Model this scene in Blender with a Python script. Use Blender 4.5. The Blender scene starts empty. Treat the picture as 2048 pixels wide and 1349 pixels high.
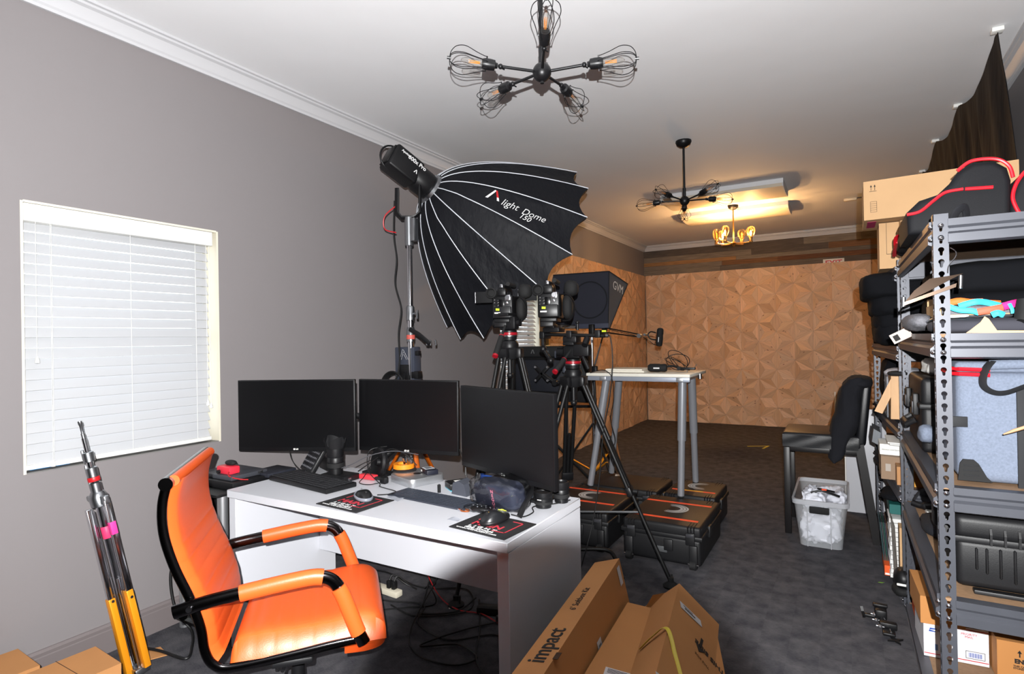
import bpy, bmesh, math, random
from mathutils import Vector, Matrix, noise
from math import sin, cos, pi, radians as rad
S = bpy.context.scene
COL = S.collection
random.seed(7)

# ------------------------------------------------------------------ camera
CAM_R = Matrix(((0.8636518, 0.01785643, 0.50377248),
                (0.50377087, 0.00491668, -0.86382332),
                (-0.01790169, 0.99982847, -0.00474925)))
CAM_P = Vector((0, 0, 1.4))
cam = bpy.data.cameras.new('camera')
cam_o = bpy.data.objects.new('camera', cam)
COL.objects.link(cam_o)
cam.sensor_fit = 'HORIZONTAL'; cam.sensor_width = 36.0
cam.lens = 1142.0 * 36.0 / 2048.0
cam.clip_start = 0.02; cam.clip_end = 100
cam_o.matrix_world = Matrix.Translation(CAM_P) @ CAM_R.to_4x4()
S.camera = cam_o

# ------------------------------------------------------------------ exposure, world, lights
S.view_settings.view_transform = 'Standard'
S.view_settings.look = 'None'
S.view_settings.gamma = 1.0
S.view_settings.use_curve_mapping = False
S.view_settings.exposure = 0.0
FLASH_W = 750.0
BULB_W = 62.0
DAY = 4.0
world = bpy.data.worlds.new('daylight')
S.world = world
world.use_nodes = True
wn = world.node_tree.nodes; wl = world.node_tree.links
wn['Background'].inputs[0].default_value = (0.93, 0.97, 1.0, 1)
wn['Background'].inputs[1].default_value = DAY
try:
    S.cycles.max_bounces = 7; S.cycles.diffuse_bounces = 2; S.cycles.glossy_bounces = 3
    S.cycles.transmission_bounces = 6; S.cycles.transparent_max_bounces = 12
    S.cycles.sample_clamp_indirect = 4.0
    S.cycles.caustics_reflective = False; S.cycles.caustics_refractive = False
    S.cycles.use_denoising = True
except Exception:
    pass

def light(name, kind, loc, energy, color=(1, 1, 1), **kw):
    l = bpy.data.lights.new(name, kind)
    l.energy = energy; l.color = color
    for k, v in kw.items(): setattr(l, k, v)
    o = bpy.data.objects.new(name, l); COL.objects.link(o); o.location = loc
    return o
# the pop-up flash sits above and behind the wide lens; the lens barrel shades a round patch low in front of it
flash_pos = CAM_P + CAM_R @ Vector((0, 0.092, 0.10))
fo = light('camera_flash', 'POINT', flash_pos, FLASH_W, (1.0, 1.0, 0.995), shadow_soft_size=0.006)
fl = fo.data; fl.use_nodes = True
nt = fl.node_tree; N = nt.nodes; L = nt.links
em = N['Emission']
geo = N.new('ShaderNodeNewGeometry')
ax = (CAM_R @ Vector((0.064, -0.614, -0.787))).normalized()
dot = N.new('ShaderNodeVectorMath'); dot.operation = 'DOT_PRODUCT'
dot.inputs[1].default_value = tuple(ax)
L.new(geo.outputs['Incoming'], dot.inputs[0])
mr = N.new('ShaderNodeMapRange'); mr.interpolation_type = 'SMOOTHSTEP'
mr.inputs['From Min'].default_value = cos(rad(19.1)); mr.inputs['From Max'].default_value = cos(rad(16.3))
mr.inputs['To Min'].default_value = 1.0; mr.inputs['To Max'].default_value = 0.0
L.new(dot.outputs['Value'], mr.inputs['Value'])
# the flash reflector throws its light forward only
dot2 = N.new('ShaderNodeVectorMath'); dot2.operation = 'DOT_PRODUCT'
dot2.inputs[1].default_value = tuple(CAM_R @ Vector((0, 0.04, -1)))
L.new(geo.outputs['Incoming'], dot2.inputs[0])
mr2 = N.new('ShaderNodeMapRange'); mr2.interpolation_type = 'SMOOTHSTEP'
mr2.inputs['From Min'].default_value = cos(rad(63)); mr2.inputs['From Max'].default_value = cos(rad(42))
mr2.inputs['To Min'].default_value = 0.0; mr2.inputs['To Max'].default_value = 1.0
L.new(dot2.outputs['Value'], mr2.inputs['Value'])
mul = N.new('ShaderNodeMath'); mul.operation = 'MULTIPLY'
L.new(mr.outputs['Result'], mul.inputs[0]); L.new(mr2.outputs['Result'], mul.inputs[1])
L.new(mul.outputs[0], em.inputs['Strength'])

# daylight enters through the two windows: sampling portals in the openings
for nm, yc, w in (('window_portal', 1.456, .85), ('window_portal', 5.25, .85)):
    po = light(nm, 'AREA', (-3.12, yc, 1.447), 1.0, shape='RECTANGLE', size=w, size_y=1.14)
    po.rotation_euler = (0, -pi / 2, 0)
    po.data.cycles.is_portal = True

# ------------------------------------------------------------------ materials
def lin(c):
    return tuple(((x / 255) / 12.92 if x / 255 <= 0.04045 else ((x / 255 + 0.055) / 1.055) ** 2.4) for x in c)
MATS = {}
def mat(name, rgb, rough=0.5, metal=0.0, bump=None, var=None, spec=0.5, emis=None, trans=0.0, coat=0.0,
        attr=False, alpha=1.0, ior=1.45, stretch=None, sheen=0.0, sub=0.0):
    """procedural material; rgb is the sRGB 0-255 colour of the surface itself"""
    if name in MATS: return MATS[name]
    m = bpy.data.materials.new(name); m.use_nodes = True
    n = m.node_tree.nodes; l = m.node_tree.links
    b = n['Principled BSDF']
    c = lin(rgb)
    b.inputs['Base Color'].default_value = (*c, 1)
    b.inputs['Roughness'].default_value = rough
    b.inputs['Metallic'].default_value = metal
    b.inputs['Specular IOR Level'].default_value = spec
    b.inputs['IOR'].default_value = ior
    if trans: b.inputs['Transmission Weight'].default_value = trans
    if coat: b.inputs['Coat Weight'].default_value = coat
    if sheen: b.inputs['Sheen Weight'].default_value = sheen
    if alpha < 1: b.inputs['Alpha'].default_value = alpha
    if emis:
        b.inputs['Emission Color'].default_value = (*lin(emis[0]), 1); b.inputs['Emission Strength'].default_value = emis[1]
    tc = n.new('ShaderNodeTexCoord'); mp = n.new('ShaderNodeMapping')
    l.new(tc.outputs['Object'], mp.inputs['Vector'])
    if stretch: mp.inputs['Scale'].default_value = stretch
    last = None
    if attr:
        at = n.new('ShaderNodeAttribute'); at.attribute_name = 'tint'
        last = at.outputs['Color']
    if var:
        nz = n.new('ShaderNodeTexNoise'); nz.inputs['Scale'].default_value = var[0]; nz.inputs['Detail'].default_value = 4
        l.new(mp.outputs['Vector'], nz.inputs['Vector'])
        mr = n.new('ShaderNodeMapRange'); mr.inputs['To Min'].default_value = 1 - var[1]; mr.inputs['To Max'].default_value = 1 + var[1]
        mr.inputs['From Min'].default_value = .25; mr.inputs['From Max'].default_value = .75
        l.new(nz.outputs['Fac'], mr.inputs['Value'])
        mx = n.new('ShaderNodeVectorMath'); mx.operation = 'SCALE'
        if last: l.new(last, mx.inputs[0])
        else: mx.inputs[0].default_value = c
        l.new(mr.outputs['Result'], mx.inputs['Scale'])
        last = mx.outputs['Vector']
    if last: l.new(last, b.inputs['Base Color'])
    if bump:
        nb = n.new('ShaderNodeTexNoise'); nb.inputs['Scale'].default_value = bump[0]; nb.inputs['Detail'].default_value = 3
        l.new(mp.outputs['Vector'], nb.inputs['Vector'])
        bp = n.new('ShaderNodeBump'); bp.inputs['Strength'].default_value = bump[1]; bp.inputs['Distance'].default_value = bump[2] if len(bump) > 2 else .002
        l.new(nb.outputs['Fac'], bp.inputs['Height']); l.new(bp.outputs['Normal'], b.inputs['Normal'])
    MATS[name] = m
    return m

# ------------------------------------------------------------------ mesh builder
def frame(p, d, up=(0, 0, 1)):
    """matrix whose local z runs along d from p"""
    z = Vector(d).normalized(); u = Vector(up)
    if abs(z.dot(u)) > .995: u = Vector((0, 1, 0))
    x = u.cross(z).normalized(); y = z.cross(x)
    return Matrix(((x.x, y.x, z.x, p[0]), (x.y, y.y, z.y, p[1]), (x.z, y.z, z.z, p[2]), (0, 0, 0, 1)))
def axes(p, x, y, z):
    x, y, z = Vector(x), Vector(y), Vector(z)
    return Matrix(((x.x, y.x, z.x, p[0]), (x.y, y.y, z.y, p[1]), (x.z, y.z, z.z, p[2]), (0, 0, 0, 1)))
def TR(x=0, y=0, z=0, rz=0, rx=0, ry=0):
    return Matrix.Translation((x, y, z)) @ Matrix.Rotation(rz, 4, 'Z') @ Matrix.Rotation(ry, 4, 'Y') @ Matrix.Rotation(rx, 4, 'X')
class MB:
    def __init__(s): s.v = []; s.f = []; s.m = []; s.tint = None
    def add(s, vs, fs, M=None, mi=0):
        k = len(s.v)
        for p in vs:
            p = Vector(p)
            s.v.append(M @ p if M else p)
        for f in fs: s.f.append([i + k for i in f]); s.m.append(mi)
        return s
    def box(s, c, d, M=None, mi=0, rz=0):
        x, y, z = d[0] / 2, d[1] / 2, d[2] / 2
        vs = [Vector((a * x, b * y, e * z)) for a in (-1, 1) for b in (-1, 1) for e in (-1, 1)]
        if rz: R = Matrix.Rotation(rz, 3, 'Z'); vs = [R @ v for v in vs]
        vs = [v + Vector(c) for v in vs]
        return s.add(vs, [(0, 1, 3, 2), (4, 6, 7, 5), (0, 4, 5, 1), (2, 3, 7, 6), (0, 2, 6, 4), (1, 5, 7, 3)], M, mi)
    def bx(s, x0, x1, y0, y1, z0, z1, M=None, mi=0):
        return s.box(((x0 + x1) / 2, (y0 + y1) / 2, (z0 + z1) / 2), (abs(x1 - x0), abs(y1 - y0), abs(z1 - z0)), M, mi)
    def bm(s, b, M=None, mi=0):
        b.verts.ensure_lookup_table(); b.verts.index_update()
        s.add([v.co.copy() for v in b.verts], [[v.index for v in f.verts] for f in b.faces], M, mi); b.free(); return s
    def rbox(s, c, d, r=.01, seg=2, M=None, mi=0):
        b = bmesh.new(); bmesh.ops.create_cube(b, size=1)
        bmesh.ops.scale(b, vec=Vector(d), verts=b.verts)
        r = min(r, min(d) * .49)
        bmesh.ops.bevel(b, geom=b.edges[:], offset=r, segments=seg, affect='EDGES', profile=.5)
        bmesh.ops.translate(b, vec=Vector(c), verts=b.verts)
        return s.bm(b, M, mi)
    def hexa(s, P, X, Y, Z, mi=0):
        P, X, Y, Z = map(Vector, (P, X, Y, Z))
        vs = [P + X * a + Y * b + Z * e for a in (0, 1) for b in (0, 1) for e in (0, 1)]
        fs = [(0, 1, 3, 2), (4, 6, 7, 5), (0, 4, 5, 1), (2, 3, 7, 6), (0, 2, 6, 4), (1, 5, 7, 3)]
        if X.cross(Y).dot(Z) < 0: fs = [f[::-1] for f in fs]
        return s.add(vs, fs, None, mi)
    def cyl(s, p0, p1, r0, r1=None, n=16, M=None, mi=0, caps=True):
        if r1 is None: r1 = r0
        F = frame(p0, Vector(p1) - Vector(p0)); h = (Vector(p1) - Vector(p0)).length
        vs = []; fs = []
        for k in range(n): a = 2 * pi * k / n; vs.append(F @ Vector((r0 * cos(a), r0 * sin(a), 0)))
        for k in range(n): a = 2 * pi * k / n; vs.append(F @ Vector((r1 * cos(a), r1 * sin(a), h)))
        for k in range(n): fs.append((k, (k + 1) % n, n + (k + 1) % n, n + k))
        if caps: fs += [tuple(range(n))[::-1], tuple(range(n, 2 * n))]
        return s.add(vs, fs, M, mi)
    def tube(s, pts, r, n=8, M=None, mi=0, closed=False, flat=None):
        P = [Vector(p) for p in pts]; m = len(P); vs = []; fs = []
        up = None
        for i in range(m):
            if closed: t = P[(i + 1) % m] - P[i - 1]
            else: t = P[min(i + 1, m - 1)] - P[max(i - 1, 0)]
            t = t.normalized() if t.length > 1e-9 else Vector((0, 0, 1))
            if up is None:
                up = Vector((0, 0, 1)) if abs(t.z) < .9 else Vector((1, 0, 0))
            x = up.cross(t)
            if x.length < 1e-6: x = Vector((1, 0, 0)).cross(t)
            x.normalize(); y = t.cross(x); up = y
            rr = r[i] if isinstance(r, (list, tuple)) else r
            for k in range(n):
                a = 2 * pi * k / n
                ca, sa = cos(a), sin(a)
                if flat: ca *= flat[0]; sa *= flat[1]
                vs.append(P[i] + x * ca * rr + y * sa * rr)
        lim = m if closed else m - 1
        for i in range(lim):
            j = (i + 1) % m
            for k in range(n):
                fs.append((i * n + k, i * n + (k + 1) % n, j * n + (k + 1) % n, j * n + k))
        if not closed: fs += [tuple(range(n))[::-1], tuple(range((m - 1) * n, m * n))]
        return s.add(vs, fs, M, mi)
    def lathe(s, prof, n=24, M=None, mi=0, a0=0, a1=2 * pi):
        full = abs(a1 - a0 - 2 * pi) < 1e-6; m = len(prof); k = n if full else n + 1
        vs = []; fs = []
        for i in range(k):
            a = a0 + (a1 - a0) * i / n
            for r, z in prof: vs.append((r * cos(a), r * sin(a), z))
        for i in range(n):
            j = (i + 1) % k
            for q in range(m - 1):
                fs.append((i * m + q, j * m + q, j * m + q + 1, i * m + q + 1))
        return s.add(vs, fs, M, mi)
    def sph(s, c, r, n=16, M=None, mi=0):
        rr = r if isinstance(r, (tuple, list)) else (r, r, r)
        vs = [(c[0], c[1], c[2] - rr[2])]; fs = []; h = n // 2
        for i in range(1, h):
            t = -pi / 2 + pi * i / h
            for k in range(n): a = 2 * pi * k / n; vs.append((c[0] + rr[0] * cos(t) * cos(a), c[1] + rr[1] * cos(t) * sin(a), c[2] + rr[2] * sin(t)))
        vs.append((c[0], c[1], c[2] + rr[2]))
        for k in range(n): fs.append((0, 1 + (k + 1) % n, 1 + k))
        for i in range(h - 2):
            for k in range(n): a = 1 + i * n; fs.append((a + k, a + (k + 1) % n, a + n + (k + 1) % n, a + n + k))
        a = 1 + (h - 2) * n
        for k in range(n): fs.append((a + k, a + (k + 1) % n, len(vs) - 1))
        return s.add(vs, fs, M, mi)
    def prism(s, poly, h, M=None, mi=0):
        """2-D outline in local xy, from z=0 to z=h"""
        n = len(poly)
        ar = sum(poly[i][0] * poly[(i + 1) % n][1] - poly[(i + 1) % n][0] * poly[i][1] for i in range(n))
        if ar < 0: poly = poly[::-1]
        vs = [(p[0], p[1], 0) for p in poly] + [(p[0], p[1], h) for p in poly]
        fs = [tuple(range(n))[::-1], tuple(range(n, 2 * n))] + [(i, (i + 1) % n, n + (i + 1) % n, n + i) for i in range(n)]
        return s.add(vs, fs, M, mi)
    def grid(s, fn, nu, nv, M=None, mi=0, thick=0.0):
        """surface fn(u,v)->point; thick > 0 gives it a back side"""
        P = [[Vector(fn(i / nu, j / nv)) for j in range(nv + 1)] for i in range(nu + 1)]
        k = nv + 1
        vs = [p for r in P for p in r]
        fs = [(i * k + j, (i + 1) * k + j, (i + 1) * k + j + 1, i * k + j + 1) for i in range(nu) for j in range(nv)]
        if thick:
            nn = []
            for i in range(nu + 1):
                for j in range(nv + 1):
                    a = P[min(i + 1, nu)][j] - P[max(i - 1, 0)][j]; b = P[i][min(j + 1, nv)] - P[i][max(j - 1, 0)]
                    c = a.cross(b); nn.append(c.normalized() if c.length > 1e-12 else Vector((0, 0, 1)))
            o = len(vs); vs = vs + [p - q * thick for p, q in zip(vs, nn)]
            fs = fs + [tuple(x + o for x in f[::-1]) for f in fs]
            for i in range(nu):
                for j in (0, nv):
                    a, b = i * k + j, (i + 1) * k + j
                    fs.append((a, b, b + o, a + o)[::(1 if j else 1)] if j else (b, a, a + o, b + o))
            for j in range(nv):
                for i in (0, nu):
                    a, b = i * k + j, i * k + j + 1
                    fs.append((a, b, b + o, a + o) if not i else (b, a, a + o, b + o))
        return s.add(vs, fs, M, mi)
    def pillow(s, c, d, p=2.6, amp=.0, fr=6.0, seed=0, n=28, M=None, mi=0, zfloor=None):
        """soft superellipsoid with wrinkles: bags, folded cloth"""
        vs = []; fs = []; h = n // 2
        def se(w, e): return math.copysign(abs(w) ** e, w)
        e = 2.0 / p
        for i in range(h + 1):
            t = -pi / 2 + pi * i / h
            for k in range(n):
                a = 2 * pi * k / n
                q = Vector((d[0] / 2 * se(cos(t), e) * se(cos(a), e), d[1] / 2 * se(cos(t), e) * se(sin(a), e), d[2] / 2 * se(sin(t), e)))
                if amp:
                    w = q * fr + Vector((seed * 3.1, seed * 1.7, seed))
                    f = noise.noise(w) + .5 * noise.noise(w * 2.3) + .7 * (1 - abs(noise.noise(w * 1.3 + Vector((9, 9, 9)))) * 2.5)
                    q = q + q.normalized() * amp * (f - .5) if q.length > 1e-6 else q
                if zfloor is not None and q.z < zfloor: q.z = zfloor
                vs.append(q + Vector(c))
        for i in range(h):
            for k in range(n):
                fs.append((i * n + k, i * n + (k + 1) % n, (i + 1) * n + (k + 1) % n, (i + 1) * n + k))
        return s.add(vs, fs, M, mi)

W = {}            # world matrix of every root, parts share it
def thing(name, label, cat, loc=(0, 0, 0), rz=0, group=None, M=None):
    o = bpy.data.objects.new(name, None); COL.objects.link(o)
    o.empty_display_size = .05
    m = M if M is not None else TR(*loc, rz)
    o.matrix_world = m; W[o] = m
    o['label'] = label; o['category'] = cat
    if group: o['group'] = group
    return o
def part(name, mb, m, parent=None, local=True, sm=38, label=None, kind=None):
    """link a mesh; local=False means its points are world points"""
    me = bpy.data.meshes.new(name)
    vs = mb.v
    if parent is not None and not local:
        inv = W[parent].inverted(); vs = [inv @ v for v in vs]
    me.from_pydata([tuple(v) for v in vs], [], mb.f)
    ms = m if isinstance(m, (list, tuple)) else [m]
    for x in ms: me.materials.append(x)
    if len(ms) > 1:
        for p, i in zip(me.polygons, mb.m): p.material_index = i
    if mb.tint is not None:
        ca = me.color_attributes.new('tint', 'FLOAT_COLOR', 'CORNER')
        k = 0
        for p, t in zip(me.polygons, mb.tint):
            for _ in p.loop_indices: ca.data[k].color = (*t, 1); k += 1
    me.update()
    if sm:
        for p in me.polygons: p.use_smooth = True
        me.set_sharp_from_angle(angle=rad(sm))
    o = bpy.data.objects.new(name, me); COL.objects.link(o)
    if parent is not None: o.parent = parent; W[o] = W[parent]
    else: W[o] = Matrix.Identity(4)
    if label: o['label'] = label
    if kind: o['kind'] = kind
    return o
def solo(name, mb, m, label, cat, group=None, sm=38, kind=None, origin=True):
    """a thing that is one mesh, given in world points"""
    if origin and mb.v:
        lo = Vector([min(v[i] for v in mb.v) for i in range(3)]); hi = Vector([max(v[i] for v in mb.v) for i in range(3)])
        c = Vector(((lo.x + hi.x) / 2, (lo.y + hi.y) / 2, lo.z)); mb.v = [v - c for v in mb.v]
    else: c = Vector((0, 0, 0))
    o = part(name, mb, m, None, sm=sm); o.location = c; W[o] = Matrix.Translation(c)
    o['label'] = label; o['category'] = cat
    if group: o['group'] = group
    if kind: o['kind'] = kind
    return o
def struct(name, mb, m, sm=0, label=None):
    o = part(name, mb, m, None, sm=sm); o['kind'] = 'structure'
    if label: o['label'] = label
    return o
def dup(root, M, label, group=None, name=None):
    r = root.copy(); COL.objects.link(r); r.matrix_world = M; W[r] = M
    r['label'] = label
    if group: r['group'] = group
    for ch in [c for c in root.children]:
        c = ch.copy(); COL.objects.link(c); c.parent = r; W[c] = M
        for g in [x for x in ch.children]:
            d = g.copy(); COL.objects.link(d); d.parent = c; W[d] = M
    return r
def text(name, s, size, M, m, parent, depth=.0006, align='CENTER', shear=0.0, bold=0.0, sx=1.0, label=None):
    """flat raised lettering turned into a mesh; M places its xy plane (world)"""
    cu = bpy.data.curves.new('t', 'FONT'); cu.body = s; cu.size = size; cu.extrude = depth / 2
    cu.align_x = align; cu.align_y = 'CENTER'; cu.shear = shear; cu.offset = bold; cu.resolution_u = 3
    cu.space_line = .9
    to = bpy.data.objects.new('t', cu); COL.objects.link(to)
    me = bpy.data.meshes.new_from_object(to)
    bpy.data.objects.remove(to); bpy.data.curves.remove(cu)
    me.name = name
    X = (W[parent].inverted() if parent is not None else Matrix.Identity(4)) @ M @ Matrix.Diagonal((sx, 1, 1, 1))
    me.transform(X); me.materials.clear(); me.materials.append(m); me.update()
    o = bpy.data.objects.new(name, me); COL.objects.link(o)
    if parent is not None: o.parent = parent; W[o] = W[parent]
    return o
def V(*a): return Vector(a)
def curve(pts, n=8):
    """Catmull-Rom through points"""
    P = [Vector(p) for p in pts]; out = []
    for i in range(len(P) - 1):
        a = P[max(i - 1, 0)]; b = P[i]; c = P[i + 1]; d = P[min(i + 2, len(P) - 1)]
        for k in range(n):
            t = k / n
            out.append(.5 * ((2 * b) + (c - a) * t + (2 * a - 5 * b + 4 * c - d) * t * t + (3 * b - a - 3 * c + d) * t ** 3))
    out.append(P[-1]); return out
# ------------------------------------------------------------------ shared materials
M_black = mat('black_plastic', (17, 17, 19), .42, spec=.4)
M_blackm = mat('matt_black', (21, 21, 23), .7, spec=.25)
M_blackmet = mat('black_powder_coated_metal', (17, 17, 18), .45, metal=.2, bump=(600, .15))
M_blackcloth = mat('black_nylon_cloth', (20, 21, 27), .85, bump=(90, .3))
M_rubber = mat('dark_rubber', (20, 20, 21), .8)
M_chrome = mat('chrome', (215, 215, 220), .14, metal=1.0)
M_steel = mat('brushed_steel', (165, 168, 172), .32, metal=1.0)
M_alu = mat('satin_aluminium', (190, 192, 195), .38, metal=.85)
M_white = mat('white_laminate', (206, 207, 213), .35)
M_whiteplastic = mat('white_plastic', (232, 232, 228), .4)
M_paper = mat('white_paper', (236, 235, 230), .8)
M_red = mat('red_enamel', (190, 26, 34), .4)
M_yellow = mat('neon_yellow_tape', (196, 230, 40), .6)
M_pink = mat('pink_tape', (245, 60, 150), .6)
M_orange_tape = mat('orange_tape', (245, 86, 48), .6)
M_card = mat('corrugated_cardboard', (178, 130, 86), .85, var=(5, .05), bump=(300, .08))
M_card2 = mat('light_cardboard', (196, 158, 116), .85, var=(5, .05), bump=(300, .08))
M_ink = mat('black_print', (30, 28, 28), .7)
M_wire = mat('black_cable', (18, 18, 19), .5)
M_redwire = mat('red_cable', (170, 24, 30), .5)
def thin_glass(name, tint, refl):
    m = bpy.data.materials.new(name); m.use_nodes = True; n = m.node_tree.nodes; l = m.node_tree.links
    n.remove(n['Principled BSDF'])
    t = n.new('ShaderNodeBsdfTransparent'); t.inputs['Color'].default_value = (*tint, 1)
    g = n.new('ShaderNodeBsdfGlossy'); g.inputs['Roughness'].default_value = .03
    lw = n.new('ShaderNodeLayerWeight'); lw.inputs['Blend'].default_value = .25
    mr = n.new('ShaderNodeMapRange'); mr.inputs['To Min'].default_value = refl * .4; mr.inputs['To Max'].default_value = min(1, refl * 5)
    l.new(lw.outputs['Fresnel'], mr.inputs['Value'])
    x = n.new('ShaderNodeMixShader'); l.new(mr.outputs['Result'], x.inputs[0]); l.new(t.outputs[0], x.inputs[1]); l.new(g.outputs[0], x.inputs[2])
    l.new(x.outputs[0], n['Material Output'].inputs['Surface']); MATS[name] = m; return m
M_glass = thin_glass('clear_glass', (.97, .98, .98), .12)
M_shelf = mat('grey_painted_steel', (74, 76, 83), .42, metal=.3, var=(8, .08))
M_mdf = mat('particle_board', (142, 112, 84), .8, var=(60, .12))
M_trim = mat('white_trim_paint', (196, 196, 199), .4)
M_tape_y = mat('yellow_floor_tape', (214, 196, 50), .6)
M_darkleather = mat('black_leather', (18, 19, 23), .38, bump=(220, .25))

# ------------------------------------------------------------------ room shell
XL, XR, YB, YF, H = -2.95, 0.88, 9.60, -5.0, 2.95
M_wall = mat('taupe_wall_paint', (131, 126, 127), .62, bump=(420, .12, .001), var=(1.2, .012))
M_ceil = mat('white_ceiling_paint', (236, 236, 238), .75, bump=(1.1, .5, .02))
# carpet tiles with a woven grain
def carpet_material():
    m = bpy.data.materials.new('grey_carpet_tile'); m.use_nodes = True
    n = m.node_tree.nodes; l = m.node_tree.links; b = n['Principled BSDF']; b.inputs['Roughness'].default_value = .95
    b.inputs['Specular IOR Level'].default_value = .1
    tc = n.new('ShaderNodeTexCoord')
    def nz(scale, sc, det=3):
        mp = n.new('ShaderNodeMapping'); mp.inputs['Scale'].default_value = sc; l.new(tc.outputs['Object'], mp.inputs['Vector'])
        t = n.new('ShaderNodeTexNoise'); t.inputs['Scale'].default_value = scale; t.inputs['Detail'].default_value = det
        l.new(mp.outputs['Vector'], t.inputs['Vector']); return t.outputs['Fac']
    grain = nz(60, (1, 9, 1)); patch = nz(14, (1, 1, 1), 1)
    ck = n.new('ShaderNodeTexChecker'); ck.inputs['Scale'].default_value = 8.2
    l.new(tc.outputs['Object'], ck.inputs['Vector'])
    r = n.new('ShaderNodeValToRGB'); e = r.color_ramp.elements
    e[0].position = .3; e[0].color = (*lin((54, 54, 60)), 1); e[1].position = .72; e[1].color = (*lin((98, 96, 98)), 1)
    a = n.new('ShaderNodeMath'); a.operation = 'MULTIPLY_ADD'; a.inputs[1].default_value = .5
    l.new(grain, a.inputs[0]); 
    a2 = n.new('ShaderNodeMath'); a2.operation = 'MULTIPLY_ADD'; a2.inputs[1].default_value = .38; l.new(patch, a2.inputs[0])
    a3 = n.new('ShaderNodeMath'); a3.operation = 'MULTIPLY'; a3.inputs[1].default_value = .045; l.new(ck.outputs['Fac'], a3.inputs[0])
    l.new(a3.outputs[0], a2.inputs[2]); l.new(a2.outputs[0], a.inputs[2])
    l.new(a.outputs[0], r.inputs['Fac']); l.new(r.outputs['Color'], b.inputs['Base Color'])
    bp = n.new('ShaderNodeBump'); bp.inputs['Strength'].default_value = .5; bp.inputs['Distance'].default_value = .003
    l.new(nz(400, (1, 1, 1)), bp.inputs['Height']); l.new(bp.outputs['Normal'], b.inputs['Normal'])
    return m
M_carpet = carpet_material()
struct('floor', MB().bx(XL - .2, XR + .2, YF - .2, YB + .2, -.12, 0), M_carpet)
struct('ceiling', MB().bx(XL - .2, XR + .2, YF - .2, YB + .2, H, H + .12), M_ceil)

WIN = [(1.025, 1.884, .875, 2.018), (4.822, 5.675, .875, 2.018)]
mb = MB()
ys = [YF - .2] + [c for w in WIN for c in w[:2]] + [YB + .2]
for i in range(0, len(ys), 2): mb.bx(XL - .18, XL, ys[i], ys[i + 1], 0, H)
for y0, y1, z0, z1 in WIN: mb.bx(XL - .18, XL, y0, y1, 0, z0); mb.bx(XL - .18, XL, y0, y1, z1, H)
wl_o = struct('wall_left', mb, M_wall)
struct('wall_right', MB().bx(XR, XR + .15, YF - .2, YB + .2, 0, H), M_wall)
struct('wall_near', MB().bx(XL, XR, YF - .15, YF, 0, H), mat('dark_back_wall_paint', (84, 80, 80), .8))
struct('wall_back', MB().bx(XL, XR, YB, YB + .15, 0, H), M_wall)

M_reveal = mat('cream_window_reveal', (226, 219, 200), .5)
for k, (y0, y1, z0, z1) in enumerate(WIN):
    mb = MB()      # painted reveal and sash
    mb.bx(XL - .178, XL + .001, y0 - .004, y0 + .006, z0, z1); mb.bx(XL - .178, XL + .001, y1 - .006, y1 + .004, z0, z1)
    mb.bx(XL - .178, XL + .001, y0 + .006, y1 - .006, z1 - .006, z1 + .004)
    fr = struct('window_%d' % (k + 1), mb, M_reveal)
    f2 = MB()
    for a, b2, c, d in ((y0, y0 + .05, z0, z1), (y1 - .05, y1, z0, z1), (y0, y1, z0, z0 + .05), (y0, y1, z1 - .05, z1), (y0, y1, (z0 + z1) / 2 - .02, (z0 + z1) / 2 + .02)):
        f2.bx(XL - .17, XL - .13, a, b2, c, d)
    s_ = part('window_frame', f2, M_whiteplastic, fr, sm=0); s_['kind'] = 'structure'
    s_ = part('window_glass', MB().bx(XL - .152, XL - .148, y0 + .05, y1 - .05, z0 + .05, z1 - .05), M_glass, fr, sm=0); s_['kind'] = 'structure'
    s_ = part('window_sill', MB().bx(XL - .178, XL - .002, y0, y1, z0 - .012, z0 + .004), mat('grey_sill', (120, 118, 116), .6), fr, sm=0); s_['kind'] = 'structure'

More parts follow.
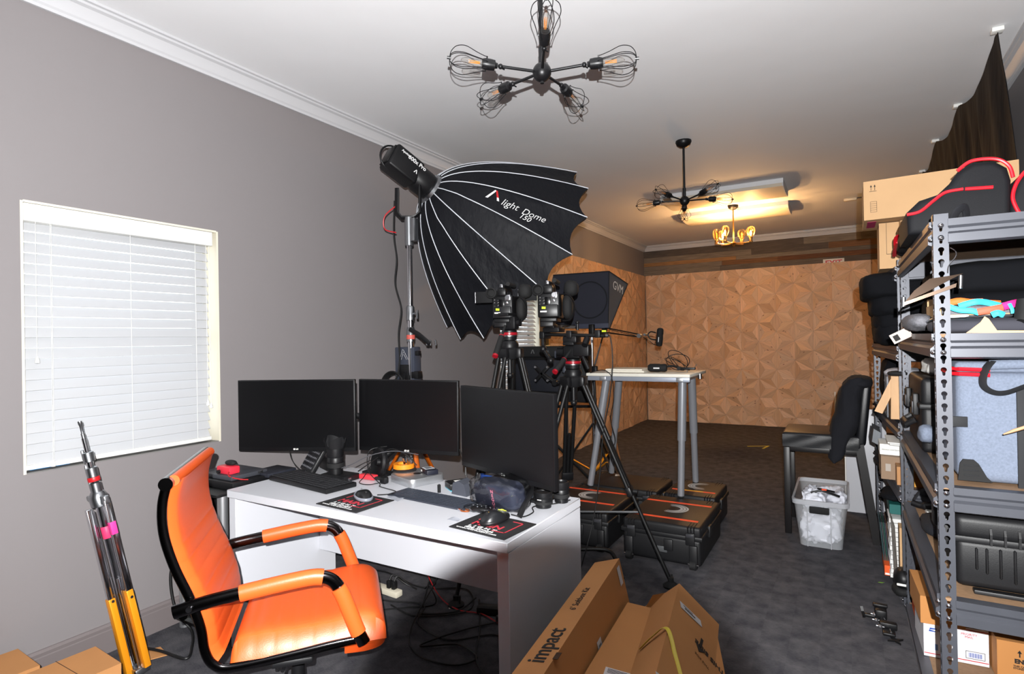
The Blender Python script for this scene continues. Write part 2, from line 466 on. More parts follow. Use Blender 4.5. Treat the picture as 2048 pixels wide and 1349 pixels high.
# white slatted blinds
M_slat = mat('white_blind_slat', (192, 193, 196), .5)
nn = M_slat.node_tree.nodes; ll = M_slat.node_tree.links
tr = nn.new('ShaderNodeBsdfTranslucent'); tr.inputs['Color'].default_value = (.9, .92, .95, 1)
mixs = nn.new('ShaderNodeMixShader'); mixs.inputs[0].default_value = .10
ll.new(nn['Principled BSDF'].outputs[0], mixs.inputs[1]); ll.new(tr.outputs[0], mixs.inputs[2]); ll.new(mixs.outputs[0], nn['Material Output'].inputs['Surface'])
def blind(y0, y1, z0, z1, label, tilt):
    t = thing('window_blind', label, 'blind', (XL - .05, (y0 + y1) / 2, z0), 0, 'white slatted blinds in the windows')
    x = XL - .045
    part('headrail', MB().rbox((x + .012, (y0 + y1) / 2 - .01, z1 - .045), (.07, y1 - y0 - .035, .075), .004), M_whiteplastic, t, local=False)
    mb = MB(); n = 23; top = z1 - .098; bot = z0 + .05
    for i in range(n):
        z = top + (bot - top) * i / (n - 1)
        R = TR(x, 0, z, 0, 0, tilt)
        mb.rbox((0, (y0 + y1) / 2 - .012, 0), (.051, y1 - y0 - .045, .003), .001, 1, R)
    part('slats', mb, M_slat, t, local=False, sm=30)
    part('bottom_rail', MB().rbox((x, (y0 + y1) / 2 - .012, z0 + .022), (.052, y1 - y0 - .045, .02), .004), M_whiteplastic, t, local=False)
    for f in (.13, .5, .87):
        y = y0 + (y1 - y0) * f
        part('ladder_cord', MB().cyl((x + .024, y, z0 + .03), (x + .024, y, z1 - .07), .0012, n=6), M_whiteplastic, t, local=False)
    for f, zz in ((.06, z0 + .46), (.12, z0 + .012), (.93, z0 + .2), (.95, z0 + .185)):
        y = y0 + (y1 - y0) * f
        c = part('pull_cord', MB().cyl((x + .036, y, zz + .02), (x + .036, y, z1 - .07), .001, n=6), M_whiteplastic, t, local=False)
        part('tassel', MB().lathe([(0, 0), (.009, .002), (.008, .014), (.004, .028), (0, .03)], 12, TR(x + .036, y, zz)), M_whiteplastic, c, local=False)
    return t
blind(*WIN[0], 'white slatted blind lowered over the bright window nearest the orange chair', rad(60))
blind(*WIN[1], 'white slatted blind in the far window behind the tripods', rad(48))

# crown moulding, baseboard
def crown(name, p0, p1, inward, prof, m=M_trim):
    p0, p1, inw = Vector(p0), Vector(p1), Vector(inward)
    mb = MB(); n = len(prof)
    vs = [p + inw * a + Vector((0, 0, b)) for p in (p0, p1) for a, b in prof]
    fs = [(i, (i + 1) % n, n + (i + 1) % n, n + i) for i in range(n)] + [tuple(range(n)), tuple(range(n, 2 * n))[::-1]]
    if (p1 - p0).cross(inw).z < 0: fs = [f[::-1] for f in fs]
    mb.add(vs, fs); return struct(name, mb, m, sm=25)
CP = [(0, 0), (0, -.095), (.012, -.095), (.014, -.082), (.022, -.074), (.03, -.05), (.045, -.03), (.062, -.024), (.064, -.014), (.078, -.012), (.078, 0)]
crown('trim_1', (XL, YF, H), (XL, YB, H), (1, 0, 0), CP)
crown('trim_2', (XL + .02, YB, H), (XR, YB, H), (0, -1, 0), CP)
crown('trim_3', (XR, YF, H), (XR, YB, H), (-1, 0, 0), CP)
M_base = mat('taupe_gloss_baseboard', (116, 108, 108), .35)
crown('baseboard_left', (XL, YF, 0), (XL, 5.85, 0), (1, 0, 0), [(0, 0), (.016, 0), (.016, .10), (.012, .104), (.013, .118), (.006, .128), (0, .13)], M_base)

# faceted wood panelling: triangular lattice, every triangle split in three pieces around a raised or sunk centre
def clip(poly, f):
    out = []
    for i in range(len(poly)):
        a, b = poly[i], poly[(i + 1) % len(poly)]; fa, fb = f(a), f(b)
        if fa >= 0: out.append(a)
        if fa * fb < 0:
            t = fa / (fa - fb); out.append(tuple(a[k] + (b[k] - a[k]) * t for k in range(len(a))))
    return out
def wood_panel(name, org, U, Nn, wid, hei, s, seed, base, sparse=0):
    rnd = random.Random(seed); U = Vector(U); Nn = Vector(Nn); org = Vector(org)
    mb = MB(); tint = []; uvs = []
    cw = s * math.sqrt(3) / 2
    def P(i, j): return (i * cw, j * s + (s / 2 if i % 2 else 0), 0.0)
    tris = []
    for i in range(-1, int(wid / cw) + 2):
        for j in range(-2, int(hei / s) + 2):
            a, b = P(i, j), P(i, j + 1)
            if i % 2 == 0: tris += [(a, b, P(i + 1, j)), (b, P(i + 1, j), P(i + 1, j + 1))]
            else: tris += [(a, b, P(i + 1, j + 1)), (a, P(i + 1, j), P(i + 1, j + 1))]
    for t in tris:
        hc = rnd.choice((.020, .014, -.012, -.004, .017, .006))
        g = (sum(p[0] for p in t) / 3, sum(p[1] for p in t) / 3, hc)
        for k in range(3):
            a, b = t[k], t[(k + 1) % 3]
            h0 = rnd.uniform(-.001, .001)
            poly = [(a[0], a[1], h0), (b[0], b[1], h0), (g[0], g[1], hc + h0)]
            # edge slits: pull pieces slightly in
            m_ = tuple(sum(p[q] for p in poly) / 3 for q in range(3))
            poly = [tuple(p[q] + (m_[q] - p[q]) * .012 for q in range(3)) for p in poly]
            for f in (lambda p: p[0], lambda p: wid - p[0], lambda p: p[1], lambda p: hei - p[1]):
                poly = clip(poly, f)
                if len(poly) < 3: break
            if len(poly) < 3: continue
            w = [org + U * p[0] + Vector((0, 0, p[1])) + Nn * (p[2] + .014) for p in poly]
            if (w[1] - w[0]).cross(w[2] - w[0]).dot(Nn) < 0: w = w[::-1]; poly = poly[::-1]
            mb.add(w, [tuple(range(len(w)))])
            v = rnd.uniform(.84, 1.12); wv = rnd.uniform(-.05, .05)
            tint.append((base[0] * v * (1 + wv), base[1] * v, base[2] * v * (1 - wv)))
            ex = Vector((b[0] - a[0], b[1] - a[1])).normalized(); off = (rnd.uniform(0, 50), rnd.uniform(0, 50))
            uvs.append([(off[0] + p[0] * ex.x + p[1] * ex.y, off[1] - p[0] * ex.y + p[1] * ex.x) for p in poly])
    mb.tint = tint
    me_o = part(name, mb, M_pine, None, sm=0)
    uvl = me_o.data.uv_layers.new(name='grain'); k = 0
    for u in uvs:
        for q in u: uvl.data[k].uv = q; k += 1
    me_o['kind'] = 'structure'
    return me_o
def pine_material():
    m = bpy.data.materials.new('knotty_pine'); m.use_nodes = True
    n = m.node_tree.nodes; l = m.node_tree.links; b = n['Principled BSDF']; b.inputs['Roughness'].default_value = .5
    uv = n.new('ShaderNodeUVMap'); uv.uv_map = 'grain'
    mp = n.new('ShaderNodeMapping'); mp.inputs['Scale'].default_value = (3, 40, 1); l.new(uv.outputs[0], mp.inputs['Vector'])
    nz = n.new('ShaderNodeTexNoise'); nz.inputs['Scale'].default_value = 1.6; nz.inputs['Detail'].default_value = 4; l.new(mp.outputs[0], nz.inputs['Vector'])
    mr = n.new('ShaderNodeMapRange'); mr.inputs['From Min'].default_value = .3; mr.inputs['From Max'].default_value = .7
    mr.inputs['To Min'].default_value = .86; mr.inputs['To Max'].default_value = 1.1; l.new(nz.outputs['Fac'], mr.inputs['Value'])
    at = n.new('ShaderNodeAttribute'); at.attribute_name = 'tint'
    sc = n.new('ShaderNodeVectorMath'); sc.operation = 'SCALE'; l.new(at.outputs['Color'], sc.inputs[0]); l.new(mr.outputs['Result'], sc.inputs['Scale'])
    mp2 = n.new('ShaderNodeMapping'); mp2.inputs['Scale'].default_value = (8, 16, 1); l.new(uv.outputs[0], mp2.inputs['Vector'])
    vo = n.new('ShaderNodeTexVoronoi'); vo.inputs['Scale'].default_value = 1.0; l.new(mp2.outputs[0], vo.inputs['Vector'])
    kr = n.new('ShaderNodeMapRange'); kr.inputs['From Min'].default_value = .07; kr.inputs['From Max'].default_value = .15; kr.inputs['To Min'].default_value = .75; kr.inputs['To Max'].default_value = 0
    l.new(vo.outputs['Distance'], kr.inputs['Value'])
    mx = n.new('ShaderNodeMix'); mx.data_type = 'RGBA'; l.new(kr.outputs['Result'], mx.inputs['Factor']); l.new(sc.outputs[0], mx.inputs['A']); mx.inputs['B'].default_value = (*lin((96, 52, 30)), 1)
    l.new(mx.outputs['Result'], b.inputs['Base Color'])
    return m
M_pine = pine_material()
PB = lin((212, 172, 136))
wood_panel('trim_4', (XL + .035, YB - .036, 0), (1, 0, 0), (0, -1, 0), XR - XL - .035, 2.443, .29, 3, PB)
wood_panel('trim_5', (XL + .002, 5.85, 0), (0, 1, 0), (1, 0, 0), YB - 5.85 - .01, 2.443, .29, 5, PB)
struct('trim_6', MB().bx(XL, XL + .04, 5.82, 5.85, 0, 2.443), mat('pine_edge', (226, 190, 128), .5, var=(20, .1), stretch=(1, 1, .2)))

# reclaimed planks above the panelling
rnd = random.Random(11); mb = MB(); tint = []
rows = [(2.443, 2.53), (2.53, 2.60), (2.60, 2.66), (2.66, 2.75), (2.75, 2.86)]
pal = [(84, 74, 66), (96, 86, 76), (112, 78, 50), (70, 44, 30), (120, 108, 94), (98, 62, 38)]
for r, (z0, z1) in enumerate(rows):
    x = XL
    while x < XR:
        x2 = min(XR, x + rnd.uniform(.7, 1.9)); c = pal[rnd.randrange(6)] if r not in (0, 4) else pal[rnd.choice((0, 1, 4))]
        if r == 2 and x < -2.2: c = (150, 110, 70)
        d = rnd.uniform(.016, .026)
        mb.bx(x + .001, x2 - .001, YB - d, YB, z0 + .001, z1 - .001); tint += [lin(c)] * 6; x = x2
mb.tint = tint
struct('trim_7', mb, mat('reclaimed_barn_wood', (90, 70, 55), .8, attr=True, var=(14, .35), stretch=(.35, 1, 6), bump=(40, .4)))

# exit sign partly behind the panelling
t = thing('exit_sign', 'white exit sign with red letters, half hidden behind the top of the wood panelling', 'sign', (-.12, YB - .029, 2.40))
part('sign_plate', MB().rbox((-.125, YB - .030, 2.437), (.27, .005, .125), .012), mat('sign_white', (225, 222, 214), .4), t, local=False)
text('sign_lettering', 'EXIT', .105, axes((-.125, YB - .0332, 2.437), (1, 0, 0), (0, 0, 1), (0, -1, 0)), M_red, t, bold=.003)
# ------------------------------------------------------------------ lamps
M_bulb = thin_glass('clear_bulb_glass', (.97, .96, .94), .10)
M_fil = mat('brass_filament', (235, 150, 60), .4, metal=.3)
M_lampblack = mat('black_lamp_metal', (22, 22, 24), .38, metal=.3)
M_brass = mat('aged_brass', (150, 112, 60), .3, metal=.9)
def cage(mb, L, rmax, n, r, r0=.022, end=.0):
    """wire cage along local z, from 0 to L"""
    for k in range(n):
        a = 2 * pi * k / n
        pr = [(r0, 0), (r0 * 1.05, .012), (rmax * .72, L * .3), (rmax * .97, L * .55), (rmax, L * .70), (rmax * .86, L * .86), (rmax * .5, L * .97), (.006, L)]
        mb.tube(curve([(q * cos(a), q * sin(a), z) for q, z in pr], 4), r, 5)
def chandelier(label, hub, arms, gname):
    t = thing('caged_chandelier', label, 'chandelier', hub, 0, gname)
    hx, hy, hz = hub
    part('ceiling_canopy', MB().lathe([(0, 2.95 - hz), (.06, 2.95 - hz), (.062, 2.94 - hz), (.052, 2.915 - hz), (.03, 2.9 - hz), (.012, 2.895 - hz), (0, 2.895 - hz)][::-1], 28), M_lampblack, t)
    part('stem', MB().cyl((0, 0, .03), (0, 0, 2.90 - hz), .0085, n=12).cyl((0, 0, .03), (0, 0, .10), .012, n=12), M_lampblack, t)
    part('hub', MB().sph((0, 0, 0), .038, 28).cyl((0, 0, -.045), (0, 0, -.03), .008, n=10), M_lampblack, t)
    for az, el, twist in arms:
        a, e = rad(az), rad(el)
        d0 = V(cos(a), sin(a), .0 + .06)
        d = V(cos(a) * cos(e), sin(a) * cos(e), sin(e))
        p1 = d0.normalized() * .17
        arm = part('arm', MB().cyl(d0.normalized() * .03, p1, .006, n=10).sph(p1, .0105, 12).cyl(p1 + V(0, 0, -.004), p1 + V(.006, .02, -.006), .003, n=6), M_lampblack, t)
        F = frame(p1 + d * .012, d)
        sk = MB().lathe([(0, 0), (.01, .0), (.012, .008), (.02, .012), (.0215, .03), (.0215, .05), (.018, .062), (0, .062)], 20, F)
        for k in range(6):
            q = 2 * pi * k / 6
            sk.cyl(F @ V(.020 * cos(q), .020 * sin(q), .045), F @ V(.029 * cos(q), .029 * sin(q), .045), .0028, n=6)
        part('socket', sk, M_lampblack, t)
        c = MB(); cage(c, .145, .052, 6, .0016, .027)
        c.cyl((0, 0, .14), (0, 0, .155), .006, n=8); c.v = [F @ (v + V(0, 0, .045)) for v in c.v]
        part('cage', c, M_lampblack, t)
        b = part('bulb', MB().lathe([(.0, .058), (.011, .058), (.0125, .07), (.0135, .10), (.0125, .128), (.008, .142), (0, .147)], 16, F), M_bulb, t)
        fm = MB()
        for k in range(5):
            q = 2 * pi * k / 5
            fm.cyl(F @ V(.004 * cos(q), .004 * sin(q), .07), F @ V(.0055 * cos(q + .5), .0055 * sin(q + .5), .115), .0009, n=4)
        part('filament', fm, M_fil, b)
    return t
chandelier('large black caged five-arm chandelier nearest the camera, above the desk, bulbs unlit', (-1.035, 2.052, 2.475),
           [(18, 0, 0), (88, -6, 0), (164, 0, 0), (222, 5, 0), (300, 22, 0)], 'black caged chandeliers')
chandelier('smaller looking black caged chandelier further back, in front of the long ceiling fixtures', (-1.077, 4.595, 2.474),
           [(28, -2, 0), (104, -24, 0), (190, -4, 0), (250, 6, 0), (322, 8, 0)], 'black caged chandeliers')

# brass lamp with four upright caged bulbs, three of them lit
M_glow = mat('glowing_bulb', (255, 205, 130), .4, emis=((255, 190, 105), 38))
M_amber = thin_glass('amber_bulb_glass', (1, .86, .62), .10)
hx, hy, hz = -1.122, 7.189, 2.50
t = thing('brass_chandelier', 'brass chandelier with upright caged bulbs glowing warm near the far wall', 'chandelier', (hx, hy, hz))
part('ceiling_canopy', MB().lathe([(0, .395), (.012, .395), (.03, .40), (.055, .42), (.062, .445), (.062, .45), (0, .45)], 28), M_lampblack, t)
part('stem', MB().cyl((0, 0, .02), (0, 0, .40), .008, n=12), M_brass, t)
part('hub', MB().lathe([(0, -.04), (.01, -.035), (.018, -.01), (.03, 0), (.02, .015), (0, .025)], 24), M_brass, t)
for k, (az, lit) in enumerate(((12, 1), (140, 1), (186, 0), (250, 1), (70, 0))):
    a = rad(az); d = V(cos(a), sin(a), 0); R_ = .19
    part('arm', MB().tube(curve([(0, 0, 0), d * .09 + V(0, 0, -.004), d * R_ * .96 + V(0, 0, .004), d * R_ + V(0, 0, .02)], 5), .006, 8), M_brass, t)
    F = TR(*(d * R_), 0)
    part('socket', MB().lathe([(0, .0), (.02, .002), (.022, .012), (.014, .02), (.017, .03), (.017, .06), (0, .06)], 18, F), M_brass, t)
    c = MB(); cage(c, .135, .046, 8, .0013, .018); c.v = [F @ (v + V(0, 0, .05)) for v in c.v]
    part('cage', c, M_brass, t)
    b = part('bulb', MB().lathe([(.010, .055), (.014, .075), (.024, .11), (.025, .135), (.016, .16), (0, .168)], 16, F), M_amber, t)
    part('filament', MB().lathe([(0, .07), (.006, .075), (.008, .10), (.007, .13), (0, .14)], 10, F), M_glow if lit else M_fil, b)
    if lit:
        l_ = light('bulb_light', 'POINT', V(hx, hy, hz) + d * R_ + V(0, 0, .118), BULB_W, (1.0, .62, .32), shadow_soft_size=.014)

# long ceiling fixtures, unlit
M_fixt = mat('white_fixture_enamel', (222, 222, 224), .45)
M_diff = mat('ivory_diffuser', (228, 218, 200), .5)
def fixture(x0, x1, y0, y1, label):
    yc, hw = (y0 + y1) / 2, (y1 - y0) / 2
    t = thing('ceiling_light_fixture', label, 'ceiling light', ((x0 + x1) / 2, yc, 2.87), 0, 'unlit box ceiling fixtures')
    part('housing', MB().bx(x0, x1, y0, y1, 2.905, 2.95), M_fixt, t, local=False, sm=0)
    prof = [(-hw + .005, 2.905), (-hw + .03, 2.880), (-hw * .5, 2.868), (0, 2.864), (hw * .5, 2.868), (hw - .03, 2.880), (hw - .005, 2.905)]
    mb = MB(); n = len(prof)
    for x in (x0 + .012, x1 - .012): mb.add([(x, yc + a, b) for a, b in prof], [])
    mb.f += [[i, i + 1, n + i + 1, n + i] for i in range(n - 1)]; mb.m += [0] * (n - 1)
    part('diffuser', mb, M_diff, t, local=False, sm=20)
    for x in (x0 + .001, x1 - .013):
        part('end_cap', MB().prism([(a, b) for a, b in prof], .012, axes((x, yc, 0), (0, 1, 0), (0, 0, 1), (1, 0, 0))), M_fixt, t, local=False, sm=0)
fixture(-1.72, -.50, 6.22, 6.80, 'unlit white ceiling fixture in front of the brass chandelier, the nearer of the two')
fixture(-1.76, -.54, 7.30, 7.84, 'unlit white ceiling fixture beyond the brass chandelier stem, nearer the far wall')
t = thing('smoke_detector', 'small cream sensor bar fixed to the ceiling near the stacked cartons', 'detector', (.08, 7.6, 2.93))
part('sensor_body', MB().rbox((.08, 7.6, 2.935), (.13, .05, .03), .01), mat('cream_plastic', (226, 210, 180), .5), t, local=False)
part('bracket', MB().bx(.145, .27, 7.595, 7.61, 2.94, 2.95), M_steel, t, local=False)

# ------------------------------------------------------------------ desk
DX0, DX1, DY0, DY1, DZ = -2.479, -.972, 1.611, 2.212, .73
t = thing('desk', 'white laminate office desk with three monitors on it', 'desk', ((DX0 + DX1) / 2, 1.9, 0))
part('tabletop', MB().rbox(((DX0 + DX1) / 2, (DY0 + DY1) / 2, DZ - .0175), (DX1 - DX0, DY1 - DY0, .035), .002, 1), M_white, t, local=False)
part('side_panel', MB().rbox((DX1 - .024, (DY0 + DY1) / 2 + .004, .3475), (.046, DY1 - DY0 - .012, .692), .0015, 1), M_white, t, local=False)
part('side_panel', MB().rbox((DX0 + .024, (DY0 + DY1) / 2 + .004, .3475), (.046, DY1 - DY0 - .012, .692), .0015, 1), M_white, t, local=False)
part('modesty_panel', MB().rbox((-1.7255, 2.11, .50), (1.41, .018, .39), .001, 1), M_white, t, local=False)

# ------------------------------------------------------------------ monitors
M_screen = mat('dark_screen', (8, 8, 10), .36, spec=.35)
M_bezel = mat('black_bezel', (14, 14, 16), .4, spec=.35)
def monitor(label, pL, pR, z0, z1, roll=0.0):
    """pL, pR: ground positions of the front face's ends"""
    a, b = V(*pL, 0), V(*pR, 0); u = (b - a).normalized(); nrm = V(u.y, -u.x, 0)
    w = (b - a).length; c = (a + b) / 2
    M = axes((c.x, c.y, (z0 + z1) / 2), u, -nrm, (0, 0, 1)) @ Matrix.Rotation(roll, 4, 'Y')
    h = z1 - z0
    t = thing('computer_monitor', label, 'monitor', M=M, group='three black computer monitors on the desk')
    part('housing', MB().rbox((0, .011, 0), (w, .022, h), .003).rbox((0, .035, -.01), (w * .62, .03, h * .55), .01), M_bezel, t)
    part('screen', MB().bx(-w / 2 + .006, w / 2 - .006, -.0006, .001, -h / 2 + .020, h / 2 - .006), M_screen, t, sm=0)
    text('logo', 'LG', .011, M @ axes((.004, -.0012, -h / 2 + .011), (1, 0, 0), (0, 0, 1), (0, -1, 0)), M_paper, t, bold=.0004)
    part('logo_mark', MB().cyl((-.011, -.0014, -h / 2 + .011), (-.011, .0, -h / 2 + .011), .0048, n=14), M_paper, t)
    return t, M, nrm
m1 = monitor('black computer monitor at the end of the desk nearest the window', (-2.725, 1.840), (-2.150, 2.095), .848, 1.214)
m2 = monitor('black computer monitor in the middle, in front of the chrome light stand', (-2.172, 2.143), (-1.63, 2.262), .842, 1.208, 0.012)
m3 = monitor('black computer monitor closest to the cardboard boxes, turned inward', (-1.518, 2.128), (-.935, 1.898), .832, 1.196)
# two-arm stand holding the first two monitors
t = thing('dual_monitor_mount', 'black double monitor arm clamped to the desk behind two monitors', 'monitor arm', (-2.06, 2.17, .73))
part('base', MB().rbox((-2.06, 2.165, .737), (.17, .07, .014), .004), M_black, t, local=False)
part('post', MB().cyl((-2.06, 2.17, .74), (-2.06, 2.17, .82), .02, n=20), M_black, t, local=False)
for s_, (tx, ty) in ((-1, (-2.40, 2.055)), (1, (-1.90, 2.245))):
    part('lower_arm', MB().tube([(-2.06, 2.17, .80), (-2.06 + s_ * .03, 2.22, .835), (-2.06 + s_ * .06, 2.315, .90)], .019, 12), M_black, t, local=False)
    part('upper_arm', MB().tube([(-2.06 + s_ * .06, 2.315, .90), ((-2.06 + tx) / 2, 2.32, .98), (tx - .03, ty + .13, 1.03)], .017, 10), M_black, t, local=False)
    part('mounting_plate', MB().rbox((0, 0, 0), (.1, .012, .1), .003, M=TR(tx - .03, ty + .115, 1.03, rad(24 if s_ < 0 else 12))), M_black, t, local=False)
# stand of the third monitor
t = thing('monitor_stand', 'grey neck and foot standing under the turned-in monitor', 'monitor stand', (-1.16, 2.12, .73))
part('neck', MB().rbox((0, 0, .12), (.055, .03, .26), .01, M=TR(-1.158, 2.085, .74, rad(-22), rad(-8))), mat('grey_plastic', (74, 78, 88), .4), t, local=False)
part('foot', MB().rbox((-1.155, 2.11, .737), (.2, .12, .012), .005), M_black, t, local=False)

# ------------------------------------------------------------------ things on the desk
def keyboard(label, c, rz, w, d, th, m, mkey, flat=False, nx=21, pitch=.0205):
    M = TR(*c, rz)
    t = thing('keyboard', label, 'keyboard', M=M, group='computer keyboards on the desk')
    part('case', MB().rbox((0, 0, th / 2), (w, d, th), .004 if not flat else .002), m, t)
    rows = 6
    k = MB()
    kx = (w - .02) / nx; ky = (d - (.022 if not flat else .01)) / rows
    for r in range(rows):
        y = d / 2 - (.014 if not flat else .006) - ky * (r + .5)
        i = 0
        while i < nx:
            sp = 1
            if r == 5 and i == 3: sp = 6
            elif i in (0, 13) and r in (2, 3, 4): sp = 2
            if i == 15 or i == 19 and not flat: pass
            x = -w / 2 + .01 + kx * (i + sp / 2)
            if not (nx == 21 and i in (15,) and r in (3,)):
                k.rbox((x, y, th + .0018), (kx * sp - .0022, ky - .0022, .0045 if not flat else .0018), .0012, 1)
            i += sp
    part('keys', k, mkey, t, sm=0)
    return t, M
kb, M = keyboard('thick black wired keyboard with raised keys beside the desk phone keypad', (-2.215, 1.872, DZ), rad(-7), .47, .165, .022, M_black, mat('black_keys', (30, 30, 33), .5))
text('lettering', 'Dell', .01, M @ TR(.19, .074, .0226), mat('grey_print', (150, 150, 155), .5), kb)
keyboard('slim dark slate keyboard in front of the small silver computer', (-1.515, 1.915, DZ), rad(-5), .43, .125, .008, mat('slate_keyboard', (44, 48, 58), .55), mat('slate_keys', (52, 57, 68), .55), flat=True, nx=19)

M_pad = mat('black_mouse_mat', (28, 28, 30), .75, bump=(900, .1))
M_padred = mat('red_mat_print', (196, 52, 66), .7)
M_padwhite = mat('white_mat_print', (226, 226, 226), .7)
def mousepad(label, c, rz, w, d, full=True):
    M = TR(c[0], c[1], DZ, rz)
    t = thing('mouse_pad', label, 'mouse pad', M=M, group='black mouse mats with red print')
    part('pad', MB().rbox((0, 0, .002), (w, d, .004), .002), M_pad, t)
    k = MB(); z = .0042
    def bar(x0, y0, x1, y1): k.bx(min(x0, x1), max(x0, x1), min(y0, y1), max(y0, y1), z, z + .0004)
    x0, x1, y0, y1 = -w * .33, w * .36, -d * .26, d * .36; b = .0055
    bar(x1 - b, y0, x1, y1); bar(w * .17, y1 - b, x1, y1); bar(w * .13, y0, x1, y0 + b); bar(x0, d * .1, x0 + b, y1); bar(x0, y1 - b, -w * .1, y1)
    part('printed_bracket', k, M_padred, t, sm=0)
    text('large_lettering', 'MAIN', .047, M @ TR(-.012, -d * .07, z), M_padred, t, bold=.0012, sx=1.15)
    text('wide_lettering', 'L I G H T', .021, M @ TR(-.012, -d * .235, z), M_padwhite, t, bold=.0006, sx=1.5)
    text('phone_number', '(800) 357-6246', .017, M @ TR(-.012, -d * .33, z), M_padwhite, t, bold=.0004, sx=1.2)
    text('web_address', 'www.MAINLIGHT.com', .015, M @ TR(-.012, -d * .41, z), M_padwhite, t, bold=.0003, sx=1.25)
    return t
mousepad('black mouse mat with red lettering under the grey-rimmed mouse', (-1.783, 1.731), rad(-4), .25, .205)
mousepad('black mouse mat with red lettering at the desk corner under the gaming mouse', (-1.108, 1.738), rad(-6), .25, .195)
def mouse(name, label, c, rz, L_, w, h, m1_, m2_, glow=None):
    M = TR(*c, rz)
    t = thing(name, label, 'mouse', M=M, group='computer mice')
    def top(u, v):
        x = (u - .5) * L_; k = math.sqrt(max(0, 1 - (2 * u - 1) ** 4)); y = (v - .5) * w * (.82 + .18 * cos((u - .35) * 4)) * k
        z = .004 + h * (sin(pi * min(1, .12 + u * .88)) ** .7) * max(0, 1 - (2 * v - 1) ** 4) ** .5 * k
        return (x, y, z)
    part('shell', MB().grid(top, 20, 14, thick=.002), m1_, t, sm=60)
    rim = [(.5 * L_ * cos(a) * .97, .5 * w * sin(a) * (.98 - .1 * cos(a)), .008 + .01 * (.5 + .5 * cos(a))) for a in [2 * pi * i / 28 for i in range(28)]]
    part('side_rim', MB().tube(rim, .0045, 8, closed=True, flat=(1, 1.7)), m2_, t, sm=60)
    part('scroll_wheel', MB().cyl((-L_ * .26, -.004, h * .93), (-L_ * .26, .004, h * .93), .007, n=14), M_rubber, t)
    return t, M
m_, M = mouse('computer_mouse', 'dark mouse with grey curved rim on the mouse mat', (-1.782, 1.775, DZ + .003), rad(155), .118, .066, .037, M_black, mat('grey_rim', (120, 124, 134), .35))
text('lettering', 'DELL', .009, M @ TR(.02, 0, .043, rad(180)), mat('grey_print', (150, 150, 155), .5), m_)
m_, M = mouse('gaming_mouse', 'black gaming mouse with glowing yellow emblem', (-1.115, 1.765, DZ + .003), rad(68), .122, .07, .042, mat('satin_black', (24, 25, 28), .38), M_black)
M_lime = mat('glowing_yellow_emblem', (235, 245, 60), .5, emis=((235, 245, 60), 1.6))
emb = MB()
F_ = M @ TR(.034, 0, .0395, 0, 0, rad(14))
for a in (90, 210, 330):
    q = rad(a + 14)
    pts = [(0, 0), (.006, .004), (.004, .009), (.010, .013), (.003, .016), (-.001, .010), (-.005, .007)]
    emb.prism([(x * cos(q) - y * sin(q), x * sin(q) + y * cos(q)) for x, y in pts], .0012, F_)
part('glowing_emblem', emb, M_lime, m_, local=False, sm=0)
part('glowing_wheel_light', MB().rbox((-.03, 0, .043), (.006, .006, .004), .001), mat('amber_glow', (255, 190, 40), .5, emis=((255, 190, 40), 3)), m_)
solo('mouse_cable', MB().tube(curve([(-1.725, 1.80, .752), (-1.70, 1.86, .745), (-1.74, 1.93, .735), (-1.86, 1.96, .735), (-1.90, 2.0, .735), (-2.0, 2.03, .78), (-2.05, 2.09, .86), (-1.98, 2.14, .88)], 8), .0022, 6), M_wire,
     'thin black cable looping from the mouse to the clutter behind it', 'cable')
solo('mouse_cable', MB().tube(curve([(-1.085, 1.83, .75), (-1.05, 1.86, .738), (-1.04, 1.92, .74), (-1.08, 2.0, .735), (-1.02, 2.08, .735), (-.99, 2.15, .735)], 8), .0024, 6), M_wire,
     'thin black cable curving behind the gaming mouse', 'cable')

# desk phone style keypad
M = TR(-2.405, 2.065, DZ, rad(-22)) @ Matrix.Rotation(rad(0), 4, 'X')
t = thing('keypad_console', 'square black keypad console tilted up behind the keyboard', 'keypad', M=M)
K = Matrix.Translation((0, -.06, .012)) @ Matrix.Rotation(rad(58), 4, 'X')
part('body', MB().rbox((0, .085, -.012), (.175, .17, .024), .006, M=K), M_black, t)
mb = MB()
for i in range(8):
    for j in range(4): mb.rbox((-.066 + i * .0188, .022 + j * .027, .001), (.0165, .022, .005), .002, 1, K)
part('keys', mb, mat('key_caps', (30, 30, 34), .3), t)
mb = MB()
for i in range(8):
    for j in range(4): mb.bx(-.066 + i * .0188 - .001, -.066 + i * .0188 + .003, .018 + j * .027, .026 + j * .027, .0035, .0042, K)
part('key_print', mb, mat('faint_key_print', (150, 150, 156), .5), t, sm=0)
part('foot', MB().rbox((0, .03, .035), (.15, .02, .07), .004, M=TR(0, .02, 0, 0, rad(-18))), M_black, t)
text('lettering', 'X-keys', .017, M @ K @ TR(-.01, .146, .0006), M_paper, t, bold=.0006)

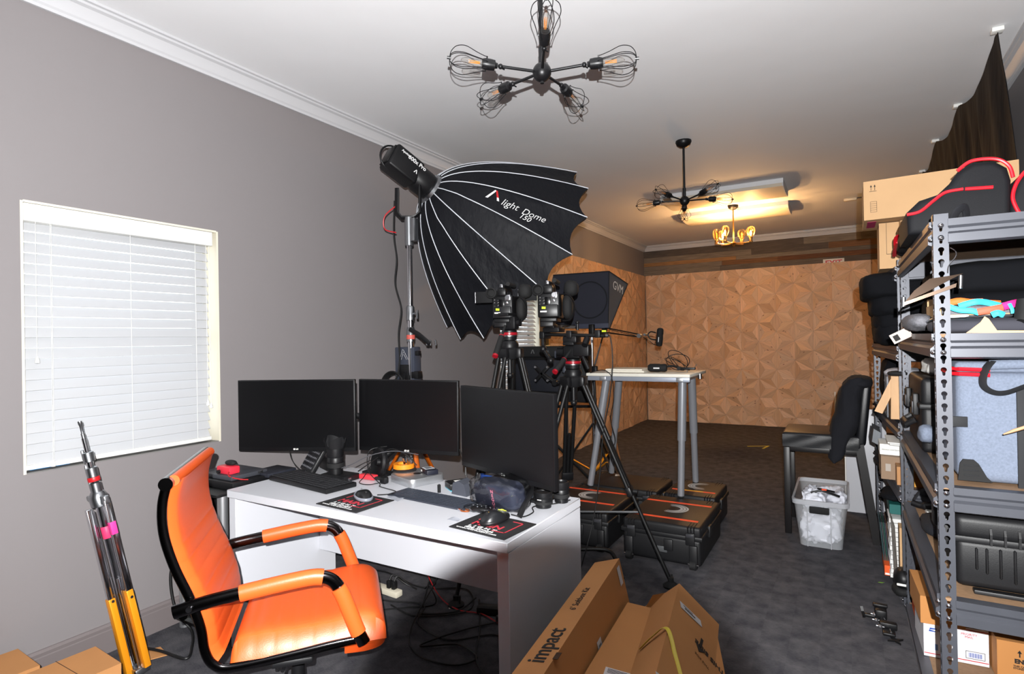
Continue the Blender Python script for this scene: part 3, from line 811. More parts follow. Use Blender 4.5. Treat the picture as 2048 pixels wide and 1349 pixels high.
# upright camera lens with petal hood
def lens(label, c, r, h, hood=True, cat='camera lens'):
    t = thing('camera_lens', label, cat, c, 0, 'lenses standing on the desk')
    part('barrel', MB().lathe([(0, 0), (r * .86, 0), (r * .88, .006), (r * .88, h * .2), (r * .95, h * .22), (r * .95, h * .42), (r * 1.0, h * .44), (r * 1.0, h * .62), (r * .96, h * .64), (r * 1.02, h * .70), (r * 1.02, h * .98), (r * .8, h), (r * .75, h * .93), (0, h * .9)], 36), M_black, t)
    part('focus_ring', MB().lathe([(r * 1.0, h * .24), (r * 1.03, h * .25), (r * 1.03, h * .41), (r * 1.0, h * .42)], 48), M_rubber, t)
    if hood:
        def f(u, v):
            a = 2 * pi * u; top = h * 1.36 + .012 * cos(2 * a + .3) - .030 * max(0, 1 - abs(((2 * a / pi + .35) % 1) - .5) * 7)
            z = h * .98 + (top - h * .98) * v; q = r * (1.03 + .26 * v)
            return (q * cos(a), q * sin(a), z)
        part('petal_hood', MB().grid(f, 72, 5, thick=-.002), M_blackm, t, sm=50)
    return t
lens('tall black zoom lens with petal hood standing in front of the monitors', (-2.175, 1.985, DZ + .030), .040, .125)
l2 = lens('short black lens standing at the desk corner with a white mark', (-1.052, 2.03, DZ), .036, .062, False)
part('white_marking', MB().rbox((0, -.0368, .036), (.018, .001, .003), .0004), M_paper, l2)
lens('plain black lens behind the short one at the desk edge', (-1.018, 2.125, DZ), .032, .085, False)

t = thing('card_dock', 'flat black recorder box under the tall lens', 'recorder', (-2.15, 1.985, DZ))
part('case', MB().rbox((-2.15, 1.99, DZ + .015), (.16, .10, .030), .003), M_black, t, local=False)
part('front_port', MB().rbox((-2.07, 1.975, DZ + .015), (.002, .02, .008), .0006), M_steel, t, local=False)
t = thing('red_card_reader', 'small red card reader beside the recorder box', 'card reader', (-2.02, 2.06, DZ))
part('case', MB().rbox((-2.025, 2.055, DZ + .013), (.095, .035, .022), .003), mat('coral_red', (226, 60, 70), .4), t, local=False)
part('plug', MB().rbox((-1.955, 2.055, DZ + .012), (.045, .022, .014), .004), M_rubber, t, local=False)
solo('cable_tie_bundle', MB().tube([(-2.30 + .03 * cos(a) * (1 + .2 * sin(3 * a)), 2.10 + .03 * sin(a), DZ + .03 + .025 * sin(a * 1.3)) for a in [i * .35 for i in range(60)]], .003, 6), M_wire, 'small tangle of black cable beside the keypad console', 'cable')
solo('pink_sticky_tab', MB().rbox((0, 0, 0), (.05, .004, .028), .001, M=TR(-2.285, 2.08, DZ + .085, rad(20), rad(25))).rbox((0, 0, -.04), (.004, .004, .07), .001, M=TR(-2.285, 2.08, DZ + .085, rad(20))), M_pink, 'bright pink tab behind the keypad console', 'tab')

# small silver computer with a drive box on top
M = TR(-1.785, 2.135, DZ, rad(-18))
t = thing('mini_computer', 'flat silver mini computer with rounded corners on the desk', 'computer', M=M)
b = bmesh.new(); bmesh.ops.create_cube(b, size=1); bmesh.ops.scale(b, vec=(.197, .197, .036), verts=b.verts)
bmesh.ops.bevel(b, geom=[e for e in b.edges if abs((e.verts[0].co - e.verts[1].co).z) > .01], offset=.032, segments=8, affect='EDGES', profile=.5)
bmesh.ops.bevel(b, geom=[e for e in b.edges if abs(e.verts[0].co.z - e.verts[1].co.z) < 1e-5], offset=.0015, segments=2, affect='EDGES', profile=.5)
bmesh.ops.translate(b, vec=(0, 0, .018), verts=b.verts)
part('body', MB().bm(b), M_alu, t, sm=40)
part('round_emblem', MB().lathe([(0, .0367), (.019, .0367), (.019, .036)], 24).bx(-.003, .003, .012, .024, .036, .0368), M_black, t)
M = TR(-1.735, 2.165, DZ + .0365, rad(-30))
t = thing('battery_box', 'small dark box with a grey label on top of the silver computer', 'box', M=M)
part('box', MB().rbox((0, 0, .011), (.088, .056, .022), .002), mat('navy_box', (26, 28, 40), .45), t)
part('label', MB().bx(-.040, .012, -.024, .024, .0221, .0226), mat('pale_label', (200, 202, 206), .5), t, sm=0)
part('label_panel', MB().bx(-.034, .006, -.016, .016, .0226, .0229), mat('mid_grey_print', (110, 112, 116), .5), t, sm=0)
part('side_sticker', MB().bx(-.044 + .006, -.044 + .020, -.0286, -.028, .006, .015), M_paper, t, sm=0)
t = thing('square_puck', 'black square plug at the corner of the silver computer', 'plug', (-1.90, 2.03, DZ))
part('body', MB().rbox((-1.895, 2.025, DZ + .016), (.034, .03, .032), .006), M_black, t, local=False)
part('cable', MB().tube(curve([(-1.895, 2.03, DZ + .01), (-1.93, 1.97, DZ + .004), (-2.0, 1.97, DZ + .004), (-2.02, 2.02, DZ + .02), (-2.04, 2.10, DZ + .07)], 6), .0022, 6), M_wire, t, local=False)

# clutter between the monitors
t = thing('round_fan', 'round black disc standing on edge behind the silver computer', 'reel', (-2.0, 2.125, DZ))
F_ = frame((-1.99, 2.115, DZ + .075), (-.35, -.9, .15))
part('rim', MB().lathe([(.0, 0), (.055, 0), (.072, .006), (.074, .02), (.066, .03), (.05, .026), (.03, .02), (0, .018)], 36, F_), M_black, t, local=False)
part('hub_cap', MB().lathe([(.0, .035), (.016, .034), (.02, .02)], 20, F_), M_bezel, t, local=False)
t = thing('tape_roll', 'black tape roll stack with a white label behind the silver computer', 'tape roll', (-1.88, 2.19, DZ))
part('roll', MB().lathe([(0, 0), (.056, 0), (.058, .004), (.058, .04), (.05, .046), (0, .046)], 32, TR(-1.885, 2.16, DZ)), M_rubber, t, local=False)
part('label', MB().lathe([(.0585, .008), (.0585, .026)], 8, TR(-1.885, 2.16, DZ), a0=rad(-110), a1=rad(-60)), M_paper, t, local=False)
t = thing('tape_roll', 'orange tape roll lying on top of the black ones', 'tape roll', (-1.90, 2.17, DZ + .046))
part('roll', MB().lathe([(.03, .0), (.052, 0), (.052, .022), (.03, .022), (.03, 0)], 32, TR(-1.895, 2.165, DZ + .047)), mat('orange_gaffer_tape', (245, 140, 30), .5), t, local=False)
for k, (lab, pts, r, m_) in enumerate((
    ('black cable arching over the orange tape roll', [(-2.1, 2.06, .76), (-2.02, 2.10, .82), (-1.95, 2.13, .87), (-1.86, 2.14, .85), (-1.80, 2.15, .80)], .0028, M_wire),
    ('grey cable crossing in front of the monitor arm', [(-2.22, 1.97, .765), (-2.10, 2.0, .80), (-2.0, 2.04, .85), (-1.9, 2.1, .87), (-1.83, 2.2, .84)], .0024, mat('grey_cable', (70, 70, 74), .5)),
    ('thin black cable hanging from the first monitor to the desk', [(-2.50, 1.97, .87), (-2.49, 1.98, .80), (-2.46, 2.0, .75), (-2.45, 2.03, .735)], .0026, M_wire),
    ('black cable loop in front of the far wall beside the turned-in monitor', [(-1.62, 2.3, .74), (-1.63, 2.32, .85), (-1.60, 2.30, .98), (-1.55, 2.26, 1.04)], .0028, M_wire),
    ('black cable dropping behind the turned-in monitor', [(-1.60, 2.28, .735), (-1.615, 2.29, .80), (-1.63, 2.27, .87)], .003, M_wire))):
    solo('desk_cable', MB().tube(curve(pts, 8), r, 6), m_, lab, 'cable', 'loose cables on the desk')
t = thing('metal_spigot', 'bunch of chrome spigots and screws above the orange tape', 'spigot', (-1.87, 2.2, DZ + .07))
for k in range(5):
    a = k * 1.3
    part('stud', MB().cyl((-1.87 + .02 * cos(a), 2.17 + .015 * sin(a), DZ + .069), (-1.87 + .03 * cos(a + .4), 2.17 + .03 * sin(a), DZ + .10), .006, n=8), M_chrome, t, local=False)

# teal edged boxes, speaker, bag, headset
M_teal = mat('teal_stripe', (60, 170, 190), .5)
for lab, c, rz in (('black drive with a teal edge beside the silver computer', (-1.525, 2.115), -35), ('black drive with a teal edge under the turned-in monitor', (-1.40, 2.17), -35)):
    M = TR(c[0], c[1], DZ, rad(rz))
    t = thing('external_drive', lab, 'drive', M=M, group='two black drives with teal edges')
    part('case', MB().rbox((0, 0, .018), (.085, .11, .028), .003), M_black, t)
    part('teal_base', MB().rbox((0, 0, .005), (.083, .108, .009), .002), M_teal, t)
    part('sticker', MB().bx(-.02, .018, -.02, .025, .0321, .0325), M_paper, t, sm=0)
solo('folded_note', MB().bx(-.03, .03, -.02, .02, 0, .001, M=TR(-1.46, 2.13, DZ + .001, rad(20))), M_paper, 'small white note lying between the two teal edged drives', 'note')
t = thing('desk_speaker', 'dark grey wedge speaker lying behind the slim keyboard', 'speaker', (-1.46, 2.045, DZ))
part('body', MB().prism([(-.045, 0), (.045, 0), (.03, .05), (-.005, .062), (-.035, .05)], .07, axes((-1.455, 2.085, DZ), (1, -.15, 0), (0, 0, 1), (.0, -1, 0))), mat('charcoal_fabric', (64, 67, 76), .7), t, local=False, sm=20)
t = thing('aa_battery', 'small black battery standing beside the slim keyboard', 'battery', (-1.562, 2.015, DZ))
part('cell', MB().cyl((-1.562, 2.015, DZ), (-1.562, 2.015, DZ + .034), .0075, n=16), M_black, t, local=False)
part('terminal', MB().cyl((-1.562, 2.015, DZ + .034), (-1.562, 2.015, DZ + .037), .003, n=10), M_chrome, t, local=False)

M_plast = thin_glass('clear_plastic_film', (.93, .94, .95), .13)
M_scrap = mat('milky_film', (196, 200, 210), .3, alpha=.45)
t = thing('cable_bag', 'clear plastic bag holding a dark blue cloth pouch with pink writing', 'bag', (-1.21, 1.94, DZ))
Mb = TR(-1.205, 1.945, DZ + .055, rad(-10), rad(12))
part('pouch', MB().pillow((0, 0, 0), (.22, .10, .105), 5, .003, 14, 2, 30, M=Mb), mat('navy_pouch', (40, 44, 60), .7, bump=(60, .4)), t, local=False, sm=60)
part('plastic_wrap', MB().pillow((0, .005, .006), (.285, .14, .13), 3.2, .011, 18, 4, 36, M=Mb), M_plast, t, local=False, sm=60)
text('lettering', 'N\nE\nG\nO\nT', .0185, Mb @ axes((.012, -.0545, .0), (1, 0, 0), (0, 0, 1), (0, -1, 0)), mat('pink_print', (200, 110, 130), .6), t, bold=.0004)
part('blue_clip', MB().tube(curve([(-1.335, 2.02, DZ + .085), (-1.31, 1.99, DZ + .105), (-1.26, 1.98, DZ + .108), (-1.22, 1.98, DZ + .10)], 6), .006, 8, flat=(1.6, .6)), mat('bright_blue', (50, 110, 230), .4), t, local=False)
t = thing('headphones', 'black headband of headphones standing beside the clear bag', 'headphones', (-1.08, 1.93, DZ))
part('headband', MB().tube(curve([(-1.06, 1.845, DZ + .008), (-1.052, 1.87, DZ + .045), (-1.058, 1.93, DZ + .075), (-1.10, 2.0, DZ + .085), (-1.15, 2.05, DZ + .06)], 8), .011, 8, flat=(1.5, .35)), M_black, t, local=False)
part('ear_cup', MB().lathe([(0, -.012), (.03, -.012), (.034, 0), (.03, .012), (0, .014)], 24, frame((-1.152, 2.055, DZ + .04), (1, .6, .2))), M_black, t, local=False)
t = thing('bolt_bag', 'small clear bag of black screws beside the gaming mouse mat', 'bag', (-1.23, 1.87, DZ))
part('screws', MB().pillow((-1.235, 1.862, DZ + .012), (.10, .05, .022), 2.2, .006, 60, 5, 24), M_black, t, local=False, sm=60)
part('film', MB().pillow((-1.24, 1.86, DZ + .013), (.15, .075, .026), 2.6, .006, 30, 6, 28), M_plast, t, local=False, sm=60)
mb = MB()
for k in range(7): mb.sph((-1.27 + .013 * k, 1.855 + .012 * sin(k * 2.1), DZ + .024), .0035, 8)
part('screw_heads', mb, M_chrome, t, local=False)
t = thing('copper_key_ring', 'copper coloured ring and clip in front of the screw bag', 'ring', (-1.295, 1.845, DZ))
part('ring', MB().tube([(-1.30 + .02 * cos(a), 1.838 + .013 * sin(a), DZ + .004) for a in [2 * pi * i / 20 for i in range(20)]], .003, 6, closed=True), mat('copper', (200, 110, 60), .3, metal=.8), t, local=False)
part('clip', MB().rbox((-1.318, 1.832, DZ + .006), (.02, .012, .012), .004), M_chrome, t, local=False)
solo('plastic_scrap', MB().grid(lambda u, v: (-1.72 + .09 * u, 1.85 + .05 * v - .03 * u, DZ + .0015 + .006 * sin(u * 5) ** 2 * v), 8, 6, thick=.0004), M_scrap, 'scrap of clear plastic film behind the grey-rimmed mouse', 'plastic film')
solo('plastic_scrap', MB().grid(lambda u, v: (-1.30 + .05 * u, 1.72 + .03 * v, DZ + .0012 + .004 * sin(u * 4) * v), 8, 6, thick=.0004), M_scrap, 'scrap of clear plastic film left of the gaming mouse mat'.replace('left of', 'next to'), 'plastic film')
solo('pen', MB().cyl((-2.47, 1.90, DZ + .005), (-2.40, 2.03, DZ + .005), .0045, n=10), M_whiteplastic, 'white pen lying at the end of the thick keyboard', 'pen')
# ------------------------------------------------------------------ orange office chair
M_orange = mat('orange_leather', (210, 84, 32), .40, spec=.45, bump=(260, .12))
M_chair_frame = mat('dark_chrome', (70, 68, 70), .16, metal=1.0)
K = .96
CH = TR(-1.77, 1.15, 0, .817)
t = thing('office_chair', 'orange leather office chair with chrome arms in front of the desk', 'chair', M=CH)
def cz(z): return 1.4 - (1.4 - z) * K
PA = curve([(-.115, 1.005), (-.128, .93), (-.118, .84), (-.085, .74), (-.045, .64), (-.012, .55), (.002, .48), (.03, .437), (.08, .424), (.2, .43), (.34, .445), (.45, .452), (.49, .43)] and
           [(a * K, 0, cz(z)) for a, z in [(-.108, 1.005), (-.125, .93), (-.122, .84), (-.095, .74), (-.055, .64), (-.028, .55), (-.018, .48), (.004, .437), (.05, .420), (.2, .428), (.34, .44), (.44, .445)]], 8)
def off(path, i):
    t_ = (path[min(i + 1, len(path) - 1)] - path[max(i - 1, 0)]).normalized(); return V(t_.z, 0, -t_.x) * -1
HW = .232
def back_pad():
    mb = MB(); n = int(len(PA) * .66); seg = []
    L = [0]
    for i in range(1, n): L.append(L[-1] + (PA[i] - PA[i - 1]).length)
    NU = 150
    def at(s_):
        for i in range(1, n):
            if L[i] >= s_: k = (s_ - L[i - 1]) / (L[i] - L[i - 1]); return PA[i - 1].lerp(PA[i], k), off(PA, i)
        return PA[n - 1], off(PA, n - 1)
    T = L[-1]
    def f(u, v):
        p, nn_ = at(T * u); w = (v - .5) * 2
        e = (1 - abs(w) ** 8) ** .3
        g = abs(sin(pi * T * u / .052)) ** .35 if .30 < u < .95 and abs(w) < .99 else 1
        th = .030 * e * (.90 + .10 * g)
        return p + nn_ * th + V(0, w * HW, 0)
    mb.grid(f, NU, 24)
    mb.grid(lambda u, v: at(T * u)[0] + V(0, (v - .5) * 2 * HW * .995, 0) - at(T * u)[1] * .004, 40, 2)
    return mb
part('backrest', back_pad(), M_orange, t, sm=50)
SP = curve([(x, 0, z) for x, z in [(.045, .432), (.05, .47), (.07, .502), (.14, .510), (.24, .508), (.34, .512), (.42, .520), (.470, .512), (.503, .485), (.512, .45), (.498, .415), (.45, .402), (.38, .404)]], 10)
def seat_pad():
    def f(u, v):
        # u around the cross-section front to back over the top, v across
        w = (v - .5) * 2; e = (1 - abs(w) ** 10) ** .25
        prof = [(.045, .432), (.05, .47), (.07, .502), (.14, .510), (.24, .508), (.34, .512), (.42, .520), (.465, .515), (.500, .490), (.514, .455), (.508, .425), (.485, .408), (.44, .402), (.38, .404)]
        p_ = SP[min(int(u * (len(SP) - 1) + .5), len(SP) - 1)]; x, z = p_.x, p_.z
        base = .432; z = base + (z - base) * (e if z > base else 1)
        if .10 < x < .44 and z > base + .02: z -= .0035 * (1 - abs(sin(pi * x / .056)) ** .5)
        yy = w * HW * (1 + .03 * (1 - e))
        return (x * K, yy, cz(z))
    mb = MB().grid(f, len(SP) - 1, 30)
    mb.grid(lambda u, v: ((.045 + .43 * u) * K, (v - .5) * 2 * HW * .98, cz(.418)), 4, 4)
    return mb
part('seat', seat_pad(), M_orange, t, sm=50)
for s_ in (-1, 1):
    part('side_frame', MB().tube([p + V(0, s_ * (HW + .004), 0) - off(PA, i) * .004 for i, p in enumerate(PA)], .009, 10, flat=(.8, 1.5)), M_chair_frame, t, sm=60)
    y = s_ * (HW + .022)
    ap = [(-.10, .615), (-.02, .632), (.10, .648), (.22, .662), (.30, .666), (.345, .650), (.372, .61), (.395, .55), (.42, .48), (.44, .435)]
    path = curve([(a * K, y, cz(z)) for a, z in ap], 6)
    arm = part('armrest', MB().tube(path, .020, 12, flat=(.6, 1)), M_chair_frame, t, sm=60)
    part('front_sleeve', MB().tube(path[11:27], .0245, 14, flat=(.78, 1)), M_orange, arm, sm=60)
    part('lower_sleeve', MB().tube(path[34:50], .0235, 14, flat=(.78, 1)), M_orange, arm, sm=60)
    part('arm_bolt', MB().cyl((-.055 * K, y - .02, cz(.625)), (-.055 * K, y + .02, cz(.625)), .008, n=12), M_chrome, arm)
part('top_bar', MB().cyl((-.116 * K, -HW - .02, cz(.992)), (-.116 * K, HW + .02, cz(.992)), .019, n=20), M_chair_frame, t)
part('cross_bar', MB().cyl((-.075 * K, -HW - .02, cz(.60)), (-.075 * K, HW + .02, cz(.60)), .012, n=14), M_chair_frame, t)
part('top_roll', MB().cyl((-.100 * K, -HW, cz(.998)), (-.100 * K, HW, cz(.996)), .016, n=24), M_orange, t)
part('under_frame', MB().rbox((.22 * K, 0, cz(.40)), (.2, .22, .03), .006).rbox((.22 * K, 0, cz(.385)), (.12, .42, .02), .006), M_black, t)
part('gas_column', MB().cyl((.22 * K, 0, .12), (.22 * K, 0, cz(.40)), .022, n=18).cyl((.22 * K, 0, .09), (.22 * K, 0, .24), .030, n=18), M_black, t)
part('tilt_lever', MB().tube([(.22 * K, -.02, cz(.375)), (.20 * K, -.14, cz(.37)), (.19 * K, -.20, cz(.36))], .006, 8), M_black, t)
for k in range(5):
    a = 2 * pi * k / 5 + .5; d = V(cos(a), sin(a), 0); c = V(.22 * K, 0, .10)
    lg = part('base_leg', MB().tube([c, c + d * .15 + V(0, 0, .0), c + d * .28 + V(0, 0, -.03)], [.03, .024, .018], 10, flat=(1, .6)), M_chair_frame, t, sm=60)
    part('caster', MB().cyl(c + d * .29 + V(-d.y * .022, d.x * .022, -.072), c + d * .29 + V(d.y * .022, -d.x * .022, -.072), .027, n=18).cyl(c + d * .29 + V(0, 0, -.06), c + d * .285 + V(0, 0, -.03), .008, n=8), M_rubber, lg)

# ------------------------------------------------------------------ folded roller stand leaning at the window
P0, P1 = V(-2.615, 1.30, .012), V(-2.735, 1.135, 1.095); ax_ = (P1 - P0).normalized()
F_ = frame(P0, ax_, (0, -1, 0)); LL = (P1 - P0).length
M_legorange = mat('orange_anodised', (250, 160, 30), .3, metal=.35, spec=.6)
t = thing('folded_light_stand', 'folded chrome light stand with orange lower legs leaning under the window', 'light stand', M=F_)
def st(z0, z1, r, **k): return MB().cyl((0, 0, z0), (0, 0, z1), r, n=24, **k)
part('outer_tube', st(.05, .80, .0175), M_chrome, t)
part('riser', st(.80, .96, .013).cyl((0, 0, .96), (0, 0, 1.03), .009, n=16), M_chrome, t)
part('spigot', MB().lathe([(.007, 1.03), (.007, 1.05), (.005, 1.052), (.006, 1.085), (.008, 1.088), (.008, LL), (0, LL)], 16), M_steel, t)
for z in (.82, .885, .95):
    c = part('locking_collar', MB().lathe([(.014, -.022), (.021, -.02), (.021, .018), (.014, .022)], 20, TR(0, 0, z)), M_steel, t)
    part('t_handle', MB().cyl((0, 0, z), (.035, 0, z + .005), .005, n=8).rbox((.04, 0, z + .008), (.014, .014, .045), .006), M_steel, c)
part('red_band', MB().lathe([(.0215, .846), (.0222, .848), (.0222, .862), (.0215, .864)], 20), M_red, t)
part('red_band', MB().lathe([(.0185, .60), (.0192, .601), (.0192, .65), (.0185, .651)], 20), mat('pink_tape_band', (225, 60, 110), .5), t)
part('hub_casting', MB().lathe([(.018, .735), (.032, .74), (.034, .78), (.024, .80), (.018, .80)], 20).rbox((-.045, 0, .765), (.05, .02, .035), .004).rbox((.04, .01, .775), (.04, .02, .02), .004), M_steel, t)
for k, (x, y, zt) in enumerate(((-.058, .0, .765), (.045, .02, .72), (.0, .045, .74))):
    lg = part('leg', MB().rbox((x, y, (zt + .28) / 2), (.022, .022, zt - .28), .003), M_chrome, t)
    if k == 0: part('pink_tape', MB().rbox((x, y, .645), (.0235, .0235, .055), .003), M_pink, lg)
    part('leg_channel', MB().rbox((x + .004, y, .185 + (.0 if k else .02)), (.034, .026, .34), .004), M_legorange, lg)
    part('end_bolt', MB().cyl((x - .018, y, .345), (x + .018, y, .345), .006, n=10), M_chrome, lg)
part('brace', MB().rbox((-.03, .01, .22), (.008, .02, .42), .002).rbox((.022, .01, .22), (.008, .02, .42), .002), M_chrome, t)
part('foot_casting', MB().rbox((0, .01, .022), (.09, .06, .03), .006), M_steel, t)
part('yellow_tag', MB().rbox((.012, -.035, .05), (.024, .004, .06), .001), M_yellow, t)

# dark power unit, its silver legged stand and the electronics behind the chair
t = thing('side_stand', 'black shelf stand with silver round legs beside the desk', 'stand', (-2.72, 1.78, 0))
for x, y in ((-2.875, 1.635), (-2.55, 1.635), (-2.875, 2.0), (-2.55, 2.0)):
    part('leg', MB().cyl((x, y, 0), (x, y, .70), .024, n=20), M_alu, t, local=False)
for z in (.055, .44, .695):
    part('shelf', MB().rbox(((-2.9 - 2.525) / 2, 1.80, z), (.375, .42, .014), .003), M_blackmet, t, local=False)
t = thing('power_unit', 'black finned power unit with a round chrome handle behind the chair', 'power unit', (-2.82, 1.63, .447))
part('case', MB().rbox((-2.80, 1.66, .545), (.20, .16, .185), .004), M_black, t, local=False)
mb = MB()
for i in range(13): mb.bx(-2.895, -2.705, 1.572, 1.58, .458 + i * .013, .463 + i * .013)
part('fins', mb, M_blackmet, t, local=False, sm=0)
part('handle', MB().lathe([(.028, 0), (.036, .003), (.036, .012), (.028, .015), (.028, 0)], 24, frame((-2.745, 1.572, .555), (0, -1, 0))), M_chrome, t, local=False)
part('cable', MB().tube(curve([(-2.86, 1.6, .66), (-2.93, 1.56, .64), (-2.925, 1.55, .55), (-2.86, 1.58, .50)], 8), .004, 6).tube(curve([(-2.84, 1.6, .67), (-2.91, 1.55, .66), (-2.91, 1.54, .57), (-2.85, 1.57, .52)], 8), .004, 6), M_wire, t, local=False)
solo('power_cable', MB().tube(curve([(-2.80, 1.59, .44), (-2.84, 1.55, .30), (-2.82, 1.56, .12), (-2.76, 1.6, .02), (-2.62, 1.52, .012), (-2.55, 1.45, .012), (-2.72, 1.43, .012), (-2.84, 1.40, .012)], 10), .0065, 8), M_wire, 'thick black cable running down to the carpet behind the orange chair', 'cable')
t = thing('network_switch', 'stack of flat black electronics on the side stand behind the chair', 'electronics', (-2.72, 1.78, .702))
part('lower_unit', MB().rbox((-2.69, 1.80, .722), (.33, .26, .036), .004), M_black, t, local=False)
part('upper_unit', MB().rbox((-2.70, 1.79, .752), (.27, .2, .022), .004), mat('dark_grey_plastic', (60, 62, 68), .4), t, local=False)
t = thing('red_audio_box', 'small red audio box with a red cable on the side stand', 'audio box', (-2.66, 1.72, .763))
part('body', MB().rbox((-2.655, 1.735, .782), (.105, .06, .038), .008), mat('bright_red_metal', (222, 48, 66), .35), t, local=False)
part('knob', MB().cyl((-2.675, 1.702, .776), (-2.675, 1.69, .776), .009, n=14), M_black, t, local=False)
part('red_cable', MB().tube(curve([(-2.61, 1.71, .78), (-2.58, 1.69, .765), (-2.545, 1.72, .748), (-2.52, 1.75, .742)], 6), .003, 6), M_redwire, t, local=False)
part('foam_top', MB().pillow((-2.655, 1.75, .812), (.07, .04, .026), 2.4, 0, 5, 1, 16), M_rubber, t, local=False)
t = thing('flat_router', 'flat black box lying at the corner beside the white desk', 'box', (-2.54, 1.93, .702))
part('case', MB().rbox((-2.575, 1.93, .74), (.15, .17, .02), .003, M=None), mat('slate_black', (38, 40, 48), .4), t, local=False)
part('cable_coil', MB().tube([(-2.61 + .05 * cos(a), 1.85 + .03 * sin(a), .745 + .001 * a) for a in [i * .4 for i in range(40)]], .0025, 6), M_wire, t, local=False)

# ------------------------------------------------------------------ big dome softbox on its stand
DC = CAM_P + (V(-2.184, 2.784, 2.336) - CAM_P) * 1.103; daz, del_ = 1.182, -.513
da = V(cos(del_) * cos(daz), cos(del_) * sin(daz), sin(del_)); du = da.cross(V(0, 0, 1)).normalized(); dv = du.cross(da)
NR = 16; DROLL = .997; DD = .769; DR = .75
M_dome = mat('black_softbox_cloth', (16, 17, 22), .6, spec=.25, bump=(16, .55, .02), stretch=(1, 1, .5))
M_silverin = mat('silver_lining', (190, 190, 192), .4, metal=.6)
M_rib = mat('white_rod', (216, 220, 228), .4)
M_diffcloth = mat('white_diffusion_cloth', (235, 235, 235), .8)
def dr(s_): return .085 + (DR - .085) * s_ ** .62
t = thing('dome_softbox', 'large black dome softbox with white ribs mounted high on the chrome stand', 'softbox', DC, 0)
def dome(u, v, k=1.0):
    th = DROLL - 2 * pi * u; s_ = v
    ph = (u * NR) % 1.0; d_ = (ph - .5) * 2 * pi / NR
    fl_ = cos(pi / NR) / cos(d_)
    w_ = sin(pi * ph) ** .8 * s_ ** 2
    r = dr(s_) * fl_ * k * (1 - .055 * w_ - .012 * sin(pi * ph) * sin(pi * s_))
    return DC + da * DD * (s_ - .05 * w_) + du * r * cos(th) + dv * r * sin(th)
part('shell', MB().grid(lambda u, v: dome(u, v ** 1.4 * .995 + .005), NR * 6, 22), M_dome, t, local=False, sm=32)
part('inner_lining', MB().grid(lambda u, v: dome(1 - u, v ** 1.4 * .90 + .005, .93), NR * 6, 12), M_silverin, t, local=False, sm=32)
def rim(u, v):
    p = dome(u, 1.0, 1 - .03 * v); return p + da * .012 * v
part('front_lip', MB().grid(rim, NR * 6, 1, thick=.002), M_dome, t, local=False, sm=0)
fr_ = MB(); fr_.v = [DC + da * (DD * .86)] + [DC + da * (DD * .86) + (du * cos(DROLL - 2 * pi * k / NR) + dv * sin(DROLL - 2 * pi * k / NR)) * DR * .80 for k in range(NR)]
fr_.f = [[0, 1 + k, 1 + (k + 1) % NR] for k in range(NR)]; fr_.m = [0] * NR
part('diffusion_front', fr_, M_diffcloth, t, local=False, sm=0)
for k in range(NR):
    pts = []
    for i in range(24):
        s_ = (i / 23) ** 1.5 * .995 + .005; th = DROLL - 2 * pi * k / NR; r = dr(s_) + .004
        if k in (3, 5, 14) and 3 < i < 7: r += .012 * (1 - abs(i - 5) / 2)
        pts.append(DC + da * (DD * s_ - .002) + (du * cos(th) + dv * sin(th)) * r)
    part('rib', MB().tube(pts, .0032, 6), M_rib, t, local=False, sm=60)
FD = axes(DC, du, -dv, -da) if False else frame(DC, da)
part('speed_ring', MB().lathe([(.082, -.02), (.102, -.018), (.104, .004), (.092, .012), (.08, .012)], 40, FD), M_steel, t, local=False)
# lettering sits on the panel
def onpanel(k, ph, s_, up_=.006):
    u = (k + ph) / NR; p = dome(u, s_); a_ = dome(u, s_ + .02) - dome(u, s_ - .02); b_ = dome((k + ph + .04) / NR, s_) - dome((k + ph - .04) / NR, s_)
    a_.normalize(); n_ = a_.cross(b_).normalized()
    rad_dir = (p - DC - da * da.dot(p - DC)).normalized()
    if n_.dot(rad_dir) < 0: n_ = -n_
    y_ = n_.cross(a_).normalized()
    return axes(p + n_ * up_, a_, y_, n_)
M_logo = mat('white_print_on_cloth', (225, 225, 225), .7)
Mp = onpanel(2, .42, .52)
text('lettering', 'light', .068, Mp @ TR(-.050, -.016, 0), M_logo, t, shear=.3, bold=-.0004)
text('lettering', 'Dome', .064, Mp @ TR(.118, -.024, .001), M_logo, t, shear=.3, bold=-.0004)
text('lettering', '150', .052, onpanel(2, .72, .60) @ TR(0, 0, 0), M_logo, t, shear=.3)
Me = onpanel(2, .34, .33)
part('emblem', MB().prism([(-.045, -.035), (-.028, -.035), (.012, .035), (-.002, .035)], .001, Me), M_logo, t, local=False, sm=0)
part('emblem_accent', MB().prism([(.004, .035), (.016, .035), (.040, -.012), (.026, -.012)], .0012, Me).prism([(.026, -.012), (.040, -.012), (.050, -.035), (.034, -.035)], .001, Me, mi=1), [M_red, M_logo], t, local=False, sm=0)

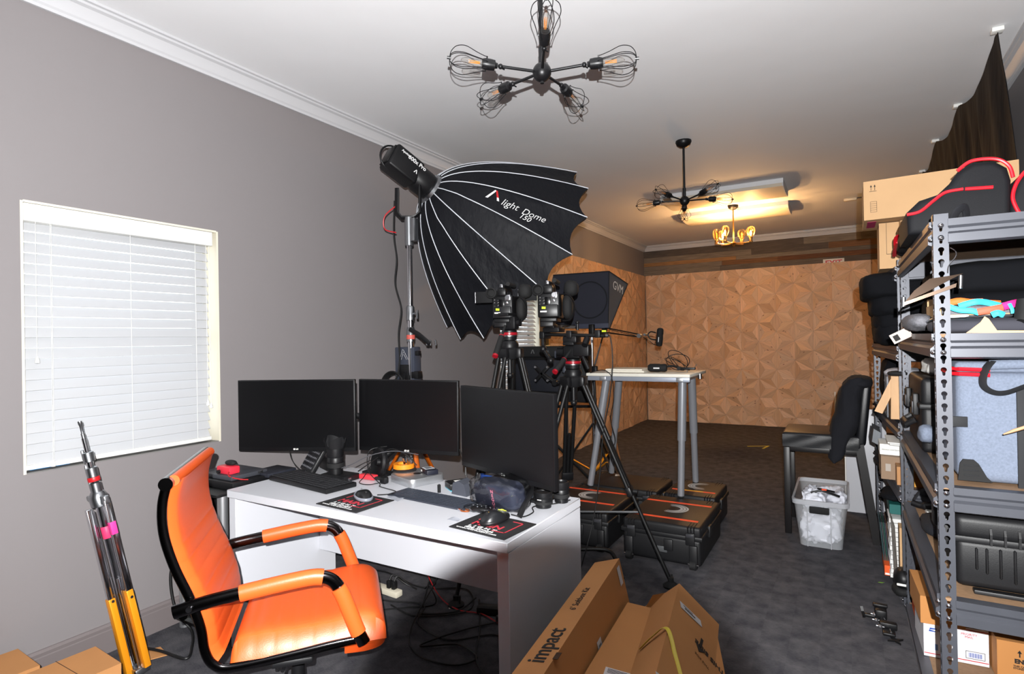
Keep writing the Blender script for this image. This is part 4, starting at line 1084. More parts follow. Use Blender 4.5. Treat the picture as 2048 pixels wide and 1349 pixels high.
# lamp head behind the dome
t = thing('studio_light_head', 'black studio light head behind the dome softbox', 'studio light', DC - da * .2)
F_ = frame(DC - da * .02, -da, (0, 0, 1))       # local z runs backwards; y roughly up
part('nose', MB().lathe([(0, .0), (.085, 0), (.09, .02), (.09, .09), (.078, .13), (0, .13)], 36, F_), M_black, t, local=False)
part('body', MB().rbox((0, 0, .22), (.155, .165, .22), .018, 3, F_), M_black, t, local=False)
part('fan_grille', MB().rbox((0, 0, .333), (.12, .13, .012), .004, 2, F_), M_blackmet, t, local=False)
part('carry_handle', MB().tube([F_ @ V(0, .08 * cos(a) * 1.0, .30 + .085 * sin(a)) for a in [rad(-20) + i * rad(220) / 16 for i in range(17)]], .006, 8), M_black, t, local=False)
part('adjust_knob', MB().lathe([(0, 0), (.018, 0), (.02, .012), (.012, .02), (0, .022)], 18, frame(F_ @ V(-.075, -.03, .30), F_.to_3x3() @ V(-1, -.4, .3))), M_chrome, t, local=False)
Ms = axes(F_ @ V(-.0785, .0, .20), F_.to_3x3() @ V(0, 0, -1), F_.to_3x3() @ V(0, 1, 0), F_.to_3x3() @ V(-1, 0, 0))
if (Ms.to_3x3() @ V(0, 0, 1)).dot(CAM_P - DC) < 0: Ms = axes(F_ @ V(.0785, .0, .20), F_.to_3x3() @ V(0, 0, -1), F_.to_3x3() @ V(0, 1, 0), F_.to_3x3() @ V(1, 0, 0))
text('lettering', 'Aputure', .022, Ms @ TR(-.055, .052, .001), M_logo, t, bold=.0005)
text('lettering', '600x Pro', .038, Ms @ TR(.035, .045, .001), M_logo, t, bold=.0008)
part('emblem', MB().prism([(-.012, -.012), (-.006, -.012), (.003, .012), (-.002, .012)], .001, Ms @ TR(.05, -.01, .001)).prism([(0, .012), (.005, .012), (.014, -.012), (.008, -.012)], .001, Ms @ TR(.05, -.01, .001)), M_logo, t, local=False, sm=0)
YK = CAM_P + (V(-2.255, 2.655, 2.16) - CAM_P) * 1.09
part('yoke', MB().tube([YK + V(-.062, -.035, .18), YK + V(-.068, -.035, .02), YK + V(-.04, -.02, -.015), YK + V(.03, .02, -.015), YK + V(.062, .045, .02), YK + V(.06, .05, .20)], .014, 8, flat=(.7, 1.3)), M_black, t, local=False)
part('safety_cord', MB().tube(curve([YK + V(-.075, -.04, .06), YK + V(-.15, -.06, .0), YK + V(-.16, -.05, -.08), YK + V(-.08, -.03, -.11)], 8), .004, 6), M_red, t, local=False)

SX, SY = -2.46, 2.90
t = thing('chrome_light_stand', 'tall chrome roller stand holding the big dome softbox', 'light stand', (SX, SY, 0))
part('receiver', MB().cyl((SX, SY, 2.03), (SX, SY, 2.215), .028, n=24).rbox((SX + .045, SY, 2.13), (.035, .04, .15), .004), M_steel, t, local=False)
part('upper_tube', MB().cyl((SX, SY, 1.56), (SX, SY, 2.04), .0165, n=24), M_chrome, t, local=False)
part('lower_tube', MB().cyl((SX, SY, .72), (SX, SY, 1.54), .021, n=24), M_chrome, t, local=False)
for z in (1.585, 1.445):
    c = part('locking_collar', MB().lathe([(.018, -.05), (.027, -.045), (.027, .04), (.02, .05)], 24, TR(SX, SY, z)), M_steel, t, local=False)
    if z > 1.5: part('t_handle', MB().cyl((SX, SY, z), (SX + .055, SY, z - .005), .006, n=8).rbox((SX + .06, SY, z - .01), (.014, .014, .06), .006), M_steel, c, local=False)
part('red_band', MB().lathe([(.0275, -.02), (.0282, -.018), (.0282, .006), (.0275, .008)], 24, TR(SX, SY, 1.435)), mat('faded_red_band', (200, 90, 80), .5), t, local=False)
part('leg_collar', MB().lathe([(.02, -.04), (.045, -.03), (.05, .0), (.045, .03), (.02, .04)], 24, TR(SX, SY, .74)), M_steel, t, local=False)
for k in range(3):
    a = rad(-38 + 120 * k); d = V(cos(a), sin(a), 0)
    lg = part('leg', MB().tube([V(SX, SY, .74) + d * .05, V(SX, SY, .04) + d * .48], .014, 8, flat=(1.2, .8)), mat('burnt_orange_anodised', (196, 92, 18), .3, metal=.3), t, local=False)
    part('brace', MB().tube([V(SX, SY, .20) + d * .03, V(SX, SY, .38) + d * .27], .008, 8), M_chrome, lg, local=False)
    part('caster', MB().cyl(V(SX - d.y * .015, SY + d.x * .015, .03) + d * .49, V(SX + d.y * .015, SY - d.x * .015, .03) + d * .49, .03, n=18), M_rubber, lg, local=False)
part('centre_post', MB().cyl((SX, SY, .15), (SX, SY, .72), .018, n=16), M_chrome, t, local=False)
t = thing('light_control_box', 'grey lamp control box with an angular emblem clamped to the chrome stand', 'control box', (-2.29, 2.92, 1.13))
part('case', MB().rbox((-2.503, 2.918, 1.247), (.165, .07, .235), .008), mat('slate_metal', (62, 66, 78), .4, metal=.2), t, local=False)
Mx = axes((-2.503, 2.879, 1.247), (1, 0, 0), (0, 0, 1), (0, -1, 0))
mb = MB()
for a_, b_ in (((-.035, .035), (-.012, .10)), ((-.022, .035), (-.004, .085)), ((-.004, .10), (.036, .035)), ((.0, .07), (.022, .035)), ((-.012, .10), (-.004, .10))):
    mb.tube([(a_[0], a_[1], .0005), (b_[0], b_[1], .0005)], .0008, 4, Mx)
part('outline_emblem', mb, M_logo, t, local=False)
part('battery_plate', MB().rbox((0, -.055, .003), (.075, .115, .006), .003, M=Mx).rbox((0, -.075, .009), (.03, .045, .008), .003, M=Mx), M_black, t, local=False)
for x in (-.045, -.012, .03): part('connector', MB().tube([(-2.29 + x, 2.91, 1.373), (-2.29 + x, 2.91, 1.40), (-2.29 + x - .012 * (x > -.04), 2.91, 1.405)], .006, 8), M_steel, t, local=False)
part('clamp', MB().rbox((-2.421, 2.907, 1.181), (.06, .05, .05), .006).rbox((-2.421, 2.907, 1.323), (.06, .03, .03), .004), M_black, t, local=False)
part('strap', MB().tube([(-2.443, 2.869, 1.482), (-2.361, 2.864, 1.444), (-2.284, 2.875, 1.384)], .012, 8, flat=(.5, 1.3)), M_black, t, local=False)
solo('light_cable', MB().tube(curve([(-2.547, 2.864, 2.329), (-2.558, 2.864, 2.110), (-2.547, 2.875, 1.946), (-2.563, 2.875, 1.783), (-2.525, 2.886, 1.619), (-2.541, 2.875, 1.455), (-2.536, 2.875, 1.291), (-2.547, 2.864, 1.181), (-2.579, 2.842, 1.094), (-2.547, 2.842, 0.963)], 8), .006, 8), M_wire, 'black cable hanging beside the chrome stand', 'cable')
t = thing('cable_coil', 'thick coil of black cable hung on the chrome stand behind the monitors', 'cable', (-2.547, 2.864, 1.017))
for k in range(4):
    part('loop', MB().tube([(-2.552 + (.082 + .006 * k) * cos(a), 2.842 - .008 * k, 1.094 + (.10 + .004 * k) * sin(a)) for a in [2 * pi * i / 30 for i in range(30)]], .006, 8, closed=True), M_wire, t, local=False)

# ------------------------------------------------------------------ video tripods
M_redknob = mat('dark_red_knob', (150, 20, 34), .35)
def tripod(label, apex, feet, rmid=.42, spread=True, group='black video tripods'):
    ax = V(*apex)
    t = thing('video_tripod', label, 'tripod', (ax.x, ax.y, 0), 0, group)
    part('crown', MB().lathe([(0, -.06), (.04, -.055), (.062, -.02), (.066, .0), (.055, .012), (0, .012)], 24, TR(*ax)), M_blackm, t, local=False)
    part('bowl_clamp', MB().lathe([(.052, .012), (.054, .03), (.045, .05), (.03, .055), (0, .055)], 24, TR(*ax)), M_black, t, local=False)
    part('centre_grip', MB().cyl(ax + V(0, 0, -.14), ax + V(0, 0, -.05), .014, n=16).sph(ax + V(0, 0, -.15), .02, 14), M_black, t, local=False)
    for k, f_ in enumerate(feet):
        f_ = V(*f_); d = (f_ - ax); h = V(d.x, d.y, 0).normalized(); s_ = V(-h.y, h.x, 0)
        a0 = ax + h * .06 + V(0, 0, -.02); mid = a0.lerp(f_, .55); low = a0.lerp(f_, .93)
        lg = part('leg', MB().tube([a0 + s_ * .028, mid + s_ * .022], .012, 10).tube([a0 - s_ * .028, mid - s_ * .022], .012, 10).tube([a0.lerp(f_, .30), f_ + V(0, 0, .03)], .0115, 10), M_blackmet, t, local=False)
        part('leg_shoulder', MB().rbox((0, 0, 0), (.085, .035, .06), .010, M=axes(a0, s_, h, V(0, 0, 1))), M_black, lg, local=False)
        part('leg_lock', MB().rbox((0, 0, 0), (.075, .035, .055), .008, M=axes(mid, s_, (f_ - a0).normalized().cross(s_), (f_ - a0).normalized())).cyl(mid + h * .02, mid + h * .045, .014, n=12), M_black, lg, local=False)
        part('rubber_foot', MB().lathe([(0, 0), (.042, 0), (.044, .010), (.03, .022), (.016, .03), (.016, .055), (0, .06)], 24, TR(f_.x, f_.y, 0)).tube([f_ + s_ * .03 + V(0, 0, .02), f_ + s_ * .03 + V(0, 0, .06)], .006, 8), M_rubber, lg, local=False)
    if spread:
        c = V(ax.x, ax.y, rmid * .9); 
        sp = part('spreader', MB().lathe([(0, -.015), (.03, -.012), (.03, .012), (0, .015)], 18, TR(*c)), M_black, t, local=False)
        for f_ in feet:
            f_ = V(*f_); q = (ax + (V(f_.x, f_.y, 0) - V(ax.x, ax.y, 0)).normalized() * .06).lerp(f_, 1 - rmid / ax.z)
            part('spreader_arm', MB().tube([c, V(q.x, q.y, q.z)], .008, 8), M_steel, sp, local=False)
    return t
def fluid_head(t, apex, lever):
    ax = V(*apex) + V(0, 0, .055)
    h = part('fluid_head', MB().lathe([(0, 0), (.042, 0), (.045, .02), (.045, .055), (.04, .06), (0, .06)], 28, TR(*ax)).rbox(ax + V(0, 0, .10), (.11, .06, .08), .014), M_black, t, local=False)
    part('red_ring', MB().lathe([(.0455, .030), (.0475, .032), (.0475, .044), (.0455, .046)], 28, TR(*ax)), M_redknob, h, local=False)
    part('silver_ring', MB().lathe([(.0455, .022), (.0468, .023), (.0468, .028), (.0455, .029)], 28, TR(*ax)), M_steel, h, local=False)
    part('tilt_knob', MB().cyl(ax + V(-.055, 0, .10), ax + V(-.10, 0, .10), .026, n=20).cyl(ax + V(.055, 0, .10), ax + V(.075, 0, .10), .02, n=20), M_black, h, local=False)
    part('top_plate', MB().rbox(ax + V(0, 0, .15), (.07, .14, .018), .004), M_black, h, local=False)
    a0 = ax + V(.0, -.03, .11); a1 = a0 + V(*lever)
    part('pan_bar', MB().tube([a0, a1], .007, 8).tube([a0.lerp(a1, .45), a1], .016, 12), M_rubber, h, local=False)
    part('pan_bar_end', MB().cyl(a1, a1 + (a1 - a0).normalized() * .012, .0165, n=16).cyl(a0.lerp(a1, .44), a0.lerp(a1, .46), .0165, n=16), M_redknob, h, local=False)
A1 = (-1.70, 2.885, 1.342); A2 = (-1.415, 3.15, 1.165)
t1 = tripod('black video tripod on the chrome stand side, holding the lower of the two cameras', A1, [(-1.36, 2.98, 0), (-1.98, 3.26, 0), (-1.80, 2.45, 0)], .46)
fluid_head(t1, A1, (.02, -.16, -.19))
t2 = tripod('black video tripod nearer the hard cases, one leg stretched towards the boxes', A2, [(-.866, 3.199, 0), (-1.63, 2.72, 0), (-1.66, 3.50, 0)], .40)
fluid_head(t2, A2, (-.03, -.15, -.115))

# ------------------------------------------------------------------ cinema cameras seen from behind
M_bodycam = mat('camera_body', (20, 20, 22), .38, spec=.5)
M_dial = mat('silver_dial', (190, 190, 195), .25, metal=.9)
def cinema_camera(label, M):
    t = thing('video_camera', label, 'camera', M=M, group='black cinema cameras on tripods')
    part('body', MB().rbox((0, .08, .085), (.135, .19, .15), .010, 3).rbox((0, -.02, .05), (.12, .03, .075), .006), M_bodycam, t)
    part('base_plate', MB().rbox((0, .06, -.004), (.10, .20, .022), .004).rbox((-.01, .02, -.03), (.08, .12, .03), .004), M_black, t)
    part('handle', MB().tube(curve([(.0, .0, .185), (.0, .02, .215), (.0, .16, .215), (0, .19, .17)], 6), .014, 10, flat=(1.3, 1)).rbox((0, -.01, .18), (.06, .05, .05), .012), M_black, t)
    part('viewfinder', MB().cyl((-.05, -.07, .172), (-.05, .06, .172), .024, n=20).lathe([(.02, 0), (.033, -.01), (.035, -.03), (.028, -.034), (.022, -.02)], 22, frame((-.05, -.07, .172), (0, 1, 0))), M_rubber, t)
    s_ = part('flip_screen', MB().rbox((-.135, .02, .155), (.115, .012, .075), .003), M_blackm, t)
    part('hinge', MB().cyl((-.193, .012, .120), (-.193, .012, .19), .0014, n=8), M_dial, s_)
    part('microphone', MB().cyl((.035, .0, .235), (.035, .16, .235), .014, n=14), M_rubber, t)
    part('front_eyelet', MB().rbox((-.005, -.012, .222), (.018, .01, .022), .003), M_dial, t)
    part('hand_grip', MB().pillow((.105, .08, .075), (.065, .12, .15), 2.8, .0, 5, 1, 24), M_rubber, t, sm=60)
    part('grip_strap', MB().tube(curve([(.075, .02, .15), (.125, .0, .14), (.150, .03, .08), (.130, .02, .0), (.08, .01, -.01)], 6), .014, 8, flat=(1, .35)), M_blackm, t, sm=60)
    part('lens', MB().lathe([(0, 0), (.045, 0), (.045, .06), (.05, .065), (.05, .11), (.058, .115), (.06, .15), (.05, .15), (.048, .13), (0, .13)], 32, frame((0, .175, .085), (0, 1, 0))), M_black, t)
    part('side_pod', MB().pillow((.125, .10, .19), (.09, .10, .10), 2.4, .004, 20, 3, 20), M_rubber, t, sm=60)
    mb = MB()
    for r in range(4):
        for c in range(2): mb.rbox((-.052 + c * .022, -.017, .128 - r * .018), (.012, .006, .007), .002, 1)
    part('buttons', mb, mat('button_grey', (58, 58, 62), .4), t)
    mb = MB()
    for r, c in ((0, 0), (1, 0), (2, 1), (3, 0), (1, 1)): mb.rbox((-.050 + c * .024, -.0205, .133 - r * .018), (.007, .001, .0015), .0004, 1)
    part('button_marks', mb, M_paper, t)
    part('control_panel', MB().rbox((-.005, -.016, .11), (.035, .008, .05), .003), mat('panel_black', (12, 12, 14), .25), t)
    part('upper_dial', MB().lathe([(0, .012), (.013, .012), (.015, .0)], 22, frame((.034, -.015, .145), (0, -1, 0))).rbox((.036, -.014, .145), (.036, .006, .036), .004), M_dial, t)
    part('lower_dial', MB().lathe([(0, .012), (.008, .010), (.010, .0)], 18, frame((.033, -.015, .112), (0, -1, 0))), M_dial, t)
    part('grey_port_block', MB().rbox((.038, -.014, .062), (.03, .01, .055), .004).rbox((.052, -.016, .04), (.014, .012, .05), .004), mat('port_grey', (88, 94, 108), .4), t)
    part('yellow_tag', MB().rbox((-.032, -.037, .066), (.024, .001, .014), .0004, 1, Matrix.Rotation(.08, 4, 'Y')), M_yellow, t)
    part('white_tag', MB().rbox((-.028, -.037, .046), (.040, .001, .009), .0004, 1), M_paper, t)
    return t
c2 = cinema_camera('black cinema camera on the higher rig beside the black rectangular softbox', TR(-1.545, 3.10, 1.52, .30))
dup(c2, TR(-1.725, 2.86, 1.515, .26) @ Matrix.Scale(.9, 4), 'black cinema camera on the tripod nearer the chrome stand, below the dome softbox')

# slider rig joining the second tripod and its camera
t = thing('slider_rig', 'black rod rig and brackets carrying the higher camera above its tripod', 'camera rig', (-1.42, 3.15, 1.37))
part('head_riser', MB().rbox((-1.42, 3.15, 1.395), (.09, .08, .04), .008), M_black, t, local=False)
for dy in (-.03, .03): part('rod', MB().cyl((-1.62, 3.15 + dy, 1.43), (-1.20, 3.15 + dy, 1.412), .010, n=14), M_steel if dy > 0 else M_blackmet, t, local=False)
for x in (-1.60, -1.42, -1.24): part('rod_clamp', MB().rbox((x, 3.15, 1.425), (.035, .10, .045), .006), M_black, t, local=False)
part('camera_post', MB().rbox((-1.535, 3.14, 1.455), (.11, .09, .03), .006).rbox((-1.55, 3.14, 1.475), (.06, .06, .03), .006), M_black, t, local=False)
part('knob', MB().cyl((-1.36, 3.10, 1.45), (-1.36, 3.10, 1.49), .008, n=10).sph((-1.36, 3.10, 1.495), .012, 12), M_black, t, local=False)
part('knob', MB().cyl((-1.30, 3.1, 1.40), (-1.30, 3.06, 1.36), .018, n=14), M_black, t, local=False)
part('articulating_arm', MB().tube([(-1.60, 3.12, 1.43), (-1.59, 3.10, 1.34), (-1.53, 3.08, 1.27)], .011, 10).sph((-1.59, 3.10, 1.34), .022, 12).sph((-1.53, 3.08, 1.27), .02, 12), M_black, t, local=False)
part('hanging_bracket', MB().rbox((-1.34, 3.12, 1.33), (.10, .06, .07), .008).tube([(-1.34, 3.12, 1.30), (-1.30, 3.11, 1.22)], .012, 10), M_black, t, local=False)
part('yellow_tag', MB().rbox((-1.195, 3.10, 1.440), (.024, .012, .010), .002), M_yellow, t, local=False)
solo('rig_cable', MB().tube(curve([(-1.20, 3.1, 1.435), (-1.15, 3.08, 1.40), (-1.14, 3.08, 1.25), (-1.17, 3.1, 1.05), (-1.22, 3.12, .85), (-1.25, 3.13, .6), (-1.30, 3.12, .3), (-1.36, 3.05, .02)], 8), .0032, 6), M_wire, 'thin black cable hanging from the rods in front of the white table', 'cable')
# ------------------------------------------------------------------ rectangular softbox, panel light, stands further back
M_navy = mat('dark_navy_softbox_cloth', (32, 34, 46), .8, bump=(60, .3), sheen=.2)
t = thing('rectangular_softbox', 'dark rectangular softbox with white letters behind the higher camera', 'softbox', (-2.1, 5.1, 1.5))
a0, a1, b1, b0 = V(-2.44, 5.0, 2.02), V(-1.868, 5.0, 2.015), V(-1.885, 5.0, 1.50), V(-2.575, 5.0, 1.555)
f0, f1, g1, g0 = V(-2.52, 5.50, 2.02), V(-1.864, 5.50, 1.937), V(-2.055, 5.48, 1.492), V(-2.66, 5.50, 1.51)
mb = MB(); mb.add([a0, a1, b1, b0, f0, f1, g1, g0], [(0, 3, 2, 1), (0, 1, 5, 4), (1, 2, 6, 5), (2, 3, 7, 6), (3, 0, 4, 7)])
part('cloth_shell', mb, M_navy, t, local=False, sm=0)
part('diffusion_front', MB().add([f0, f1, g1, g0], [(0, 1, 2, 3)]), M_diffcloth, t, local=False, sm=0)
part('lower_flap', MB().rbox(((-1.885 - 2.2) / 2, 4.99, 1.515), (.33, .012, .045), .004), mat('blue_grey_edge', (58, 62, 78), .7), t, local=False)
for p, q in ((a0, a1), (a1, b1), (b1, b0), (a1, f1), (b1, g1), (f1, g1)):
    part('piping', MB().cyl(p, q, .005, n=8), M_blackcloth, t, local=False)
part('round_socket', MB().tube([V(-2.06 + .17 * cos(a), 4.992, 1.76 + .17 * sin(a)) for a in [2 * pi * i / 40 for i in range(40)]], .006, 6, closed=True), M_blackcloth, t, local=False)
nrm = (f1 - a1).cross(b1 - a1).normalized(); 
if nrm.x < 0: nrm = -nrm
xd = (f1 - a1).normalized(); yd = nrm.cross(xd)
text('lettering', 'GVM', .115, axes(a1.lerp(f1, .5) + yd * -.10 * (1 if yd.z > 0 else -1) + nrm * .003, xd, yd, nrm), M_logo, t, bold=-.0008, sx=1.15)
SXc, SYc = -2.02, 4.93
t = thing('softbox_stand', 'chrome light stand with orange braces beside the white table', 'light stand', (SXc, SYc, 0))
part('pole', MB().cyl((SXc, SYc, .16), (SXc, SYc, 1.50), .0125, n=16).cyl((SXc, SYc, .70), (SXc, SYc, .74), .02, n=16), M_chrome, t, local=False)
part('tilt_bracket', MB().rbox((SXc, SYc, 1.48), (.05, .05, .10), .008).rbox((SXc + .03, SYc - .02, 1.10), (.05, .05, .09), .01), M_black, t, local=False)
for k in range(3):
    a = rad(200 + 120 * k); d = V(cos(a), sin(a), 0)
    lg = part('leg', MB().tube([V(SXc, SYc, .62), V(SXc, SYc, .02) + d * .42], .010, 8), M_blackmet, t, local=False)
    part('brace', MB().tube([V(SXc, SYc, .17), V(SXc, SYc, .30) + d * .235], .011, 8, flat=(1.3, .5)), M_legorange, lg, local=False)
t = thing('led_panel_light', 'wide black panel light with a raised top strip standing behind the tripods', 'panel light', (-2.27, 4.5, .86))
part('panel_body', MB().rbox((-2.27, 4.52, 1.06), (.79, .09, .41), .012), M_black, t, local=False)
part('top_strip', MB().rbox((-2.27, 4.50, 1.29), (.79, .11, .095), .014), mat('panel_grey_black', (26, 27, 29), .55), t, local=False)
part('back_cover', MB().rbox((-2.27, 4.468, 1.08), (.60, .02, .28), .01), mat('panel_blue_black', (31, 33, 40), .5), t, local=False)
mb = MB(); Mx = axes((-2.385, 4.444, 1.292), (1, 0, 0), (0, 0, 1), (0, -1, 0))
mb.prism([(-.018, -.018), (-.010, -.018), (.004, .018), (-.002, .018)], .001, Mx).prism([(0, .018), (.006, .018), (.020, -.018), (.012, -.018)], .001, Mx)
part('emblem', mb, mat('dull_grey_print', (96, 96, 98), .6), t, local=False, sm=0)
text('lettering', 'NOVA', .03, Mx @ TR(.12, 0, 0), mat('dull_grey_print', (96, 96, 98), .6), t)
part('yoke', MB().tube([(-2.69, 4.54, 1.08), (-2.70, 4.55, .82), (-2.27, 4.56, .80), (-1.84, 4.55, .82), (-1.85, 4.54, 1.08)], .014, 8), M_black, t, local=False)
part('lower_cloth', MB().rbox((-2.0, 4.535, .93), (.24, .04, .16), .01), M_blackcloth, t, local=False)
t = thing('panel_stand', 'black rolling stand under the wide panel light', 'light stand', (-2.27, 4.56, 0))
part('pole', MB().cyl((-2.27, 4.56, .1), (-2.27, 4.56, .79), .02, n=18), M_blackmet, t, local=False)
for k in range(3):
    a = rad(30 + 120 * k); d = V(cos(a), sin(a), 0)
    part('leg', MB().tube([V(-2.27, 4.56, .5), V(-2.27, 4.56, .02) + d * .46], .014, 8), M_blackmet, t, local=False)
t = thing('monitor_arm_stand', 'black pole stand with an arm ending in a four-armed mounting plate', 'stand', (-1.87, 4.0, 0))
part('pole', MB().cyl((-1.87, 4.02, .1), (-1.87, 4.02, 1.30), .014, n=16), M_steel, t, local=False)
part('base', MB().lathe([(0, 0), (.14, 0), (.145, .01), (.05, .03), (.02, .10), (0, .10)], 30, TR(-1.87, 4.02, 0)), M_black, t, local=False)
part('sleeve', MB().cyl((-1.87, 4.02, 1.14), (-1.87, 4.02, 1.26), .026, n=20).rbox((-1.92, 4.02, 1.28), (.07, .05, .06), .01).cyl((-1.87, 4.02, 1.26), (-1.87, 4.02, 1.33), .018, n=16), mat('steel_grey_paint', (70, 74, 84), .4), t, local=False)
part('clamp', MB().rbox((-1.87, 4.0, 1.06), (.05, .05, .06), .006), M_steel, t, local=False)
part('arm', MB().tube([(-1.88, 3.99, 1.06), (-1.94, 3.98, 1.06), (-2.0, 3.97, 1.10), (-2.04, 3.97, 1.13)], .014, 8).cyl((-1.94, 3.96, 1.06), (-1.94, 4.0, 1.06), .022, n=18), M_black, t, local=False)
vp = part('mounting_plate', MB().rbox((0, 0, 0), (.17, .028, .012), .006, M=axes((-2.05, 3.965, 1.13), (.707, 0, .707), (-.707, 0, .707), (0, -1, 0))).rbox((0, 0, 0), (.028, .17, .012), .006, M=axes((-2.05, 3.965, 1.13), (.707, 0, .707), (-.707, 0, .707), (0, -1, 0))), M_black, t, local=False)
for sx_, sz_ in ((-1, 1), (1, 1), (-1, -1), (1, -1)):
    part('plate_screw', MB().cyl((-2.05 + sx_ * .052, 3.955, 1.13 + sz_ * .052), (-2.05 + sx_ * .052, 3.963, 1.13 + sz_ * .052), .009, n=14), M_dial, vp, local=False)

# broadcast microphone on its boom arm
t = thing('boom_microphone', 'black broadcast microphone at the end of a spring boom arm', 'microphone', (-1.47, 5.2, 1.31))
Fm = frame((-1.475, 5.2, 1.315), (.10, 0, 1))
part('windscreen', MB().lathe([(0, 0), (.024, .004), (.03, .02), (.031, .075), (.029, .10), (.031, .12), (.029, .155), (.018, .168), (0, .17)], 28, Fm), M_rubber, t, local=False)
part('label_strip', MB().bx(-.003, .003, -.0345, -.031, .04, .085, Fm), M_logo, t, local=False, sm=0)
part('swivel_yoke', MB().tube(curve([(-1.50, 5.2, 1.44), (-1.55, 5.2, 1.45), (-1.575, 5.2, 1.42), (-1.55, 5.2, 1.385), (-1.50, 5.2, 1.375)], 6), .006, 8), M_black, t, local=False)
part('arm_joint', MB().cyl((-1.60, 5.17, 1.425), (-1.60, 5.23, 1.425), .012, n=14).cyl((-1.655, 5.17, 1.415), (-1.655, 5.23, 1.415), .02, n=14), M_steel, t, local=False)
part('boom_arm', MB().cyl((-1.66, 5.19, 1.43), (-1.99, 5.19, 1.50), .006, n=8).cyl((-1.66, 5.21, 1.405), (-2.0, 5.21, 1.455), .006, n=8).cyl((-1.70, 5.2, 1.42), (-1.95, 5.2, 1.48), .003, n=6), M_black, t, local=False)
part('lower_arm', MB().cyl((-1.99, 5.19, 1.50), (-2.07, 5.12, 1.15), .007, n=8).cyl((-2.01, 5.21, 1.455), (-2.09, 5.14, 1.12), .007, n=8).cyl((-2.0, 5.17, 1.48), (-2.0, 5.23, 1.48), .02, n=14), M_black, t, local=False)
part('floor_pole', MB().cyl((-2.09, 5.13, 0), (-2.09, 5.13, 1.15), .010, n=12).lathe([(0, 0), (.12, 0), (.12, .012), (.02, .02), (0, .02)], 28, TR(-2.09, 5.13, 0)), M_black, t, local=False)
part('cable', MB().tube(curve([(-1.49, 5.2, 1.32), (-1.53, 5.2, 1.34), (-1.58, 5.2, 1.38), (-1.62, 5.2, 1.40)], 6), .003, 6), M_wire, t, local=False)

# ------------------------------------------------------------------ hard cases on the carpet
M_case = mat('black_hard_case', (20, 20, 22), .5, spec=.4, bump=(240, .12))
M_rib = mat('case_rib', (20, 20, 22), .5)
M_swirl = mat('white_swirl_print', (196, 192, 188), .6)
def swirl(Mx, s_, flip=1):
    """three nested crescents"""
    mb = MB()
    def cres(r0, r1, sh, w):
        A = [(r0 * cos(a) * flip, r0 * sin(a)) for a in [rad(-115) + i * rad(230) / 24 for i in range(25)]]
        B = [((r1 * cos(a) + sh) * flip, r1 * sin(a) * w) for a in [rad(118) - i * rad(236) / 24 for i in range(25)]]
        n = 25
        vs = [(p[0], p[1], 0) for p in A] + [(p[0], p[1], 0) for p in B[::-1]]
        fs = [(i, n + i, n + i + 1, i + 1) for i in range(n - 1)]
        if flip < 0: fs = [f[::-1] for f in fs]
        fs = [f[::-1] for f in fs]
        mb.add([V(*v) * s_ for v in vs], fs, Mx)
    cres(1.0, .93, -.06, .98); cres(.83, .74, -.09, .96); cres(.62, .56, -.12, .93)
    return mb
